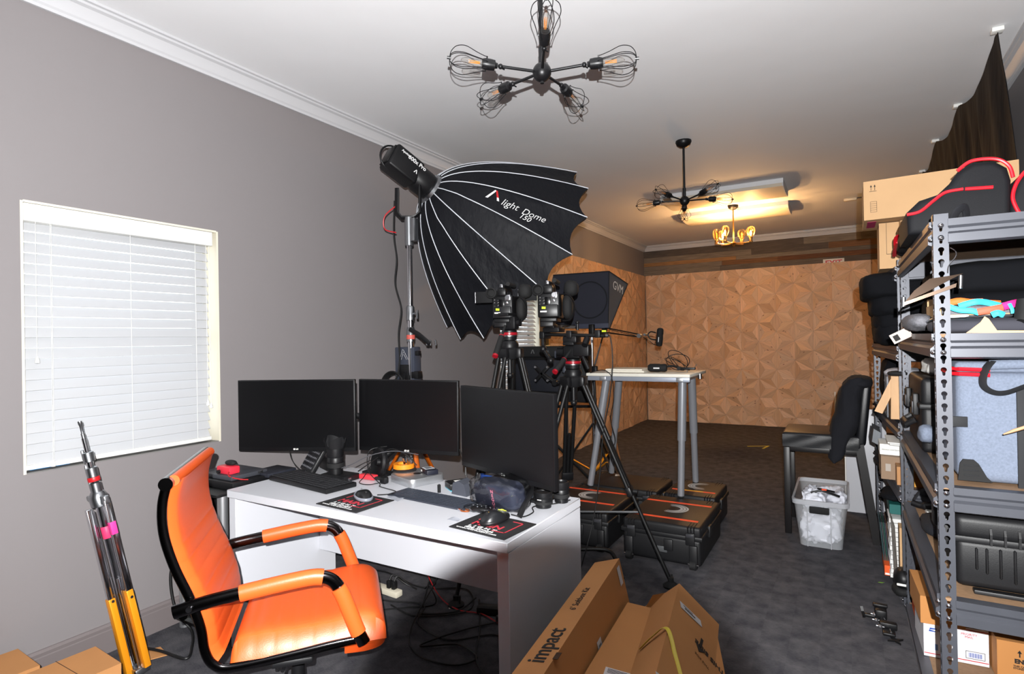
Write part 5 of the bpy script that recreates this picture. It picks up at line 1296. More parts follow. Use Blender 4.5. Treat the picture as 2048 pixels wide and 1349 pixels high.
def hard_case(label, x0, x1, y0, y1, h, tapes=(), mark=None, handle=True, badge=True, yellow=False, z0=0.0):
    t = thing('hard_case', label, 'hard case', ((x0 + x1) / 2, (y0 + y1) / 2, z0), 0, 'black hard equipment cases on the floor')
    w, d = x1 - x0, y1 - y0; zs = h * .70
    part('lower_shell', MB().rbox((0, 0, zs / 2 + .006), (w - .02, d - .02, zs - .012), .022, 3), M_case, t)
    lid = part('lid', MB().rbox((0, 0, (zs + h) / 2), (w - .02, d - .02, h - zs), .018, 3).rbox((0, 0, zs + .006), (w, d, .03), .008), M_case, t)
    mb = MB()
    for sx_ in (-1, 1):
        for k in range(3):
            off_ = .05 + k * .018
            for sy_ in (-1, 1):
                mb.rbox((sx_ * (w / 2 - off_), sy_ * (d / 2 - .045), h * .985), (.007, .10, .012), .003, 1)
                mb.rbox((sx_ * (w / 2 - off_), sy_ * (d / 2 - .006), (zs + h) / 2), (.007, .014, h - zs), .003, 1)
    part('corner_ribs', mb, M_rib, lid, sm=0)
    for sx_ in (-1, 1):
        lt = part('latch', MB().rbox((sx_ * w * .36, -d / 2 - .004, zs + .005), (.055, .018, .075), .006), M_rib, t)
        part('latch_grip', MB().rbox((sx_ * w * .36, -d / 2 - .014, zs + .028), (.045, .006, .02), .002), mat('latch_grey', (52, 52, 56), .4), lt)
        part('corner_post', MB().rbox((sx_ * (w / 2 - .055), -d / 2 + .002, zs * .42), (.05, .024, zs * .8), .008), M_rib, t)
        wh = part('wheel', MB().cyl((sx_ * (w / 2 - .055) - .018, -d / 2 - .004, .026), (sx_ * (w / 2 - .055) + .018, -d / 2 - .004, .026), .026, n=20), M_rubber, t)
        part('wheel_bolt', MB().cyl((sx_ * (w / 2 - .055) - .032, -d / 2 - .004, .03), (sx_ * (w / 2 - .055) + .032, -d / 2 - .004, .03), .005, n=8), M_chrome, wh)
        part('side_latch', MB().rbox((sx_ * (w / 2 - .002), -d * .15, zs), (.018, .06, .07), .005), M_rib, t)
    if badge:
        part('centre_clasp', MB().rbox((w * .10, -d / 2 - .004, zs * .72), (.055, .016, .07), .005), M_rib, t)
        part('name_plate', MB().rbox((0, -d / 2 + .006, zs * .52), (.08, .006, .035), .002), mat('plate_grey', (92, 94, 96), .4, metal=.4), t)
    for (ya, xa, xb) in tapes:
        part('orange_tape', MB().bx(xa * w, xb * w, ya * d - .014, ya * d + .014, h - .001, h + .0012), M_orange_tape, lid, sm=0)
    if yellow: part('yellow_tape', MB().bx(-.08, .07, -d * .22, -d * .22 + .018, h, h + .0016), M_tape_y, lid, sm=0)
    if mark:
        part('swirl_print', swirl(TR(mark[0], mark[1], h + .0014, mark[3] if len(mark) > 3 else 0), .095, mark[2]), M_swirl, lid, sm=0)
    return t
hard_case('black hard case with orange tape and white swirl, standing nearest, one tripod leg crossing it', -1.262, -.755, 3.50, 4.14, .25, [(-.30, -.46, .40), (.26, -.44, .42)], (.0, .02, 1))
hard_case('black hard case with orange tape and white swirl beside the white desk', -1.86, -1.352, 3.52, 4.16, .25, [(-.16, -.4, .42), (.30, -.5, .43)], (-.02, .06, -1))
hard_case('flat dark hard case without tape at the back, under the table', -1.87, -1.225, 4.22, 4.70, .24, badge=False)
hard_case('black hard case with yellow and orange tape at the back corner', -1.19, -.80, 4.20, 4.68, .25, [(-.20, -.40, .40)], (.02, .06, -1), yellow=True, badge=False)
solo('shipping_tag', MB().bx(-.035, .035, -.03, .03, 0, .001, M=TR(-1.66, 4.60, .2425, .3)), M_paper, 'white tag lying on the flat dark case without tape', 'tag')

# white trestle table standing on the cases
TX0, TX1, TY0, TY1, TZ = -1.70, -.93, 4.02, 4.55, 1.138
t = thing('trestle_table', 'white topped table on tall silver trestles standing on the hard cases', 'table', ((TX0 + TX1) / 2, 4.3, .25))
part('table_top', MB().rbox(((TX0 + TX1) / 2, (TY0 + TY1) / 2, TZ - .011), (TX1 - TX0, TY1 - TY0, .022), .002), mat('cream_white_top', (224, 220, 208), .5), t, local=False)
part('front_rail', MB().rbox(((TX0 + TX1) / 2, TY0 + .03, TZ - .040), (TX1 - TX0 - .01, .025, .034), .003), mat('silver_lacquer', (146, 152, 164), .4, metal=.3), t, local=False)
for xt, xb in ((-1.575, -1.73), (-1.005, -1.035)):
    tr_ = part('trestle', MB().rbox((xt, (TY0 + TY1) / 2, TZ - .04), (.05, TY1 - TY0 - .03, .03), .004), M_alu, t, local=False)
    for yt, yb in ((4.12, 4.135), (4.40, 4.60)):
        a_, b_ = V(xt, yt, TZ - .05), V(xb, yb, .262); m_ = a_.lerp(b_, .52)
        part('leg', MB().cyl(a_, m_, .030, n=20).cyl(m_, b_, .024, n=20), mat('silver_tube_paint', (150, 152, 158), .35, metal=.4), tr_, local=False)
        part('foot_pad', MB().cyl(b_ + V(0, 0, .012), (b_.x, b_.y, .2515), .022, n=18), M_rubber, tr_, local=False)
part('edge_knob', MB().cyl((TX1 + .004, TY0 + .30, TZ - .05), (TX1 + .004, TY0 + .30, TZ - .012), .014, n=14), M_steel, t, local=False)
M_board = mat('ivory_board', (226, 220, 206), .5)
for k, (dx, dz_) in enumerate(((0, 0), (.015, .013))):
    solo('white_board', MB().rbox((-1.44 - dx * .5, 4.27, TZ + .007 + dz_), (.30 - dx, .26, .012), .001, 1), M_board, ['lower of two thin ivory boards lying on the trestle table', 'upper of two thin ivory boards lying on the trestle table'][k], 'board', 'thin boards on the table')
t = thing('table_microphone', 'black microphone lying on the trestle table with a white logo strip', 'microphone', (-1.22, 4.24, TZ))
Fm = frame((-1.285, 4.22, TZ + .033), (1, .05, 0))
part('windscreen', MB().lathe([(0, 0), (.02, .004), (.030, .02), (.031, .08), (.028, .10), (.030, .125), (.026, .14), (0, .142)], 26, Fm), M_rubber, t, local=False)
part('logo_strip', MB().rbox((-1.21, 4.186, TZ + .032), (.045, .004, .010), .001), M_logo, t, local=False)
part('swivel_mount', MB().tube(curve([(-1.19, 4.25, TZ + .03), (-1.12, 4.27, TZ + .045), (-1.06, 4.26, TZ + .03)], 6), .008, 8).cyl((-1.06, 4.24, TZ + .03), (-1.06, 4.28, TZ + .03), .014, n=12), M_black, t, local=False)
t = thing('cable_bundle', 'tangle of thin black cable beside the microphone on the table', 'cable', (-1.08, 4.3, TZ))
for k, (rx_, rz_, ph) in enumerate(((.085, .06, 0), (.07, .075, .5), (.05, .05, 1.1), (.09, .045, 2))):
    part('loop', MB().tube([V(-1.085 + rx_ * cos(a + ph), 4.32 + .03 * sin(a * 2 + k), TZ + .012 + rz_ * (1 + sin(a))) for a in [2 * pi * i / 30 for i in range(30)]], .0028, 6, closed=True), M_wire, t, local=False)
t = thing('thumb_recorder', 'small black device with buttons among the table cables', 'recorder', (-.99, 4.3, TZ))
part('body', MB().rbox((-1.0, 4.26, TZ + .028), (.11, .03, .018), .004, M=None), M_black, t, local=False)
part('prongs', MB().cyl((-.955, 4.26, TZ + .03), (-.935, 4.26, TZ + .06), .003, n=6).cyl((-1.0, 4.24, TZ + .02), (-1.0, 4.24, TZ), .003, n=6), M_steel, t, local=False)
solo('table_cable', MB().tube(curve([(-1.66, 4.0, TZ + .002), (-1.60, 4.08, TZ + .02), (-1.52, 4.02, TZ + .004), (-1.48, 3.99, TZ - .05), (-1.47, 3.98, .95), (-1.50, 3.99, .8), (-1.46, 3.97, .65), (-1.52, 3.98, .55)], 8), .003, 6), M_wire, 'thin cable dropping over the front of the trestle table', 'cable')
# stick lying against the left panelling
solo('wooden_stick', MB().cyl((-2.35, 6.25, .50), (-1.93, 5.45, .012), .012, n=10), mat('brown_stick', (120, 84, 56), .6), 'thin wooden stick leaning down to the carpet behind the trestle table', 'stick')
for k, (a_, b_) in enumerate((((-1.09, 7.72), (-.88, 7.84)), ((-.90, 7.64), (-.86, 7.86)))):
    d = V(b_[0] - a_[0], b_[1] - a_[1], 0); M = TR((a_[0] + b_[0]) / 2, (a_[1] + b_[1]) / 2, 0, math.atan2(d.y, d.x))
    solo('floor_tape', MB().bx(-d.length / 2, d.length / 2, -.012, .012, 0, .0015, M), M_tape_y, ['longer yellow tape strip on the far carpet', 'shorter yellow tape strip across the end of the longer one on the far carpet'][k], 'tape', 'yellow floor marks')

# ------------------------------------------------------------------ cables and power strips under the desk
t = thing('power_strip', 'beige multi-outlet power strip on the carpet under the desk', 'power strip', (-2.26, 2.39, 0))
Ms_ = TR(-2.25, 2.385, 0, rad(-4))
part('housing', MB().rbox((0, 0, .018), (.26, .05, .034), .006), mat('beige_plastic', (214, 206, 186), .5), t).matrix_local = Matrix.Rotation(rad(-4), 4, 'Z')
for k in range(2): part('plug', MB().rbox((.05 + .035 * k, 0, .055), (.024, .03, .045), .006).tube(curve([(.05 + .035 * k, 0, .075), (.06 + .035 * k, .02, .10), (.10 + .03 * k, .06, .05), (.16, .10, .01)], 5), .004, 6), M_wire, t)
cabs = [
 [(-2.55, 2.32, .01), (-2.2, 2.30, .008), (-1.95, 2.36, .008), (-1.85, 2.20, .008), (-1.62, 2.14, .008), (-1.45, 2.28, .008), (-1.25, 2.22, .008)],
 [(-2.7, 2.50, .01), (-2.4, 2.55, .03), (-2.1, 2.52, .01), (-1.85, 2.62, .01), (-1.7, 2.42, .01), (-1.9, 2.25, .008), (-2.1, 2.28, .008)],
 [(-1.95, 2.6, .31), (-1.93, 2.5, .15), (-1.85, 2.15, .008), (-1.68, 1.98, .008), (-1.48, 1.98, .008), (-1.42, 2.08, .008), (-1.55, 2.12, .012), (-1.70, 2.03, .012), (-1.60, 2.25, .012), (-1.45, 2.45, .01)],
 [(-1.72, 2.55, .01), (-1.55, 2.3, .008), (-1.40, 2.05, .008), (-1.22, 1.96, .008), (-1.05, 1.98, .008)],
 [(-2.05, 2.5, .02), (-1.95, 2.42, .08), (-1.9, 2.40, .01), (-2.0, 2.30, .008), (-2.15, 2.2, .008), (-2.4, 2.18, .008)],
 [(-1.40, 2.32, .008), (-1.22, 2.34, .02), (-1.08, 2.30, .008), (-1.15, 2.16, .008), (-1.35, 2.18, .008), (-1.42, 2.28, .02)],
 [(-1.98, 2.45, .09), (-1.94, 2.35, .02), (-1.90, 2.28, .008), (-1.75, 2.38, .01), (-1.72, 2.52, .03)]]
cl = ['running nearly the whole width of the desk', 'curving behind the power strip', 'ending in a round loop in the middle of the carpet', 'reaching from the black plug cluster to the side panel', 'crossing in front of the power strip', 'coiled beside the desk side panel', 'standing up beside the plugs']
for k, p in enumerate(cabs):
    solo('floor_cable', MB().tube(curve(p, 10), .0042, 6), M_wire, 'black cable under the desk, ' + cl[k], 'cable', 'loose cables under the desk')
solo('red_floor_cable', MB().tube(curve([(-2.25, 2.62, .28), (-2.05, 2.52, .10), (-1.9, 2.45, .02), (-1.75, 2.40, .01), (-1.62, 2.42, .01), (-1.5, 2.38, .01)], 8), .003, 6), M_redwire, 'thin red cable under the desk', 'cable')
t = thing('power_brick_pile', 'pile of black power bricks and plugs under the desk', 'power adapters', (-1.42, 2.42, 0))
for k, (x, y, z, a_) in enumerate(((-1.60, 2.46, .02, .3), (-1.45, 2.40, .022, -.2), (-1.36, 2.36, .022, .5), (-1.40, 2.42, .062, .9))):
    part('power_brick', MB().rbox((0, 0, 0), (.12, .06, .038), .007, M=TR(x, y, z, a_)), M_black, t, local=False)
solo('red_reel', MB().lathe([(.012, 0), (.045, 0), (.045, .05), (.012, .05), (.012, 0)], 24, TR(-1.53, 2.52, .0)), M_red, 'red tape roll standing behind the power bricks', 'tape roll')
solo('floor_label', MB().bx(-.02, .02, -.006, .006, 0, .0015, M=TR(-1.80, 2.42, 0, .8)), M_paper, 'tiny white scrap on the carpet under the desk', 'scrap')

# ------------------------------------------------------------------ leather bar chair with jacket, and the plastic bin
M_wood_dark = mat('black_wood', (22, 20, 21), .4)
t = thing('bar_chair', 'black leather high chair with a dark jacket over its back', 'chair', (-.13, 4.66, 0))
y0_, y1_ = 4.45, 4.90
part('seat_cushion', MB().rbox((-.155, (y0_ + y1_) / 2, .665), (.49, y1_ - y0_, .10), .022, 3), M_darkleather, t, local=False)
def sfold(u, v): return (-.395 + .46 * u, y0_ - .003 - .004 * sin((u * 1.6 + v * .8) * 4) ** 2 * (1 - v * .6), .70 - .085 * v)
part('seat_skirt', MB().grid(sfold, 40, 6, thick=.002), M_darkleather, t, local=False, sm=60)
for y in (y0_ + .022, y1_ - .022):
    part('front_leg', MB().rbox((-.37, y, .305), (.042, .042, .61), .004), M_wood_dark, t, local=False)
    part('rear_leg', MB().hexa((.045, y - .02, .66), (.05, 0, 0), (0, .042, 0), (.09, 0, -.66)), M_wood_dark, t, local=False, sm=0)
    part('side_rail', MB().rbox((-.13, y, .60), (.44, .03, .04), .004), M_wood_dark, t, local=False)
def backr(u, v):
    z = .64 + .43 * u; x = .055 + .06 * u ** 1.3
    return (x - .028 * (1 - abs(2 * v - 1) ** 6), y0_ + .0 + v * (y1_ - y0_), z)
mb = MB().rbox((0, 0, .215), (.062, y1_ - y0_, .43), .022, 4, axes((.075, (y0_ + y1_) / 2, .645), (1, 0, 0), (0, 1, 0), (.10, 0, 1)))
part('backrest', mb, M_darkleather, t, local=False)
M_night = mat('midnight_cloth', (16, 17, 24), .92, bump=(90, .5))
jz = [(1.105, .075, .02), (1.09, .07, .062), (1.04, .045, .075), (.96, .020, .078), (.86, .008, .082), (.78, -.005, .085), (.70, -.035, .075), (.62, -.060, .058), (.55, -.072, .042), (.525, -.078, .012)]
def jbody(u, v):
    k = u * (len(jz) - 1); i = min(int(k), len(jz) - 2); a = k - i
    z, c, w = [jz[i][q] * (1 - a) + jz[i + 1][q] * a for q in range(3)]
    t_ = 2 * pi * v; cx_, sy_ = cos(t_), sin(t_)
    yw = .17 if z > .72 else .07 + .10 * max(0, (z - .52) / .2)
    p = V(c + w * math.copysign(abs(cx_) ** .7, cx_), y0_ - .03 + yw + yw * math.copysign(abs(sy_) ** .55, sy_), z)
    n_ = noise.noise(V(p.x * 12, p.y * 9, p.z * 7)) * .016 + noise.noise(V(p.x * 30, p.y * 22, p.z * 16)) * .006
    return p + V(cx_ * n_, sy_ * n_, n_ * .3)
mb = MB().grid(jbody, 60, 48)
mb.pillow((.085, y0_ + .16, 1.068), (.15, .40, .085), 3, .008, 14, 7, 30)
solo('jacket', mb, M_night, 'dark navy jacket draped over the leather bar chair', 'jacket', sm=60)
t = thing('display_panel', 'plain white panel standing behind the bar chair beside the shelving', 'panel', (.05, 5.2, 0))
part('board', MB().rbox((.125, 5.22, .40), (.27, .018, .82), .002), M_white, t, local=False)
part('rear_board', MB().rbox((.05, 5.30, .30), (.14, .016, .56), .002), M_paper, t, local=False)
solo('tall_strip', MB().rbox((-.14, 9.50, .30), (.02, .02, .52), .002), M_paper, 'thin white strip standing against the far panelled wall', 'strip')

M_bin = mat('translucent_bin_plastic', (226, 230, 236), .22, trans=.0, alpha=.30, spec=.5)
t = thing('plastic_bin', 'clear plastic storage bin full of white cloth under the bar chair', 'storage bin', (-.165, 4.53, 0))
bx0, bx1, by0, by1, bh = -.315, -.005, 4.20, 4.86, .315
def shell(z0_, z1_, e0, e1, th=.003):
    mb = MB(); pts = []
    for z, e in ((z0_, e0), (z1_, e1)):
        r = .04
        x0, x1, y0, y1 = bx0 + .02 - e, bx1 - .02 + e, by0 + .02 - e, by1 - .02 + e
        ring = []
        for cx_, cy_, a0 in ((x1 - r, y1 - r, 0), (x0 + r, y1 - r, 90), (x0 + r, y0 + r, 180), (x1 - r, y0 + r, 270)):
            for i in range(5): a = rad(a0 + i * 22.5); ring.append((cx_ + r * cos(a), cy_ + r * sin(a), z))
        pts.append(ring)
    n = len(pts[0]); mb.add(pts[0] + pts[1], [(i, (i + 1) % n, n + (i + 1) % n, n + i) for i in range(n)])
    return mb, n
mb, n_ = shell(.004, bh, -.012, .022); mb.add(mb.v[:n_], [tuple(range(n_))[::-1]])
part('tub', mb, M_bin, t, local=False, sm=40)
mb, _ = shell(bh - .03, bh, .030, .032); mb2, _ = shell(bh, bh + .001, .032, .018); mb.add(mb2.v, mb2.f)
part('rim', mb, mat('cloudy_bin_rim', (196, 198, 204), .3, alpha=.7), t, local=False, sm=40)
part('handle', MB().rbox((-.165, by0 - .004, .255), (.115, .016, .045), .006), M_rubber, t, local=False)
for x in (-.235, -.10): part('front_rib', MB().rbox((x, by0 + .004, .14), (.006, .006, .26), .002), mat('cloudy_bin_rim', (196, 198, 204), .3, alpha=.7), t, local=False)
M_wcloth = mat('white_cloth', (224, 226, 236), .85, bump=(70, .2))
for k, (x, y, z, sx_, sy_, sz_, lab) in enumerate(((-.16, 4.40, .115, .235, .36, .20, 'crumpled white shirt at the front of the clear bin'), (-.17, 4.66, .12, .235, .33, .21, 'crumpled white shirt at the back of the clear bin'),
      (-.20, 4.47, .275, .15, .30, .12, 'white cloth bulging over the rim of the clear bin'), (-.09, 4.60, .26, .13, .28, .10, 'folded white cloth near the black clamp in the bin'))):
    solo('white_shirt', MB().pillow((x, y, z), (sx_, sy_, sz_), 3.6, .030, 17, k + 3, 56), M_wcloth, lab, 'cloth', 'white cloths in the bin', sm=60)
t = thing('spring_clamp', 'black clamp with orange tips lying on the white cloth in the bin', 'clamp', (-.13, 4.4, .33))
part('jaw', MB().tube([(-.22, 4.36, .325), (-.16, 4.38, .345), (-.10, 4.36, .335), (-.05, 4.34, .325)], .008, 8).tube([(-.18, 4.44, .34), (-.13, 4.38, .35), (-.08, 4.41, .335)], .006, 8), M_black, t, local=False)
part('tip', MB().rbox((-.14, 4.375, .352), (.03, .016, .010), .003), M_orange_tape, t, local=False)

t = thing('sled_base_frame', 'black bent tube base lying on the carpet between the tripod legs and the white desk', 'stand base', (-1.30, 3.2, 0))
part('bent_tube', MB().tube(curve([(-1.62, 3.10, .03), (-1.52, 3.20, .085), (-1.42, 3.27, .095), (-1.29, 3.32, .095), (-1.22, 3.28, .07), (-1.13, 3.15, .014)], 8), .012, 10), M_blackmet, t, local=False)
part('upright_tube', MB().tube([(-1.33, 3.10, .012), (-1.31, 3.04, .012), (-1.25, 2.95, .012)], .012, 10), M_blackmet, t, local=False)
# ------------------------------------------------------------------ black cloth hung from the ceiling above the shelving
M_sheer = mat('black_crinkled_cloth', (9, 7, 8), .7, spec=.2, bump=(26, 1.0, .02), stretch=(1, .25, .05))
tops = [(.70, 3.78), (.705, 4.4), (.69, 4.9), (.68, 5.25), (.655, 5.7), (.66, 6.2), (.665, 6.7), (.69, 7.6)]
def drape(u, v):
    k = u * (len(tops) - 1); i = min(int(k), len(tops) - 2); a = k - i
    x = tops[i][0] * (1 - a) + tops[i + 1][0] * a; y = tops[i][1] * (1 - a) + tops[i + 1][1] * a
    seg = (u * (len(tops) - 1) / 2) % 1.0
    zt = 2.935 - .09 * sin(pi * seg) ** 1.2 * (1 if u > .02 else 0)
    zb = 1.75
    yb = 3.42 + (y - 3.78) * 1.02; xb = .72
    w = .012 * sin(u * 90) + .008 * sin(u * 37 + v * 3)
    return (x * (1 - v) + xb * v + w * min(1, v * 4 + .1), y * (1 - v) + yb * v, zt * (1 - v) + zb * v)
t = thing('hanging_cloth', 'black crinkled cloth hung in swags from the ceiling above the shelving', 'cloth', (.7, 5, 1.75))
part('cloth', MB().grid(drape, 220, 24, thick=.003), M_sheer, t, local=False, sm=60)
for k in (0, 2, 4, 6):
    x, y = tops[k]; part('tape_tab', MB().rbox((x, y, 2.938), (.05, .05, .022), .004), M_paper, t, local=False)

# ------------------------------------------------------------------ steel shelving
def keyhole_plate(mb, org, U, Vv, Nn, w, h, pitch=.0508 * .75, th=.002):
    """a strip w wide and h high with keyholes along it"""
    org, U, Vv, Nn = map(Vector, (org, U, Vv, Nn))
    n = int(h / pitch); z = 0
    hole = []
    for i in range(9): a = rad(-56 + i * 292 / 8); hole.append((.0082 * cos(a), .004 + .0082 * sin(a)))
    hole += [(-.0034, -.0135), (.0, -.0155), (.0034, -.0135)]
    m = len(hole)
    for k in range(n):
        zc = (k + .5) * pitch; y0, y1 = k * pitch, (k + 1) * pitch
        out = []
        for (a, b) in hole:
            # project hole vertex to the cell's border
            d = max(abs(a) / (w / 2), abs(b) / (pitch / 2)); out.append((a / d, b / d))
        cor = [(w / 2, pitch / 2), (-w / 2, pitch / 2), (-w / 2, -pitch / 2), (w / 2, -pitch / 2)]
        vs = [org + U * a + Vv * (zc + b) for a, b in hole] + [org + U * a + Vv * (zc + b) for a, b in out]
        base = len(vs); vs += [org + U * a + Vv * (zc + b) for a, b in cor]
        fs = []
        for i in range(m):
            j = (i + 1) % m; fs.append((i, m + i, m + j, j))
            pa, pb = out[i], out[j]
            for c, (ca, cb) in enumerate(cor):
                on = lambda p, q: (abs(abs(p[0]) - w / 2) < 1e-6, abs(abs(p[1]) - pitch / 2) < 1e-6)
                A, B = on(pa, 0), on(pb, 0)
                if A != B and abs(pa[0] - pb[0]) > 1e-6 and abs(pa[1] - pb[1]) > 1e-6:
                    if pa[0] * ca > -1e-9 and pb[0] * ca > -1e-9 and pa[1] * cb > 0 and pb[1] * cb > 0 or ((pa[0] + pb[0]) * ca > 0 and (pa[1] + pb[1]) * cb > 0):
                        fs.append((m + i, base + c, m + j)); break
        o = len(vs)
        vs2 = [v - Nn * th for v in vs]; fb = [tuple(x + o for x in f[::-1]) for f in fs]
        wal = [(i, (i + 1) % m, o + (i + 1) % m, o + i) for i in range(m)]
        mb.add(vs + vs2, fs + fb + wal)
    top = n * pitch
    if h - top > 1e-4:
        a, b = org - U * w / 2 + Vv * top, org + U * w / 2 + Vv * top
        mb.add([a, b, b + Vv * (h - top), a + Vv * (h - top), a - Nn * th, b - Nn * th, b + Vv * (h - top) - Nn * th, a + Vv * (h - top) - Nn * th],
               [(0, 1, 2, 3), (7, 6, 5, 4), (0, 4, 5, 1), (1, 5, 6, 2), (2, 6, 7, 3), (3, 7, 4, 0)])
def post(t, x, y, sx, sy, h):
    """angle post with its corner at x, y; flanges run towards sx and sy"""
    mb = MB(); w = .040
    keyhole_plate(mb, (x + sx * w / 2, y, 0), (1, 0, 0), (0, 0, 1), (0, -sy, 0) if sy > 0 else (0, 1, 0), w, h)
    keyhole_plate(mb, (x, y + sy * w / 2, 0), (0, 1, 0), (0, 0, 1), (-sx, 0, 0), w, h)
    return part('post', mb, M_shelf, t, local=False, sm=0)
def beam(t, p0, p1, z, out):
    """stepped beam between two posts; out = outward horizontal direction"""
    p0, p1 = V(*p0, z), V(*p1, z); o = V(*out, 0); d = (p1 - p0)
    prof = [(0, 0), (.010, .0), (.010, -.022), (.004, -.030), (.004, -.040), (.014, -.048), (.014, -.074), (0, -.080), (-.006, -.08), (-.006, -.012), (-.03, -.012), (-.03, 0)]
    mb = MB(); n = len(prof)
    vs = [p + o * a + V(0, 0, b) for p in (p0, p1) for a, b in prof]
    fs = [(i, (i + 1) % n, n + (i + 1) % n, n + i) for i in range(n)] + [tuple(range(n)), tuple(range(n, 2 * n))[::-1]]
    if d.cross(o).z > 0: fs = [f[::-1] for f in fs]
    mb.add(vs, fs); return part('beam', mb, M_shelf, t, local=False, sm=25)
def rivets(t, x, y, z, out):
    for dz_ in (-.02, -.06): part('rivet', MB().sph((x + out[0] * .003, y + out[1] * .003, z + dz_), .0085, 10), M_chrome, t, local=False)
def shelving(label, A, B, C, D, h, levels, board_m=None):
    """corners: A near left, B far left, C near right, D far right"""
    t = thing('steel_shelving', label, 'shelving', (A[0], A[1], 0), 0, 'grey steel shelving units')
    post(t, A[0], A[1], 1, 1, h); post(t, B[0], B[1], 1, -1, h); post(t, C[0], C[1], -1, 1, h); post(t, D[0], D[1], -1, -1, h)
    for z in levels:
        beam(t, (A[0] + .038, A[1] + .006), (C[0] - .038, C[1] + .006), z, (0, -1))
        beam(t, (B[0] + .038, B[1] - .006), (D[0] - .038, D[1] - .006), z, (0, 1))
        beam(t, (A[0] + .004, A[1] + .035), (B[0] + .004, B[1] - .035), z, (-1, 0))
        beam(t, (C[0] - .004, C[1] + .035), (D[0] - .004, D[1] - .035), z, (1, 0))
        part('shelf_board', MB().add([V(A[0] + .012, A[1] + .012, z - .011), V(C[0] - .012, C[1] + .012, z - .011), V(D[0] - .012, D[1] - .012, z - .011), V(B[0] + .012, B[1] - .012, z - .011),
                                       V(A[0] + .012, A[1] + .012, z - .001), V(C[0] - .012, C[1] + .012, z - .001), V(D[0] - .012, D[1] - .012, z - .001), V(B[0] + .012, B[1] - .012, z - .001)],
                                      [(3, 2, 1, 0), (4, 5, 6, 7), (0, 1, 5, 4), (1, 2, 6, 5), (2, 3, 7, 6), (3, 0, 4, 7)]), M_mdf, t, local=False, sm=0)
        rivets(t, A[0] + .02, A[1], z, (0, -1)); rivets(t, A[0], A[1] + .02, z, (-1, 0)); rivets(t, B[0], B[1] - .02, z, (-1, 0)); rivets(t, B[0] + .02, B[1] - .042, z, (0, -1)) if False else None
    return t
LV = (1.757, 1.395, .910, .555, .045)
shelving('grey steel shelving unit nearest the camera with keyhole posts', (.248, 2.25), (.244, 3.49), (.83, 2.25), (.83, 3.49), 1.775, LV)
shelving('second grey steel shelving unit behind the first, towards the far wall', (.236, 3.53), (.168, 4.68), (.83, 3.53), (.83, 4.68), 1.775, (1.745, 1.33, .93, .60, .045))

# ---- top level: bags and cartons
M_bag = mat('black_bag_nylon', (17, 18, 22), .7, spec=.3, bump=(420, .25))
M_piping = mat('red_piping', (214, 24, 40), .35)
def gig_bag(label, c, d, rz, path, seed, extra=()):
    t = thing('equipment_bag', label, 'bag', c, 0, 'black padded bags with red piping')
    M = TR(*c, rz)
    part('bag_body', MB().pillow((0, 0, d[2] / 2), d, 3.6, .010, 7, seed, 40, M=M), M_bag, t, local=False, sm=60)
    for p in path: part('red_piping', MB().tube(curve([M @ V(*q) for q in p], 8), .0055, 8), M_piping, t, local=False)
    return t, M
def bagprofile(t_, name, pts, y0, y1, m):
    M = axes((0, y0, 0), (1, 0, 0), (0, 0, 1), (0, 1, 0))
    b = bmesh.new()
    vs = [b.verts.new((x, y0, z)) for x, z in pts]; f = b.faces.new(vs)
    r = bmesh.ops.extrude_face_region(b, geom=[f]); ev = [e for e in r['geom'] if isinstance(e, bmesh.types.BMVert)]
    bmesh.ops.translate(b, vec=(0, y1 - y0, 0), verts=ev)
    bmesh.ops.recalc_face_normals(b, faces=b.faces)
    bmesh.ops.bevel(b, geom=[e for e in b.edges if abs(e.verts[0].co.y - e.verts[1].co.y) < 1e-6], offset=.022, segments=4, affect='EDGES', profile=.5)
    mb = MB().bm(b)
    return part(name, mb, m, t_, local=False, sm=60)
t = thing('equipment_bag', 'long black bag with red piping sloping down on the top shelf', 'bag', (.36, 2.7, 1.757), 0, 'black padded bags with red piping')
pr = [(.208, 1.762), (.205, 1.845), (.245, 1.885), (.30, 1.90), (.335, 1.935), (.36, 1.975), (.40, 2.0), (.46, 1.995), (.495, 1.965), (.505, 1.92), (.50, 1.762)]
bagprofile(t, 'bag_body', pr, 2.56, 2.95, M_bag)
part('red_piping', MB().tube(curve([(.355, 2.556, 1.972), (.395, 2.552, 2.0), (.46, 2.552, 1.996), (.495, 2.552, 1.967), (.506, 2.552, 1.925)], 8), .006, 8), M_piping, t, local=False)
part('red_zip', MB().tube(curve([(.205, 2.555, 1.835), (.245, 2.552, 1.842), (.285, 2.55, 1.875), (.32, 2.55, 1.90), (.37, 2.55, 1.905)], 8), .0055, 8).tube([(.375, 2.55, 1.904), (.452, 2.55, 1.899)], .0062, 8), M_piping, t, local=False)
part('carry_strap', MB().tube(curve([(.33, 2.55, 1.77), (.345, 2.52, 1.82), (.37, 2.53, 1.835), (.38, 2.56, 1.80)], 6), .014, 8, flat=(1, .5)), M_blackcloth, t, local=False)
t = thing('equipment_bag', 'rounded black bag with a red piped end, cut off by the frame edge', 'bag', (.66, 2.6, 1.757), 0, 'black padded bags with red piping')
pr = [(.505, 1.762), (.500, 1.85), (.52, 1.92), (.56, 1.965), (.62, 1.985), (.75, 1.985), (.80, 1.9), (.80, 1.762)]
bagprofile(t, 'bag_body', pr, 2.58, 3.0, M_bag)
part('red_piping', MB().tube(curve([(.525, 2.572, 1.80), (.508, 2.572, 1.86), (.525, 2.572, 1.92), (.565, 2.572, 1.962), (.63, 2.572, 1.98)], 8), .006, 8), M_piping, t, local=False)
t = thing('crumpled_bag', 'crumpled black pouch with red trim at the far end of the top shelf', 'bag', (.29, 3.1, 1.757), 0)
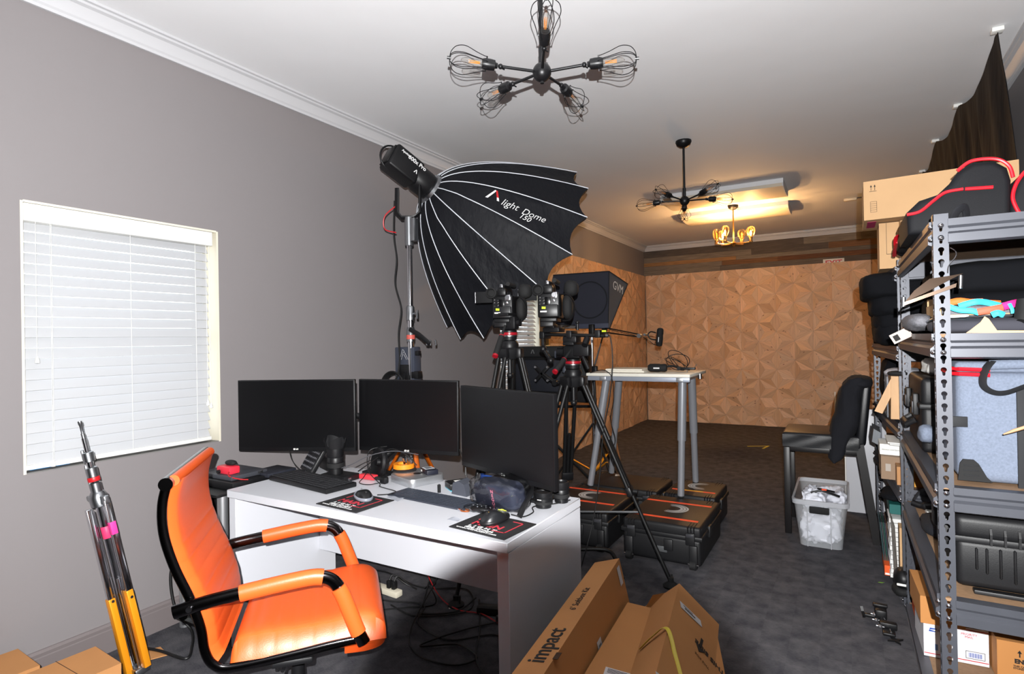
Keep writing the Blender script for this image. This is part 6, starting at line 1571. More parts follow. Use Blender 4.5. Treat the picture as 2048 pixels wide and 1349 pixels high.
part('pouch', MB().pillow((.285, 3.12, 1.80), (.15, .62, .10), 2.3, .022, 12, 9, 36), M_bag, t, local=False, sm=60)
for k, p in enumerate(([(.22, 3.3, 1.80), (.215, 3.2, 1.845), (.25, 3.1, 1.85)], [(.215, 3.35, 1.775), (.21, 3.2, 1.79), (.212, 3.05, 1.80)], [(.24, 2.95, 1.84), (.22, 2.9, 1.825)])):
    part('red_trim', MB().tube(curve(p, 6), .009, 6, flat=(1, .5)), M_piping, t, local=False)

def carton(label, P, X, Y, Z, m=None, group=None, name='cardboard_box', seams=True, cat='box'):
    P, X, Y, Z = map(Vector, (P, X, Y, Z))
    t = thing(name, label, cat, P, 0, group)
    part('box_body', MB().hexa(P, X, Y, Z), m or M_card, t, local=False, sm=0)
    return t
def up_arrows(t, M, s_=.02, m=None, flip=1):
    mb = MB()
    for dx in (-.6, .6):
        mb.bx((dx - .08) * s_, (dx + .08) * s_, -s_, s_ * .8, 0, .0006, M)
        mb.prism([((dx - .35) * s_, .35 * s_), ((dx + .35) * s_, .35 * s_), (dx * s_, 1.2 * s_)], .0006, M)
    mb.bx(-1.2 * s_, 1.2 * s_, -1.4 * s_, -1.25 * s_, 0, .0006, M)
    part('arrow_print', mb, m or M_ink, t, local=False, sm=0)
def table_print(t, M, w, h, rows, lw=.0012, name='table_print'):
    mb = MB()
    for i in range(rows + 1): y = -h / 2 + h * i / rows; mb.bx(-w / 2, w / 2, y - lw / 2, y + lw / 2, 0, .0006, M)
    for x in (-w / 2, w / 2): mb.bx(x - lw / 2, x + lw / 2, -h / 2, h / 2, 0, .0006, M)
    part(name, mb, M_ink, t, local=False, sm=0)
t = carton('long light cardboard carton lying across the upright one on top of the shelving', (.098, 3.56, 1.998), (.62, -.05, 0), (0, .32, .0), (0, 0, .205), M_card2)
Mf = axes((.14, 3.5545, 2.165), (1, -.08, 0), (0, 0, 1), (0, -1, 0)); up_arrows(t, Mf, .0135)
table_print(t, axes((.142, 3.5545, 2.065), (1, -.08, 0), (0, 0, 1), (0, -1, 0)), .028, .055, 5)
part('bottom_print', MB().bx(.115, .155, 3.62, 3.82, 1.9965, 1.998), mat('magenta_print', (170, 40, 90), .7), t, local=False, sm=0)
t = carton('tall light cardboard carton standing upright under the long one', (.168, 3.66, 1.746), (.42, 0, 0), (0, .22, 0), (0, 0, .245), M_card2)
part('cut_outline', MB().bx(.20, .21 + .09, 3.6585, 3.66, 1.822, 1.824).bx(.20, .2015, 3.6585, 3.66, 1.822, 1.99), M_ink, t, local=False, sm=0)
part('flap', MB().hexa((.265, 3.65, 1.80), (.004, -.03, 0), (.03, .01, 0), (-.008, 0, .19)), M_card2, t, local=False, sm=0)
part('bent_flap', MB().hexa((.285, 3.63, 1.80), (.003, 0, 0), (.03, .02, 0), (0, 0, .20)), M_card2, t, local=False, sm=0)

# ---- jackets piled on the second unit and the first unit's second level
M_jacket = mat('black_jacket_cloth', (13, 14, 18), .92, spec=.2, bump=(60, .5))
for k, (c, d, lab) in enumerate((((.245, 3.92, 1.655), (.34, .60, .155), 'black garment at the top of the pile, its rolled end sticking out past the post'),
                                 ((.285, 3.95, 1.555), (.33, .62, .15), 'second black garment down in the pile on the far shelving'),
                                 ((.305, 3.98, 1.475), (.335, .62, .14), 'third black garment down in the pile on the far shelving'),
                                 ((.31, 3.98, 1.40), (.335, .64, .15), 'lowest black garment in the pile on the far shelving'))):
    solo('folded_jacket', MB().pillow(c, d, 4.2, .010, 13, k + 20, 44), M_jacket, lab, 'jacket', 'folded black garments on the far shelving', sm=60)
for k, (c, d, lab) in enumerate((((.56, 2.98, 1.60), (.52, .66, .14), 'upper folded black cloth filling the back of the second shelf'),
                                 ((.56, 2.98, 1.48), (.53, .66, .16), 'lower folded black cloth filling the back of the second shelf'))):
    solo('folded_cloth', MB().pillow(c, d, 4, .012, 9, k + 30, 44), M_jacket, lab, 'cloth', 'folded black cloths on the near shelving', sm=60)
t = thing('lanyard_tray', 'cardboard tray of orange, blue and pink straps on the second shelf', 'tray', (.43, 2.5, 1.40))
part('tray', MB().bx(.285, .52, 2.42, 2.80, 1.455, 1.458).bx(.285, .52, 2.80, 2.803, 1.455, 1.53).bx(.52, .523, 2.42, 2.80, 1.455, 1.50).bx(.282, .285, 2.42, 2.80, 1.455, 1.50), M_card2, t, local=False, sm=0)
M_sky = mat('sky_blue_webbing', (60, 190, 222), .6); M_orw = mat('orange_webbing', (240, 108, 36), .6); M_coral = mat('coral_webbing', (220, 96, 70), .6)
M_magenta = mat('magenta_webbing', (228, 40, 130), .6); M_greymix = mat('grey_marl_cloth', (118, 118, 124), .85, var=(120, .3))
part('grey_fill', MB().pillow((.40, 2.52, 1.468), (.22, .2, .055), 2.6, .014, 16, 41, 30), M_greymix, t, local=False, sm=60)
for m_, p, r in ((M_orw, [(.295, 2.42, 1.495), (.33, 2.41, 1.503), (.36, 2.41, 1.498), (.40, 2.45, 1.500)], .011), (M_sky, [(.33, 2.40, 1.485), (.37, 2.39, 1.497), (.40, 2.40, 1.495), (.44, 2.41, 1.482)], .010),
                 (M_sky, [(.298, 2.39, 1.487), (.33, 2.385, 1.472), (.36, 2.38, 1.468), (.38, 2.38, 1.460)], .009), (M_coral, [(.375, 2.375, 1.463), (.41, 2.375, 1.470), (.44, 2.38, 1.476)], .011),
                 (M_magenta, [(.44, 2.38, 1.478), (.465, 2.385, 1.486), (.485, 2.40, 1.490)], .012), (M_sky, [(.41, 2.37, 1.452), (.425, 2.365, 1.458), (.44, 2.37, 1.450)], .010),
                 (M_sky, [(.455, 2.375, 1.487), (.460, 2.37, 1.470), (.462, 2.37, 1.455)], .005), (M_orw, [(.38, 2.45, 1.497), (.42, 2.5, 1.499), (.46, 2.52, 1.496)], .008)):
    part('strap', MB().tube(curve(p, 8), r, 8, flat=(.28, 1)), m_, t, local=False, sm=60)
part('white_patch', MB().pillow((.325, 2.385, 1.452), (.06, .03, .012), 2.4, .004, 40, 3, 16), M_paper, t, local=False, sm=60)
solo('grey_garment', MB().pillow((.41, 2.43, 1.418), (.32, .26, .055), 3.2, .008, 12, 51, 40), mat('charcoal_jersey', (58, 58, 66), .9), 'dark grey folded garment under the tray of coloured straps', 'cloth', sm=60)
t = thing('light_modifier', 'black round-mouthed lamp fitting in front of the coloured straps', 'lamp fitting', (.50, 2.33, 1.40))
part('body', MB().tube([(.485, 2.33, 1.50), (.487, 2.33, 1.46), (.478, 2.325, 1.43), (.472, 2.32, 1.418)], [.02, .028, .024, .019], 18), M_rubber, t, local=False)
part('mouth', MB().lathe([(.012, .0), (.020, 0), (.021, .006), (.012, .006)], 24, frame((.470, 2.315, 1.418), (-.3, -.8, -.5))), M_black, t, local=False)
solo('torn_paper', MB().prism([(0, 0), (.20, -.004), (.145, .004), (.075, .006), (.055, .042), (.045, .050), (.035, .032), (.012, .010)], .0012, axes((.325, 2.247, 1.396), (1, 0, 0), (0, -.15, 1), (0, -1, -.1))), mat('kraft_paper', (206, 170, 128), .8), 'torn brown paper corner sticking up at the front of the second shelf', 'paper', sm=0)
t = thing('shelf_bracket', 'black angular metal bracket hooked beside the near post', 'bracket', (.24, 2.35, 1.45))
M_bronze = mat('dark_bronze_metal', (64, 50, 40), .28, metal=.7)
part('upper_plate', MB().prism([(-.075, -.055), (-.05, -.02), (-.01, .015), (.05, .022), (.075, .026), (.045, .010), (-.02, -.028)], .012, axes((.245, 2.235, 1.555), (1, 0, 0), (0, .1, 1), (0, 1, 0))), M_bronze, t, local=False, sm=0)
part('lower_bar', MB().hexa((.165, 2.225, 1.487), (.135, .0, .052), (0, .02, 0), (.002, 0, .012)), M_bronze, t, local=False, sm=0)
part('hinge_pin', MB().cyl((.312, 2.235, 1.535), (.314, 2.235, 1.575), .006, n=10), M_steel, t, local=False)
part('hinge_pin', MB().cyl((.165, 2.235, 1.485), (.166, 2.235, 1.515), .006, n=10), M_steel, t, local=False)
solo('steel_hook', MB().tube(curve([(.290, 2.244, 1.665), (.303, 2.240, 1.652), (.303, 2.238, 1.635), (.285, 2.238, 1.608), (.282, 2.24, 1.585)], 8), .0016, 6), M_chrome, 'thin wire hook hanging on the near post', 'hook')
t = thing('swing_tag_garment', 'grey marl garment with a white swing tag near the second shelf edge', 'garment', (.22, 2.95, 1.395))
part('cloth', MB().pillow((.255, 2.86, 1.44), (.10, .5, .075), 2.4, .016, 14, 61, 30), M_greymix, t, local=False, sm=60)
part('swing_tag', MB().bx(-.04, .04, -.022, .022, 0, .002, axes((.205, 2.92, 1.388), (.80, -.3, .45), (-.45, 0, .85), (-.4, -.85, -.1))), mat('tag_card', (196, 184, 176), .7), t, local=False, sm=0)
part('tag_print', MB().bx(-.03, -.008, -.014, .012, .0021, .0027, axes((.205, 2.92, 1.388), (.80, -.3, .45), (-.45, 0, .85), (-.4, -.85, -.1))), M_ink, t, local=False, sm=0)
solo('silver_rod', MB().cyl((.245, 2.70, 1.425), (.29, 2.50, 1.455), .006, n=12).sph((.243, 2.71, 1.424), .009, 12), M_steel, 'small silver rod lying on the grey marl garment', 'rod')
t = thing('white_paper_roll', 'short white roll with a brown core on the second shelf', 'roll', (.24, 3.2, 1.40))
part('roll', MB().rbox((.275, 3.15, 1.428), (.10, .10, .045), .006), M_paper, t, local=False)
part('end_block', MB().rbox((.232, 3.10, 1.430), (.014, .06, .046), .006), M_card, t, local=False)

# ---- third level: grey cooler bag, black case, boards, white cloth
M_heather = mat('heather_grey_canvas', (108, 117, 134), .9, var=(160, .16), bump=(500, .3))
M_web = mat('black_webbing', (30, 31, 34), .75, bump=(600, .2))
t = thing('cooler_bag', 'large heather grey canvas bag with black straps and red zip', 'bag', (.55, 2.45, .910), 0)
yb_ = 2.335
part('bag_body', MB().rbox((.545, yb_ + .22, 1.092), (.47, .44, .355), .028, 4), M_heather, t, local=False, sm=60)
part('lid', MB().rbox((.545, yb_ + .22, 1.285), (.475, .445, .035), .014, 4), M_heather, t, local=False, sm=60)
for z in (1.263, 1.279): part('red_zip', MB().tube([(.303, yb_ + .30, z), (.303, yb_ + .02, z), (.318, yb_ - .004, z), (.395, yb_ - .006, z - .003)], .0065, 8, flat=(1, 1)), M_piping, t, local=False)
part('rolled_top', MB().cyl((.395, yb_ + .0, 1.292), (.60, yb_ + .0, 1.302), .016, n=16), M_heather, t, local=False)
part('top_strap', MB().tube(curve([(.40, yb_ - .01, 1.305), (.385, yb_ - .02, 1.285), (.375, yb_ - .022, 1.255), (.377, yb_ - .022, 1.225), (.40, yb_ - .022, 1.207), (.43, yb_ - .024, 1.207), (.47, yb_ - .022, 1.225), (.50, yb_ - .02, 1.24)], 8), .016, 8, flat=(1, .14)), M_web, t, local=False, sm=60)
part('side_strap', MB().rbox((.475, yb_ - .005, 1.06), (.034, .008, .33), .002), M_web, t, local=False)
part('side_tab', MB().rbox((.312, yb_ - .003, 1.108), (.05, .007, .034), .002), M_web, t, local=False)
Mf = axes((.36, yb_ - .006, .94), (1, 0, 0), (0, 0, 1), (0, -1, 0))
part('corner_guard', MB().prism([(-.052, -.02), (-.046, .035), (-.038, .048), (-.01, .048), (.002, .036), (.022, -.005), (.036, -.02)], .008, Mf @ TR(0, 0, -.002)), M_rubber, t, local=False, sm=20)
for k in range(3): part('guard_ridge', MB().rbox((-.018, .03 - k * .016, .007), (.04, .003, .003), .001, 1, Mf), M_web, t, local=False)
part('inner_strap', MB().rbox((.545, yb_ + .445, 1.1), (.03, .008, .3), .002), M_web, t, local=False)
t = thing('pointed_dowel', 'thin wooden stick poking out in front of the grey canvas bag', 'stick', (.50, 2.20, 1.1))
part('stick', MB().tube([(.405, 2.22, 1.090), (.43, 2.215, 1.104), (.60, 2.18, 1.19)], [.002, .005, .006], 10), mat('raw_wood', (176, 138, 104), .6), t, local=False)

def latched_case(t, x0, x1, y0, y1, z0, z1, m=M_case):
    """case whose long latched side faces the room (-x)"""
    zs = z0 + (z1 - z0) * .62
    part('lower_shell', MB().rbox(((x0 + x1) / 2, (y0 + y1) / 2, (z0 + zs) / 2), (x1 - x0, y1 - y0, zs - z0), .02, 3), m, t, local=False)
    part('lid', MB().rbox(((x0 + x1) / 2, (y0 + y1) / 2, (zs + z1) / 2), (x1 - x0, y1 - y0, z1 - zs), .02, 3).rbox(((x0 + x1) / 2, (y0 + y1) / 2, zs), (x1 - x0 + .018, y1 - y0 + .018, .022), .006), m, t, local=False)
    for f in (.2, .8):
        y = y0 + (y1 - y0) * f
        lt = part('latch', MB().rbox((x0 - .012, y, zs), (.02, .05, .09), .005), M_rib, t, local=False)
        part('latch_lever', MB().rbox((x0 - .022, y, zs - .012), (.008, .04, .05), .003), mat('latch_grey', (52, 52, 56), .4), lt, local=False)
    part('handle', MB().tube([(x0 - .005, (y0 + y1) / 2 - .09, z0 + (zs - z0) * .6), (x0 - .035, (y0 + y1) / 2 - .08, z0 + (zs - z0) * .5), (x0 - .035, (y0 + y1) / 2 + .08, z0 + (zs - z0) * .5), (x0 - .005, (y0 + y1) / 2 + .09, z0 + (zs - z0) * .6)], .012, 10), M_rib, t, local=False)
t = thing('equipment_case', 'black latched case standing behind the grey canvas bag on the third shelf', 'hard case', (.5, 3.1, .910), 0)
latched_case(t, .262, .70, 2.83, 3.34, .912, 1.215)
solo('grey_pouch', MB().pillow((.268, 2.745, 1.005), (.055, .085, .07), 2.8, .006, 20, 5, 24), M_heather, 'small grey canvas pocket bulging beside the latched case', 'pouch', sm=60)
t = thing('white_crumpled_bag', 'white crumpled plastic bag on top of the latched case', 'bag', (.33, 3.05, 1.215))
part('bag', MB().pillow((.37, 3.05, 1.25), (.17, .26, .085), 2.4, .020, 15, 71, 32), M_paper, t, local=False, sm=60)
t = thing('white_cloth_stack', 'stack of crumpled white cloths on the third level of the far shelving', 'cloth', (.25, 3.95, .93))
for k in range(6):
    part('folded_cloth', MB().pillow((.285 + .006 * (k % 2), 3.93, .955 + k * .043), (.19, .34, .055), 2.8, .010, 14, 80 + k, 30), M_wcloth, t, local=False, sm=60)
solo('pine_board', MB().hexa((.128, 3.60, .985), (.035, -.005, -.012), (.02, .12, 0), (.075, 0, .172)), mat('planed_pine', (198, 156, 112), .55, var=(24, .12), stretch=(1, 1, .2)), 'narrow pine board leaning sideways off the third level', 'board', 'pine boards on the far shelving', sm=0)
solo('pine_board', MB().hexa((.200, 3.585, .948), (.040, 0, 0), (0, .20, 0), (.004, 0, .225)), mat('planed_pine', (198, 156, 112), .55), 'wide pine board standing upright on the third level', 'board', 'pine boards on the far shelving', sm=0)
solo('clear_sleeve', MB().hexa((.185, 3.60, .955), (.006, 0, 0), (0, .20, 0), (.0, 0, .215)), mat('grey_acrylic', (120, 126, 134), .2, alpha=.6), 'thin grey plastic sheet standing against the wide pine board', 'sheet', sm=0)
solo('flat_hat', MB().pillow((.235, 3.56, 1.19), (.09, .1, .03), 2.4, .006, 20, 4, 20), M_rubber, 'flat black cap on top of the upright pine board', 'cap', sm=60)
solo('dark_coat_behind', MB().pillow((.25, 4.35, 1.10), (.12, .3, .30), 2.6, .02, 9, 91, 28), M_jacket, 'black cloth bundle behind the white cloths on the far shelving', 'cloth', sm=60)

# ---- fourth level of the far shelving: papers, small boxes
solo('document_tray', MB().hexa((.125, 3.95, .765), (.035, 0, -.02), (0, .26, 0), (.01, 0, .075)), mat('smoke_plastic', (96, 100, 106), .4), 'grey plastic document tray at the end of the fourth level', 'tray', sm=0)
Zf = .602
t = carton('grey-brown carton with a small white label under the papers', (.158, 3.72, Zf), (.20, -.02, 0), (0, .25, 0), (0, 0, .125), mat('brown_grey_card', (142, 118, 96), .8))
part('label', MB().bx(-.012, .012, -.02, .02, 0, .0008, axes((.19, 3.7155, Zf + .065), (1, -.1, 0), (0, 0, 1), (0, -1, 0))), mat('faded_label', (170, 160, 150), .7), t, local=False, sm=0)
t = carton('white carton with printed text at the top of the fourth level', (.155, 3.76, Zf + .127), (.13, -.02, 0), (0, .2, 0), (0, 0, .058), M_paper)
text('lettering', 'FRAGILE CONTENTS', .009, axes((.205, 3.749, Zf + .155), (.99, -.15, 0), (0, 0, 1), (-.15, -.99, 0)), M_ink, t)
solo('white_carton', MB().hexa((.265, 3.70, Zf + .10), (.05, 0, 0), (0, .2, 0), (0, 0, .11)), M_paper, 'small upright white carton beside the printed one', 'box', sm=0)
solo('paper_sheaf', MB().hexa((.185, 3.62, Zf + .212), (.16, 0, -.004), (0, .26, 0), (0, 0, .006)), M_paper, 'upper loose white papers sticking out of the fourth level', 'papers', 'loose papers', sm=0)
solo('paper_sheaf', MB().hexa((.195, 3.63, Zf + .202), (.15, 0, -.004), (0, .26, 0), (0, 0, .006)), M_paper, 'lower loose white papers sticking out of the fourth level', 'papers', 'loose papers', sm=0)
carton('small brown carton with an open side on the fourth level', (.222, 3.60, Zf), (.035, 0, 0), (0, .12, 0), (0, 0, .095), M_card)
M_mailer = mat('yellow_padded_mailer', (226, 160, 64), .7)
solo('yellow_mailer', MB().hexa((.243, 3.56, Zf + .002), (.045, 0, 0), (0, .018, 0), (0, .008, .125)), M_mailer, 'yellow padded envelope seen behind the post on the fourth level', 'envelope', 'yellow padded envelopes', sm=0)
solo('yellow_mailer', MB().hexa((.295, 3.58, Zf + .002), (.06, 0, 0), (0, .018, 0), (0, .008, .110)), M_mailer, 'second yellow padded envelope on the right side of the post', 'envelope', 'yellow padded envelopes', sm=0)
t = thing('hand_grip_tool', 'black gripped tool with a red end on the near shelving below the grey bag', 'tool', (.33, 3.3, .555))
part('grip', MB().tube(curve([(.262, 3.30, .59), (.30, 3.28, .585), (.34, 3.27, .592), (.40, 3.28, .60)], 6), [.014] * 7 + [.018] * 6 + [.012] * 6, 12), M_black, t, local=False)
part('strap', MB().tube(curve([(.27, 3.32, .60), (.30, 3.33, .645), (.34, 3.32, .65), (.37, 3.31, .61)], 6), .008, 8, flat=(1.4, .4)), M_blackcloth, t, local=False)
part('red_end', MB().pillow((.35, 3.34, .655), (.05, .04, .03), 2.4, .004, 20, 2, 18), M_magenta, t, local=False, sm=60)
solo('dark_pouch', MB().pillow((.335, 2.98, .585), (.14, .30, .06), 2.6, .010, 10, 22, 28), mat('midnight_cloth', (20, 21, 30), .9), 'dark blue drawstring pouch on the near shelving beside the post', 'pouch', sm=60)
solo('white_envelope', MB().hexa((.31, 3.20, .556), (.14, 0, 0), (0, .14, 0), (0, .02, .02)), M_paper, 'white papers behind the dark drawstring pouch', 'papers', sm=0)

# ---- fourth level of the near unit: large black case
t = thing('equipment_case', 'large black ribbed case with orange tape and white lettering under the grey bag', 'hard case', (.5, 2.5, .555), 0)
cx0, cx1, cy0, cy1, cz0, cz1 = .298, .80, 2.335, 2.80, .572, .806
zs = .728
part('lower_shell', MB().rbox(((cx0 + cx1) / 2, (cy0 + cy1) / 2, (cz0 + zs) / 2), (cx1 - cx0, cy1 - cy0, zs - cz0), .022, 3), M_case, t, local=False)
ld = part('lid', MB().rbox(((cx0 + cx1) / 2, (cy0 + cy1) / 2, (zs + cz1) / 2), (cx1 - cx0 + .004, cy1 - cy0 + .004, cz1 - zs), .024, 4).rbox(((cx0 + cx1) / 2, (cy0 + cy1) / 2, zs), (cx1 - cx0 + .014, cy1 - cy0 + .014, .022), .005), M_case, t, local=False)
for x in (.385, .42, .455, .49):
    part('hinge', MB().prism([(0, -.012), (.012, -.012), (.012, .022), (.004, .040), (0, .040)], .006, axes((x, cy0 - .004, zs + .004), (0, -1, 0), (0, 0, 1), (1, 0, 0))), M_rib, t, local=False, sm=0)
for k, x in enumerate((.352, .378, .412, .447, .48, .52)):
    part('rib', MB().rbox((x, cy0 - .004, (zs + cz0) / 2 + .02 - .004 * k), (.007, .012, .07 + .012 * k), .003, 1), M_rib, t, local=False)
part('foot_rail', MB().rbox(((cx0 + cx1) / 2 + .02, cy0 + .01, .562), (.45, .03, .014), .003), M_rib, t, local=False)
part('orange_tape', MB().bx(.40, .62, 2.47, 2.50, cz1 + .0015, cz1 + .003), M_orange_tape, ld, local=False, sm=0)
part('name_plate', MB().bx(.325, .42, 2.375, 2.41, cz1 + .0015, cz1 + .003), M_black, ld, local=False, sm=0)
text('lettering', 'SEBO PELICAN', .017, TR(.372, 2.393, cz1 + .0035), M_logo, t, bold=.0003)
part('side_latch', MB().rbox((cx0 - .010, 2.44, zs - .01), (.022, .06, .10), .006).rbox((cx0 - .020, 2.44, zs - .05), (.014, .05, .05), .005), M_rib, t, local=False)
part('side_latch', MB().rbox((cx0 - .010, 2.70, zs - .01), (.022, .06, .10), .006), M_rib, t, local=False)

# ---- bottom level
Z0 = .047
t = thing('mailing_carton', 'white mailing carton with red stripes and blue logo on the lowest shelf', 'box', (.38, 3.0, Z0))
P_ = (.262, 2.93, Z0)
part('box_body', MB().hexa(P_, (.215, .012, 0), (-.008, .26, 0), (0, 0, .145)), mat('mailer_white', (222, 222, 228), .6), t, local=False, sm=0)
Mf = axes((.262, 2.9295, Z0), (.9985, .0557, 0), (0, 0, 1), (.0557, -.9985, 0))
for z in (.012, .135): part('red_stripe', MB().bx(.001, .214, z, z + .003, 0, .0008, Mf), M_red, t, local=False, sm=0)
M_blue = mat('postal_blue', (40, 76, 160), .6)
part('eagle_emblem', MB().prism([(.018, .105), (.040, .105), (.046, .120), (.022, .120)], .0008, Mf), M_blue, t, local=False, sm=0)
part('emblem_wing', MB().prism([(.020, .113), (.040, .109), (.043, .116)], .0013, Mf), M_paper, t, local=False, sm=0)
text('lettering', 'PRIORITY\nMAIL', .0125, Mf @ TR(.152, .113, .0006), M_red, t)
text('lettering', 'UNITED STATES\nPOSTAL SERVICE', .0055, Mf @ TR(.068, .113, .0006), M_blue, t)
part('label_frame', MB().bx(.140, .203, .022, .0235, 0, .0008, Mf).bx(.140, .203, .051, .0525, 0, .0008, Mf).bx(.140, .1415, .022, .0525, 0, .0008, Mf).bx(.2015, .203, .022, .0525, 0, .0008, Mf), M_ink, t, local=False, sm=0)
mb = MB()
for i in range(16): mb.bx(.150 + i * .0028, .150 + i * .0028 + (.0016 if i % 3 else .0009), .028, .046, 0, .0009, Mf)
part('barcode', mb, M_blue, t, local=False, sm=0)
part('small_print_block', MB().bx(.038, .048, .03, .055, 0, .0008, Mf), mat('pale_blue_print', (110, 140, 190), .6), t, local=False, sm=0)
t = carton('brown cardboard box on top of the white mailing carton', (.250, 2.90, Z0 + .147), (.15, .01, 0), (-.012, .30, 0), (0, 0, .112), mat('plain_brown_card', (186, 128, 72), .8))
t = carton('brown carton with an upward arrow, cut off by the frame edge', (.488, 2.86, Z0), (.32, .015, 0), (-.01, .3, 0), (0, 0, .155), mat('plain_brown_card', (186, 128, 72), .8))
Mf = axes((.488, 2.8595, Z0), (.9989, .0468, 0), (0, 0, 1), (.0468, -.9989, 0))
part('arrow_print', MB().bx(.066, .070, .100, .120, 0, .0008, Mf).prism([(.061, .115), (.075, .115), (.068, .127)], .0008, Mf), M_ink, t, local=False, sm=0)
text('lettering', 'ENVELOPES', .022, Mf @ TR(.052, .083, .0006), M_ink, t, bold=.0012, align='LEFT')
text('lettering', 'THIS CARTON MUST BE\nSTORED FLAT AND DRY', .0095, Mf @ TR(.048, .060, .0006), M_ink, t, bold=.0003, align='LEFT')
solo('orange_carton', MB().hexa((.262, 3.32, Z0), (.03, 0, 0), (0, .10, 0), (0, 0, .155)), mat('orange_carton_print', (226, 92, 36), .6), 'narrow orange box standing behind the post at the bottom', 'box', sm=0)
t = thing('picture_book_pile', 'pile of white paged books under a green box on the lowest far shelf', 'books', (.25, 3.95, Z0))
cols = [(232, 232, 230)] * 14
for k in range(13):
    part('book', MB().rbox((.228 + .003 * (k % 3), 3.83, .075 + k * .025), (.075, .20, .022), .001, 1), mat('book_page_white', (226, 226, 224), .7), t, local=False)
solo('green_box', MB().hexa((.195, 3.77, .402), (.11, 0, 0), (0, .26, 0), (0, 0, .052)), mat('teal_green_card', (22, 92, 88), .6), 'dark green box on top of the white paged books', 'box', sm=0)
solo('black_beanie', MB().pillow((.225, 3.88, .490), (.13, .22, .065), 2.4, .014, 14, 95, 26), M_jacket, 'black knitted hat on top of the dark green box', 'hat', sm=60)
for k in range(5):
    solo('thin_book', MB().hexa((.172 + k * .0075, 3.88, Z0), (.005, 0, 0), (0, .22, 0), (-.02, 0, .27)), mat('dark_cover_%s' % ('teal', 'grey', 'green', 'slate', 'brown')[k], ((30, 60, 62), (60, 62, 64), (24, 70, 60), (50, 54, 66), (84, 60, 48))[k], .5), 'dark %s thin book leaning beside the white paged pile' % ('teal', 'grey', 'green', 'slate', 'brown')[k], 'book', 'thin books leaning', sm=0)
carton('upright narrow brown carton beside the white paged books', (.228, 3.60, Z0), (.05, 0, 0), (0, .10, 0), (0, 0, .33), M_card2)
for k in range(3):
    solo('thin_board', MB().hexa((.208 + k * .006, 3.64, Z0), (.003, 0, 0), (0, .14, 0), (-.012, 0, .36 - k * .02)), mat('thin_board_grey', (110, 104, 98), .6), ('outermost', 'middle', 'innermost')[k] + ' thin grey board leaning on the upright narrow carton', 'board', 'thin grey boards', sm=0)
t = thing('orange_white_box', 'low orange box with a white stripe at the edge of the lowest far shelf', 'box', (.2, 3.85, Z0))
part('box_body', MB().hexa((.168, 3.80, Z0), (.06, 0, 0), (0, .22, 0), (0, 0, .055)), mat('orange_carton_print', (226, 92, 36), .6), t, local=False, sm=0)
part('white_stripe', MB().bx(.170, .228, 3.7985, 3.80, Z0 + .004, Z0 + .014), M_paper, t, local=False, sm=0)
t = thing('black_helmet', 'black glossy cap with a white edge at the foot of the far post', 'cap', (.235, 3.56, Z0))
part('shell', MB().pillow((.238, 3.56, .13), (.085, .13, .11), 2.3, .0, 10, 1, 26), M_black, t, local=False, sm=60)
part('white_edge', MB().rbox((.232, 3.497, .118), (.055, .01, .012), .004), M_paper, t, local=False)
part('base', MB().pillow((.24, 3.56, .075), (.10, .14, .055), 2.6, .006, 12, 2, 22), M_rubber, t, local=False, sm=60)
solo('blue_ball', MB().sph((.272, 3.66, .42), .016, 16), mat('royal_blue', (36, 66, 170), .4), 'small blue ball wedged above the narrow carton', 'ball')
carton('low white carton behind the post on the lowest shelf', (.30, 3.30, .20), (.12, 0, 0), (0, .12, 0), (0, 0, .14), M_paper)

# black clamp on the carpet, leaf scrap
t = thing('phone_clamp_rig', 'black articulated clamp with silver screws lying on the carpet', 'clamp', (.11, 3.2, 0))
def K2(x, y, z=.02): return (x, y, z)
part('star_knob', MB().prism([(.028 * cos(rad(a)) * (1 if i % 2 == 0 else .35), .028 * sin(rad(a)) * (1 if i % 2 == 0 else .35)) for i, a in enumerate(range(0, 360, 45))], .012, frame((.045, 3.285, .03), (1, .1, .2))), M_black, t, local=False, sm=0)
part('arm', MB().rbox((.085, 3.275, .025), (.06, .022, .016), .006), M_black, t, local=False)
part('upper_jaw', MB().rbox((.125, 3.28, .045), (.05, .07, .05), .01).rbox((.125, 3.30, .075), (.06, .03, .012), .004), M_black, t, local=False)
part('link', MB().rbox((.13, 3.215, .03), (.022, .09, .02), .006), M_black, t, local=False)
part('lower_jaw', MB().rbox((.15, 3.18, .035), (.07, .035, .03), .006), M_black, t, local=False)
part('lower_arm', MB().rbox((.15, 3.13, .022), (.05, .05, .014), .005), M_black, t, local=False)
part('star_foot', MB().prism([(.036 * cos(rad(a)) * (1 if i % 2 == 0 else .3), .036 * sin(rad(a)) * (1 if i % 2 == 0 else .3)) for i, a in enumerate(range(20, 380, 45))], .008, TR(.172, 3.09, .008, .2)), M_black, t, local=False, sm=0)
for k, (x, y, z) in enumerate(((.10, 3.262, .04), (.105, 3.225, .03), (.118, 3.165, .03))): part('wing_screw', MB().sph((x, y, z), (.010, .012, .008), 10).cyl((x - .016, y, z), (x + .016, y, z), .003, n=6), M_dial, t, local=False)
part('steel_pin', MB().cyl((.137, 3.235, .04), (.140, 3.205, .045), .004, n=8).cyl((.155, 3.15, .03), (.158, 3.12, .03), .004, n=8), M_chrome, t, local=False)
solo('green_leaf', MB().prism([(-.016, 0), (-.004, .006), (.014, .002), (.018, .004), (.004, -.006)], .0015, TR(.150, 3.80, .001, .3)), mat('leaf_green', (110, 150, 50), .6), 'tiny green scrap on the carpet beside the shelving', 'scrap', sm=0)

# ------------------------------------------------------------------ cartons in the foreground
M_cardf = mat('shipping_cardboard', (182, 128, 78), .82, var=(4, .06), bump=(300, .08))
M_strap = mat('yellow_packing_strap', (208, 186, 60), .4)
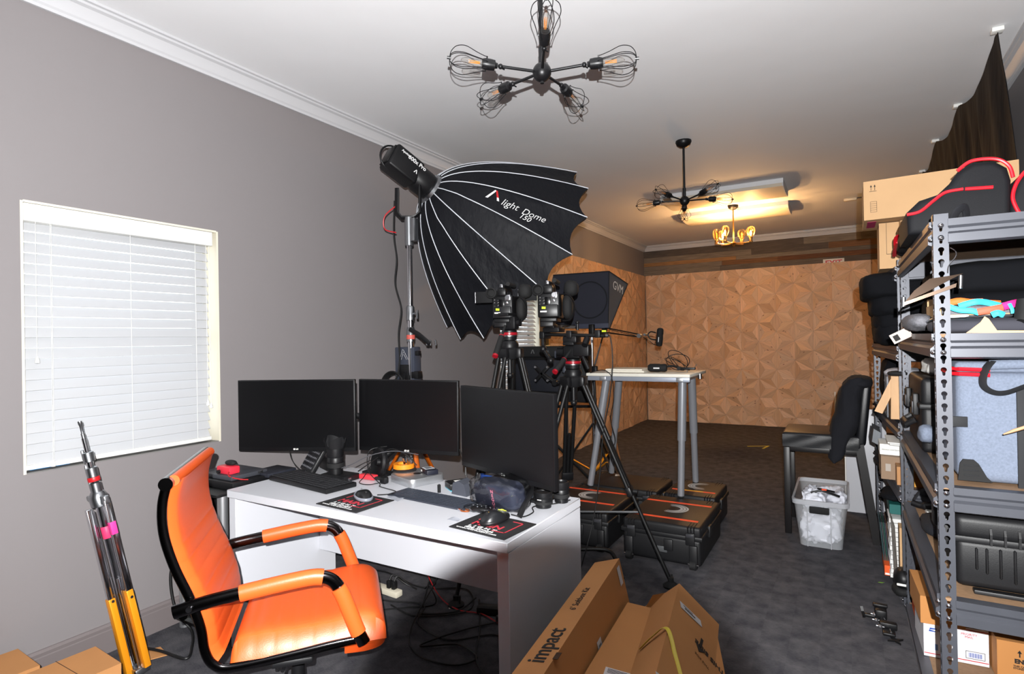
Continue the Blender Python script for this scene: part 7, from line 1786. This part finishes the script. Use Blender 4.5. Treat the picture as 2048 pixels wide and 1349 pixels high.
# A: long flat carton on edge leaning on the desk
PA_ = V(-.883, 2.141, .50); Wv = V(.082, .058, .012); Lv = V(.13, -1.16, .0); Hv = V(.115, .0, -.498)
t = carton('long flat carton standing on edge against the white desk', PA_, Wv, Lv, Hv, M_cardf, 'large shipping cartons')
nt_ = Wv.cross(Lv).normalized(); nt_ = nt_ if nt_.z > 0 else -nt_
Mt = axes(PA_ + Wv * .5 + Lv * .62, -Lv.normalized(), Vector(nt_).cross(-Lv.normalized()), nt_)
text('large_lettering', 'impact', .075, Mt @ TR(.04, .0, .0012), M_ink, t, bold=.001)
text('small_lettering', '6\' Softbox Kit', .032, Mt @ TR(.36, .0, .0012), M_ink, t)
nr_ = Hv.cross(Lv).normalized(); nr_ = nr_ if nr_.x > 0 else -nr_
def onright(l, h, rot=0.0):
    x_ = -Lv.normalized(); y_ = Vector(nr_).cross(x_)
    return axes(PA_ + Wv + Lv * l + Hv * h + nr_ * .0014, x_, y_, nr_) @ Matrix.Rotation(rot, 4, 'Z')
part('white_label', MB().bx(-.055, .055, -.022, .022, 0, .0008, onright(.36, .34, rad(90))), mat('label_white', (206, 206, 210), .6), t, local=False, sm=0)
part('white_label', MB().bx(-.035, .035, -.018, .018, 0, .0008, onright(.04, .10, rad(90))), mat('label_white', (206, 206, 210), .6), t, local=False, sm=0)
mb = MB()
for i in range(3):
    for j in range(9): mb.bx(-.05 + .0105 * j, -.05 + .0105 * j + .006, -.012 + i * .008, -.008 + i * .008, .0009, .0014, onright(.36, .34, rad(90)))
part('label_print', mb, M_ink, t, local=False, sm=0)
part('arrow_print', MB().bx(-.03, .03, -.005, .005, 0, .0008, onright(.16, .55, rad(75))).prism([(-.03, -.014), (-.03, .014), (-.05, 0)], .0008, onright(.16, .55, rad(75))), M_ink, t, local=False, sm=0)
for k in range(3): text('faint_print', '· · HANDLE WITH CARE · · ·', .016, onright(.42 + .05 * k, .60, rad(90)), mat('faint_brown_print', (86, 56, 34), .8), t)
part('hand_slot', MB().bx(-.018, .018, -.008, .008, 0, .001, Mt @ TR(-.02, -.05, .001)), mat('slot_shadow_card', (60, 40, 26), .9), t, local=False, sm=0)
# B: wide carton tilted, with the yellow strap
PB_ = V(-.535, 2.09, .505)
Xb = V(.124, .060, -.146); Lb = V(.14, -.98, .0); Wb = V(-.100, .091, -.105)
t = carton('wide tilted carton with a yellow strap, nearest the shelving', PB_, Xb, Lb, Wb * 2.0, M_cardf, 'large shipping cartons')
nb = Xb.cross(Lb).normalized(); nb = nb if nb.dot(V(.5, -.2, .8)) > 0 else -nb
def onB(x, l, rot=0.0):
    x_ = -Lb.normalized(); y_ = Vector(nb).cross(x_)
    return axes(PB_ + Xb * x + Lb * l + nb * .0014, x_, y_, nb) @ Matrix.Rotation(rot, 4, 'Z')
part('white_label', MB().bx(-.05, .05, -.016, .016, 0, .0008, onB(.36, .13, rad(-72))), mat('label_white', (206, 206, 210), .6), t, local=False, sm=0)
part('label_print', MB().bx(-.03, .02, -.005, .001, .0009, .0014, onB(.36, .13, rad(-72))).bx(-.035, .01, .006, .009, .0009, .0014, onB(.36, .13, rad(-72))), M_ink, t, local=False, sm=0)
part('arrow_print', MB().bx(-.028, .028, -.005, .005, 0, .0008, onB(.66, .24, rad(-4))).prism([(-.03, -.02), (-.03, .02), (-.06, 0)], .0008, onB(.66, .24, rad(-4))), M_ink, t, local=False, sm=0)
text('large_lettering', 'THIS SIDE', .030, onB(.86, .27, rad(90)), M_ink, t, bold=.0008)
text('small_lettering', 'THIS SIDE', .014, onB(.72, .33, rad(90)), mat('faint_brown_print', (86, 56, 34), .8), t)
part('white_label', MB().bx(-.06, .06, -.02, .02, 0, .0008, onB(.30, .60, rad(-62))), mat('label_white', (206, 206, 210), .6), t, local=False, sm=0)
part('yellow_strap', MB().tube(curve([PB_ + Wb * 1.07 + Lb * .40 + V(-.004, 0, .002), PB_ + Wb * .5 + Lb * .37 + V(-.006, 0, .006), PB_ + Lb * .36 + V(0, 0, .006), PB_ + Xb * .25 + Lb * .46 + nb * .004, PB_ + Xb * .6 + Lb * .60 + nb * .003, PB_ + Xb * 1.0 + Lb * .74 + nb * .003], 8), .006, 8, flat=(1, .25)), M_strap, t, local=False, sm=60)
# C: carton between, with the shipping label
PC_ = V(-.745, 2.13, .375)
t = carton('low carton with a large white shipping label between the two tall ones', PC_, V(.185, .035, -.02), V(.10, -1.1, .03), V(.02, 0, -.345), M_cardf, 'large shipping cartons')
xc = V(.185, .035, -.02).normalized(); yc = V(-.10, 1.1, -.03).normalized(); zc_ = xc.cross(yc).normalized()
Mc = axes(PC_ + V(.185, .035, -.02) * .55 + V(.10, -1.1, .03) * .50 + zc_ * .0012, xc, zc_.cross(xc), zc_)
part('shipping_label', MB().bx(-.05, .05, -.075, .075, 0, .0008, Mc), mat('label_white', (206, 206, 210), .6), t, local=False, sm=0)
mb = MB()
for i in range(20): mb.bx(-.042 + i * .0042, -.042 + i * .0042 + (.0024 if i % 3 else .0014), -.068, -.038, .0009, .0014, Mc)
for i in range(12): mb.bx(-.02 + i * .0042, -.02 + i * .0042 + (.0024 if i % 2 else .0014), .010, .030, .0009, .0014, Mc)
part('barcode', mb, M_ink, t, local=False, sm=0)
mb = MB()
for i in range(4): mb.bx(-.042, .01 + .006 * (i % 2), .048 + i * .006, .050 + i * .006, .0009, .0014, Mc)
part('label_lines', mb, M_ink, t, local=False, sm=0)
part('torn_flap', MB().hexa(PC_ + V(.06, .03, -.02), (.05, 0, .02), (.004, .004, 0), (.03, 0, .055)), M_cardf, t, local=False, sm=0)
# D: carton behind B at the right
t = carton('carton behind the tilted one, reaching towards the carpet by the shelving', (-.485, 2.50, .0), (-.16, -.05, 0), (.28, -.98, 0), (0, 0, .14), M_cardf, 'large shipping cartons')
# left foreground cartons
t = carton('brown carton in front of the folded chrome stand', (-2.63, .86, .0), (.225, -.012, 0), (.012, .27, 0), (0, 0, .20), M_cardf, 'small cartons in the corner')
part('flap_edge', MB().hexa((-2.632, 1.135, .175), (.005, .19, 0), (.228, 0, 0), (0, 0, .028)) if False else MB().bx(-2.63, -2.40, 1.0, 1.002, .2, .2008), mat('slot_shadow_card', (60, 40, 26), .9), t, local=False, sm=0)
carton('brown carton in the lowest corner against the wall', (-2.89, .80, .0), (.225, -.01, 0), (.012, .17, 0), (0, 0, .20), M_cardf, 'small cartons in the corner')
solo('cardboard_scrap', MB().hexa((-2.80, 1.40, .0), (.10, -.02, 0), (.03, .06, 0), (0, 0, .004)), M_cardf, 'flat cardboard scrap on the carpet behind the folded stand', 'cardboard', sm=0)
# blue level on the window sill
t = thing('spirit_level', 'blue utility knife shaped tool with a white label on the window sill', 'tool', (-3.02, 1.15, .88))
part('body', MB().rbox((-2.985, 1.125, .893), (.02, .15, .02), .006), mat('sky_blue_plastic', (30, 130, 200), .35), t, local=False)
part('white_label', MB().rbox((-2.974, 1.105, .893), (.002, .05, .010), .0006), M_paper, t, local=False)
part('black_grip', MB().rbox((-2.975, 1.155, .892), (.004, .04, .010), .001), M_black, t, local=False)
part('blade_holder', MB().rbox((-2.985, 1.26, .889), (.012, .13, .010), .003), M_black, t, local=False)
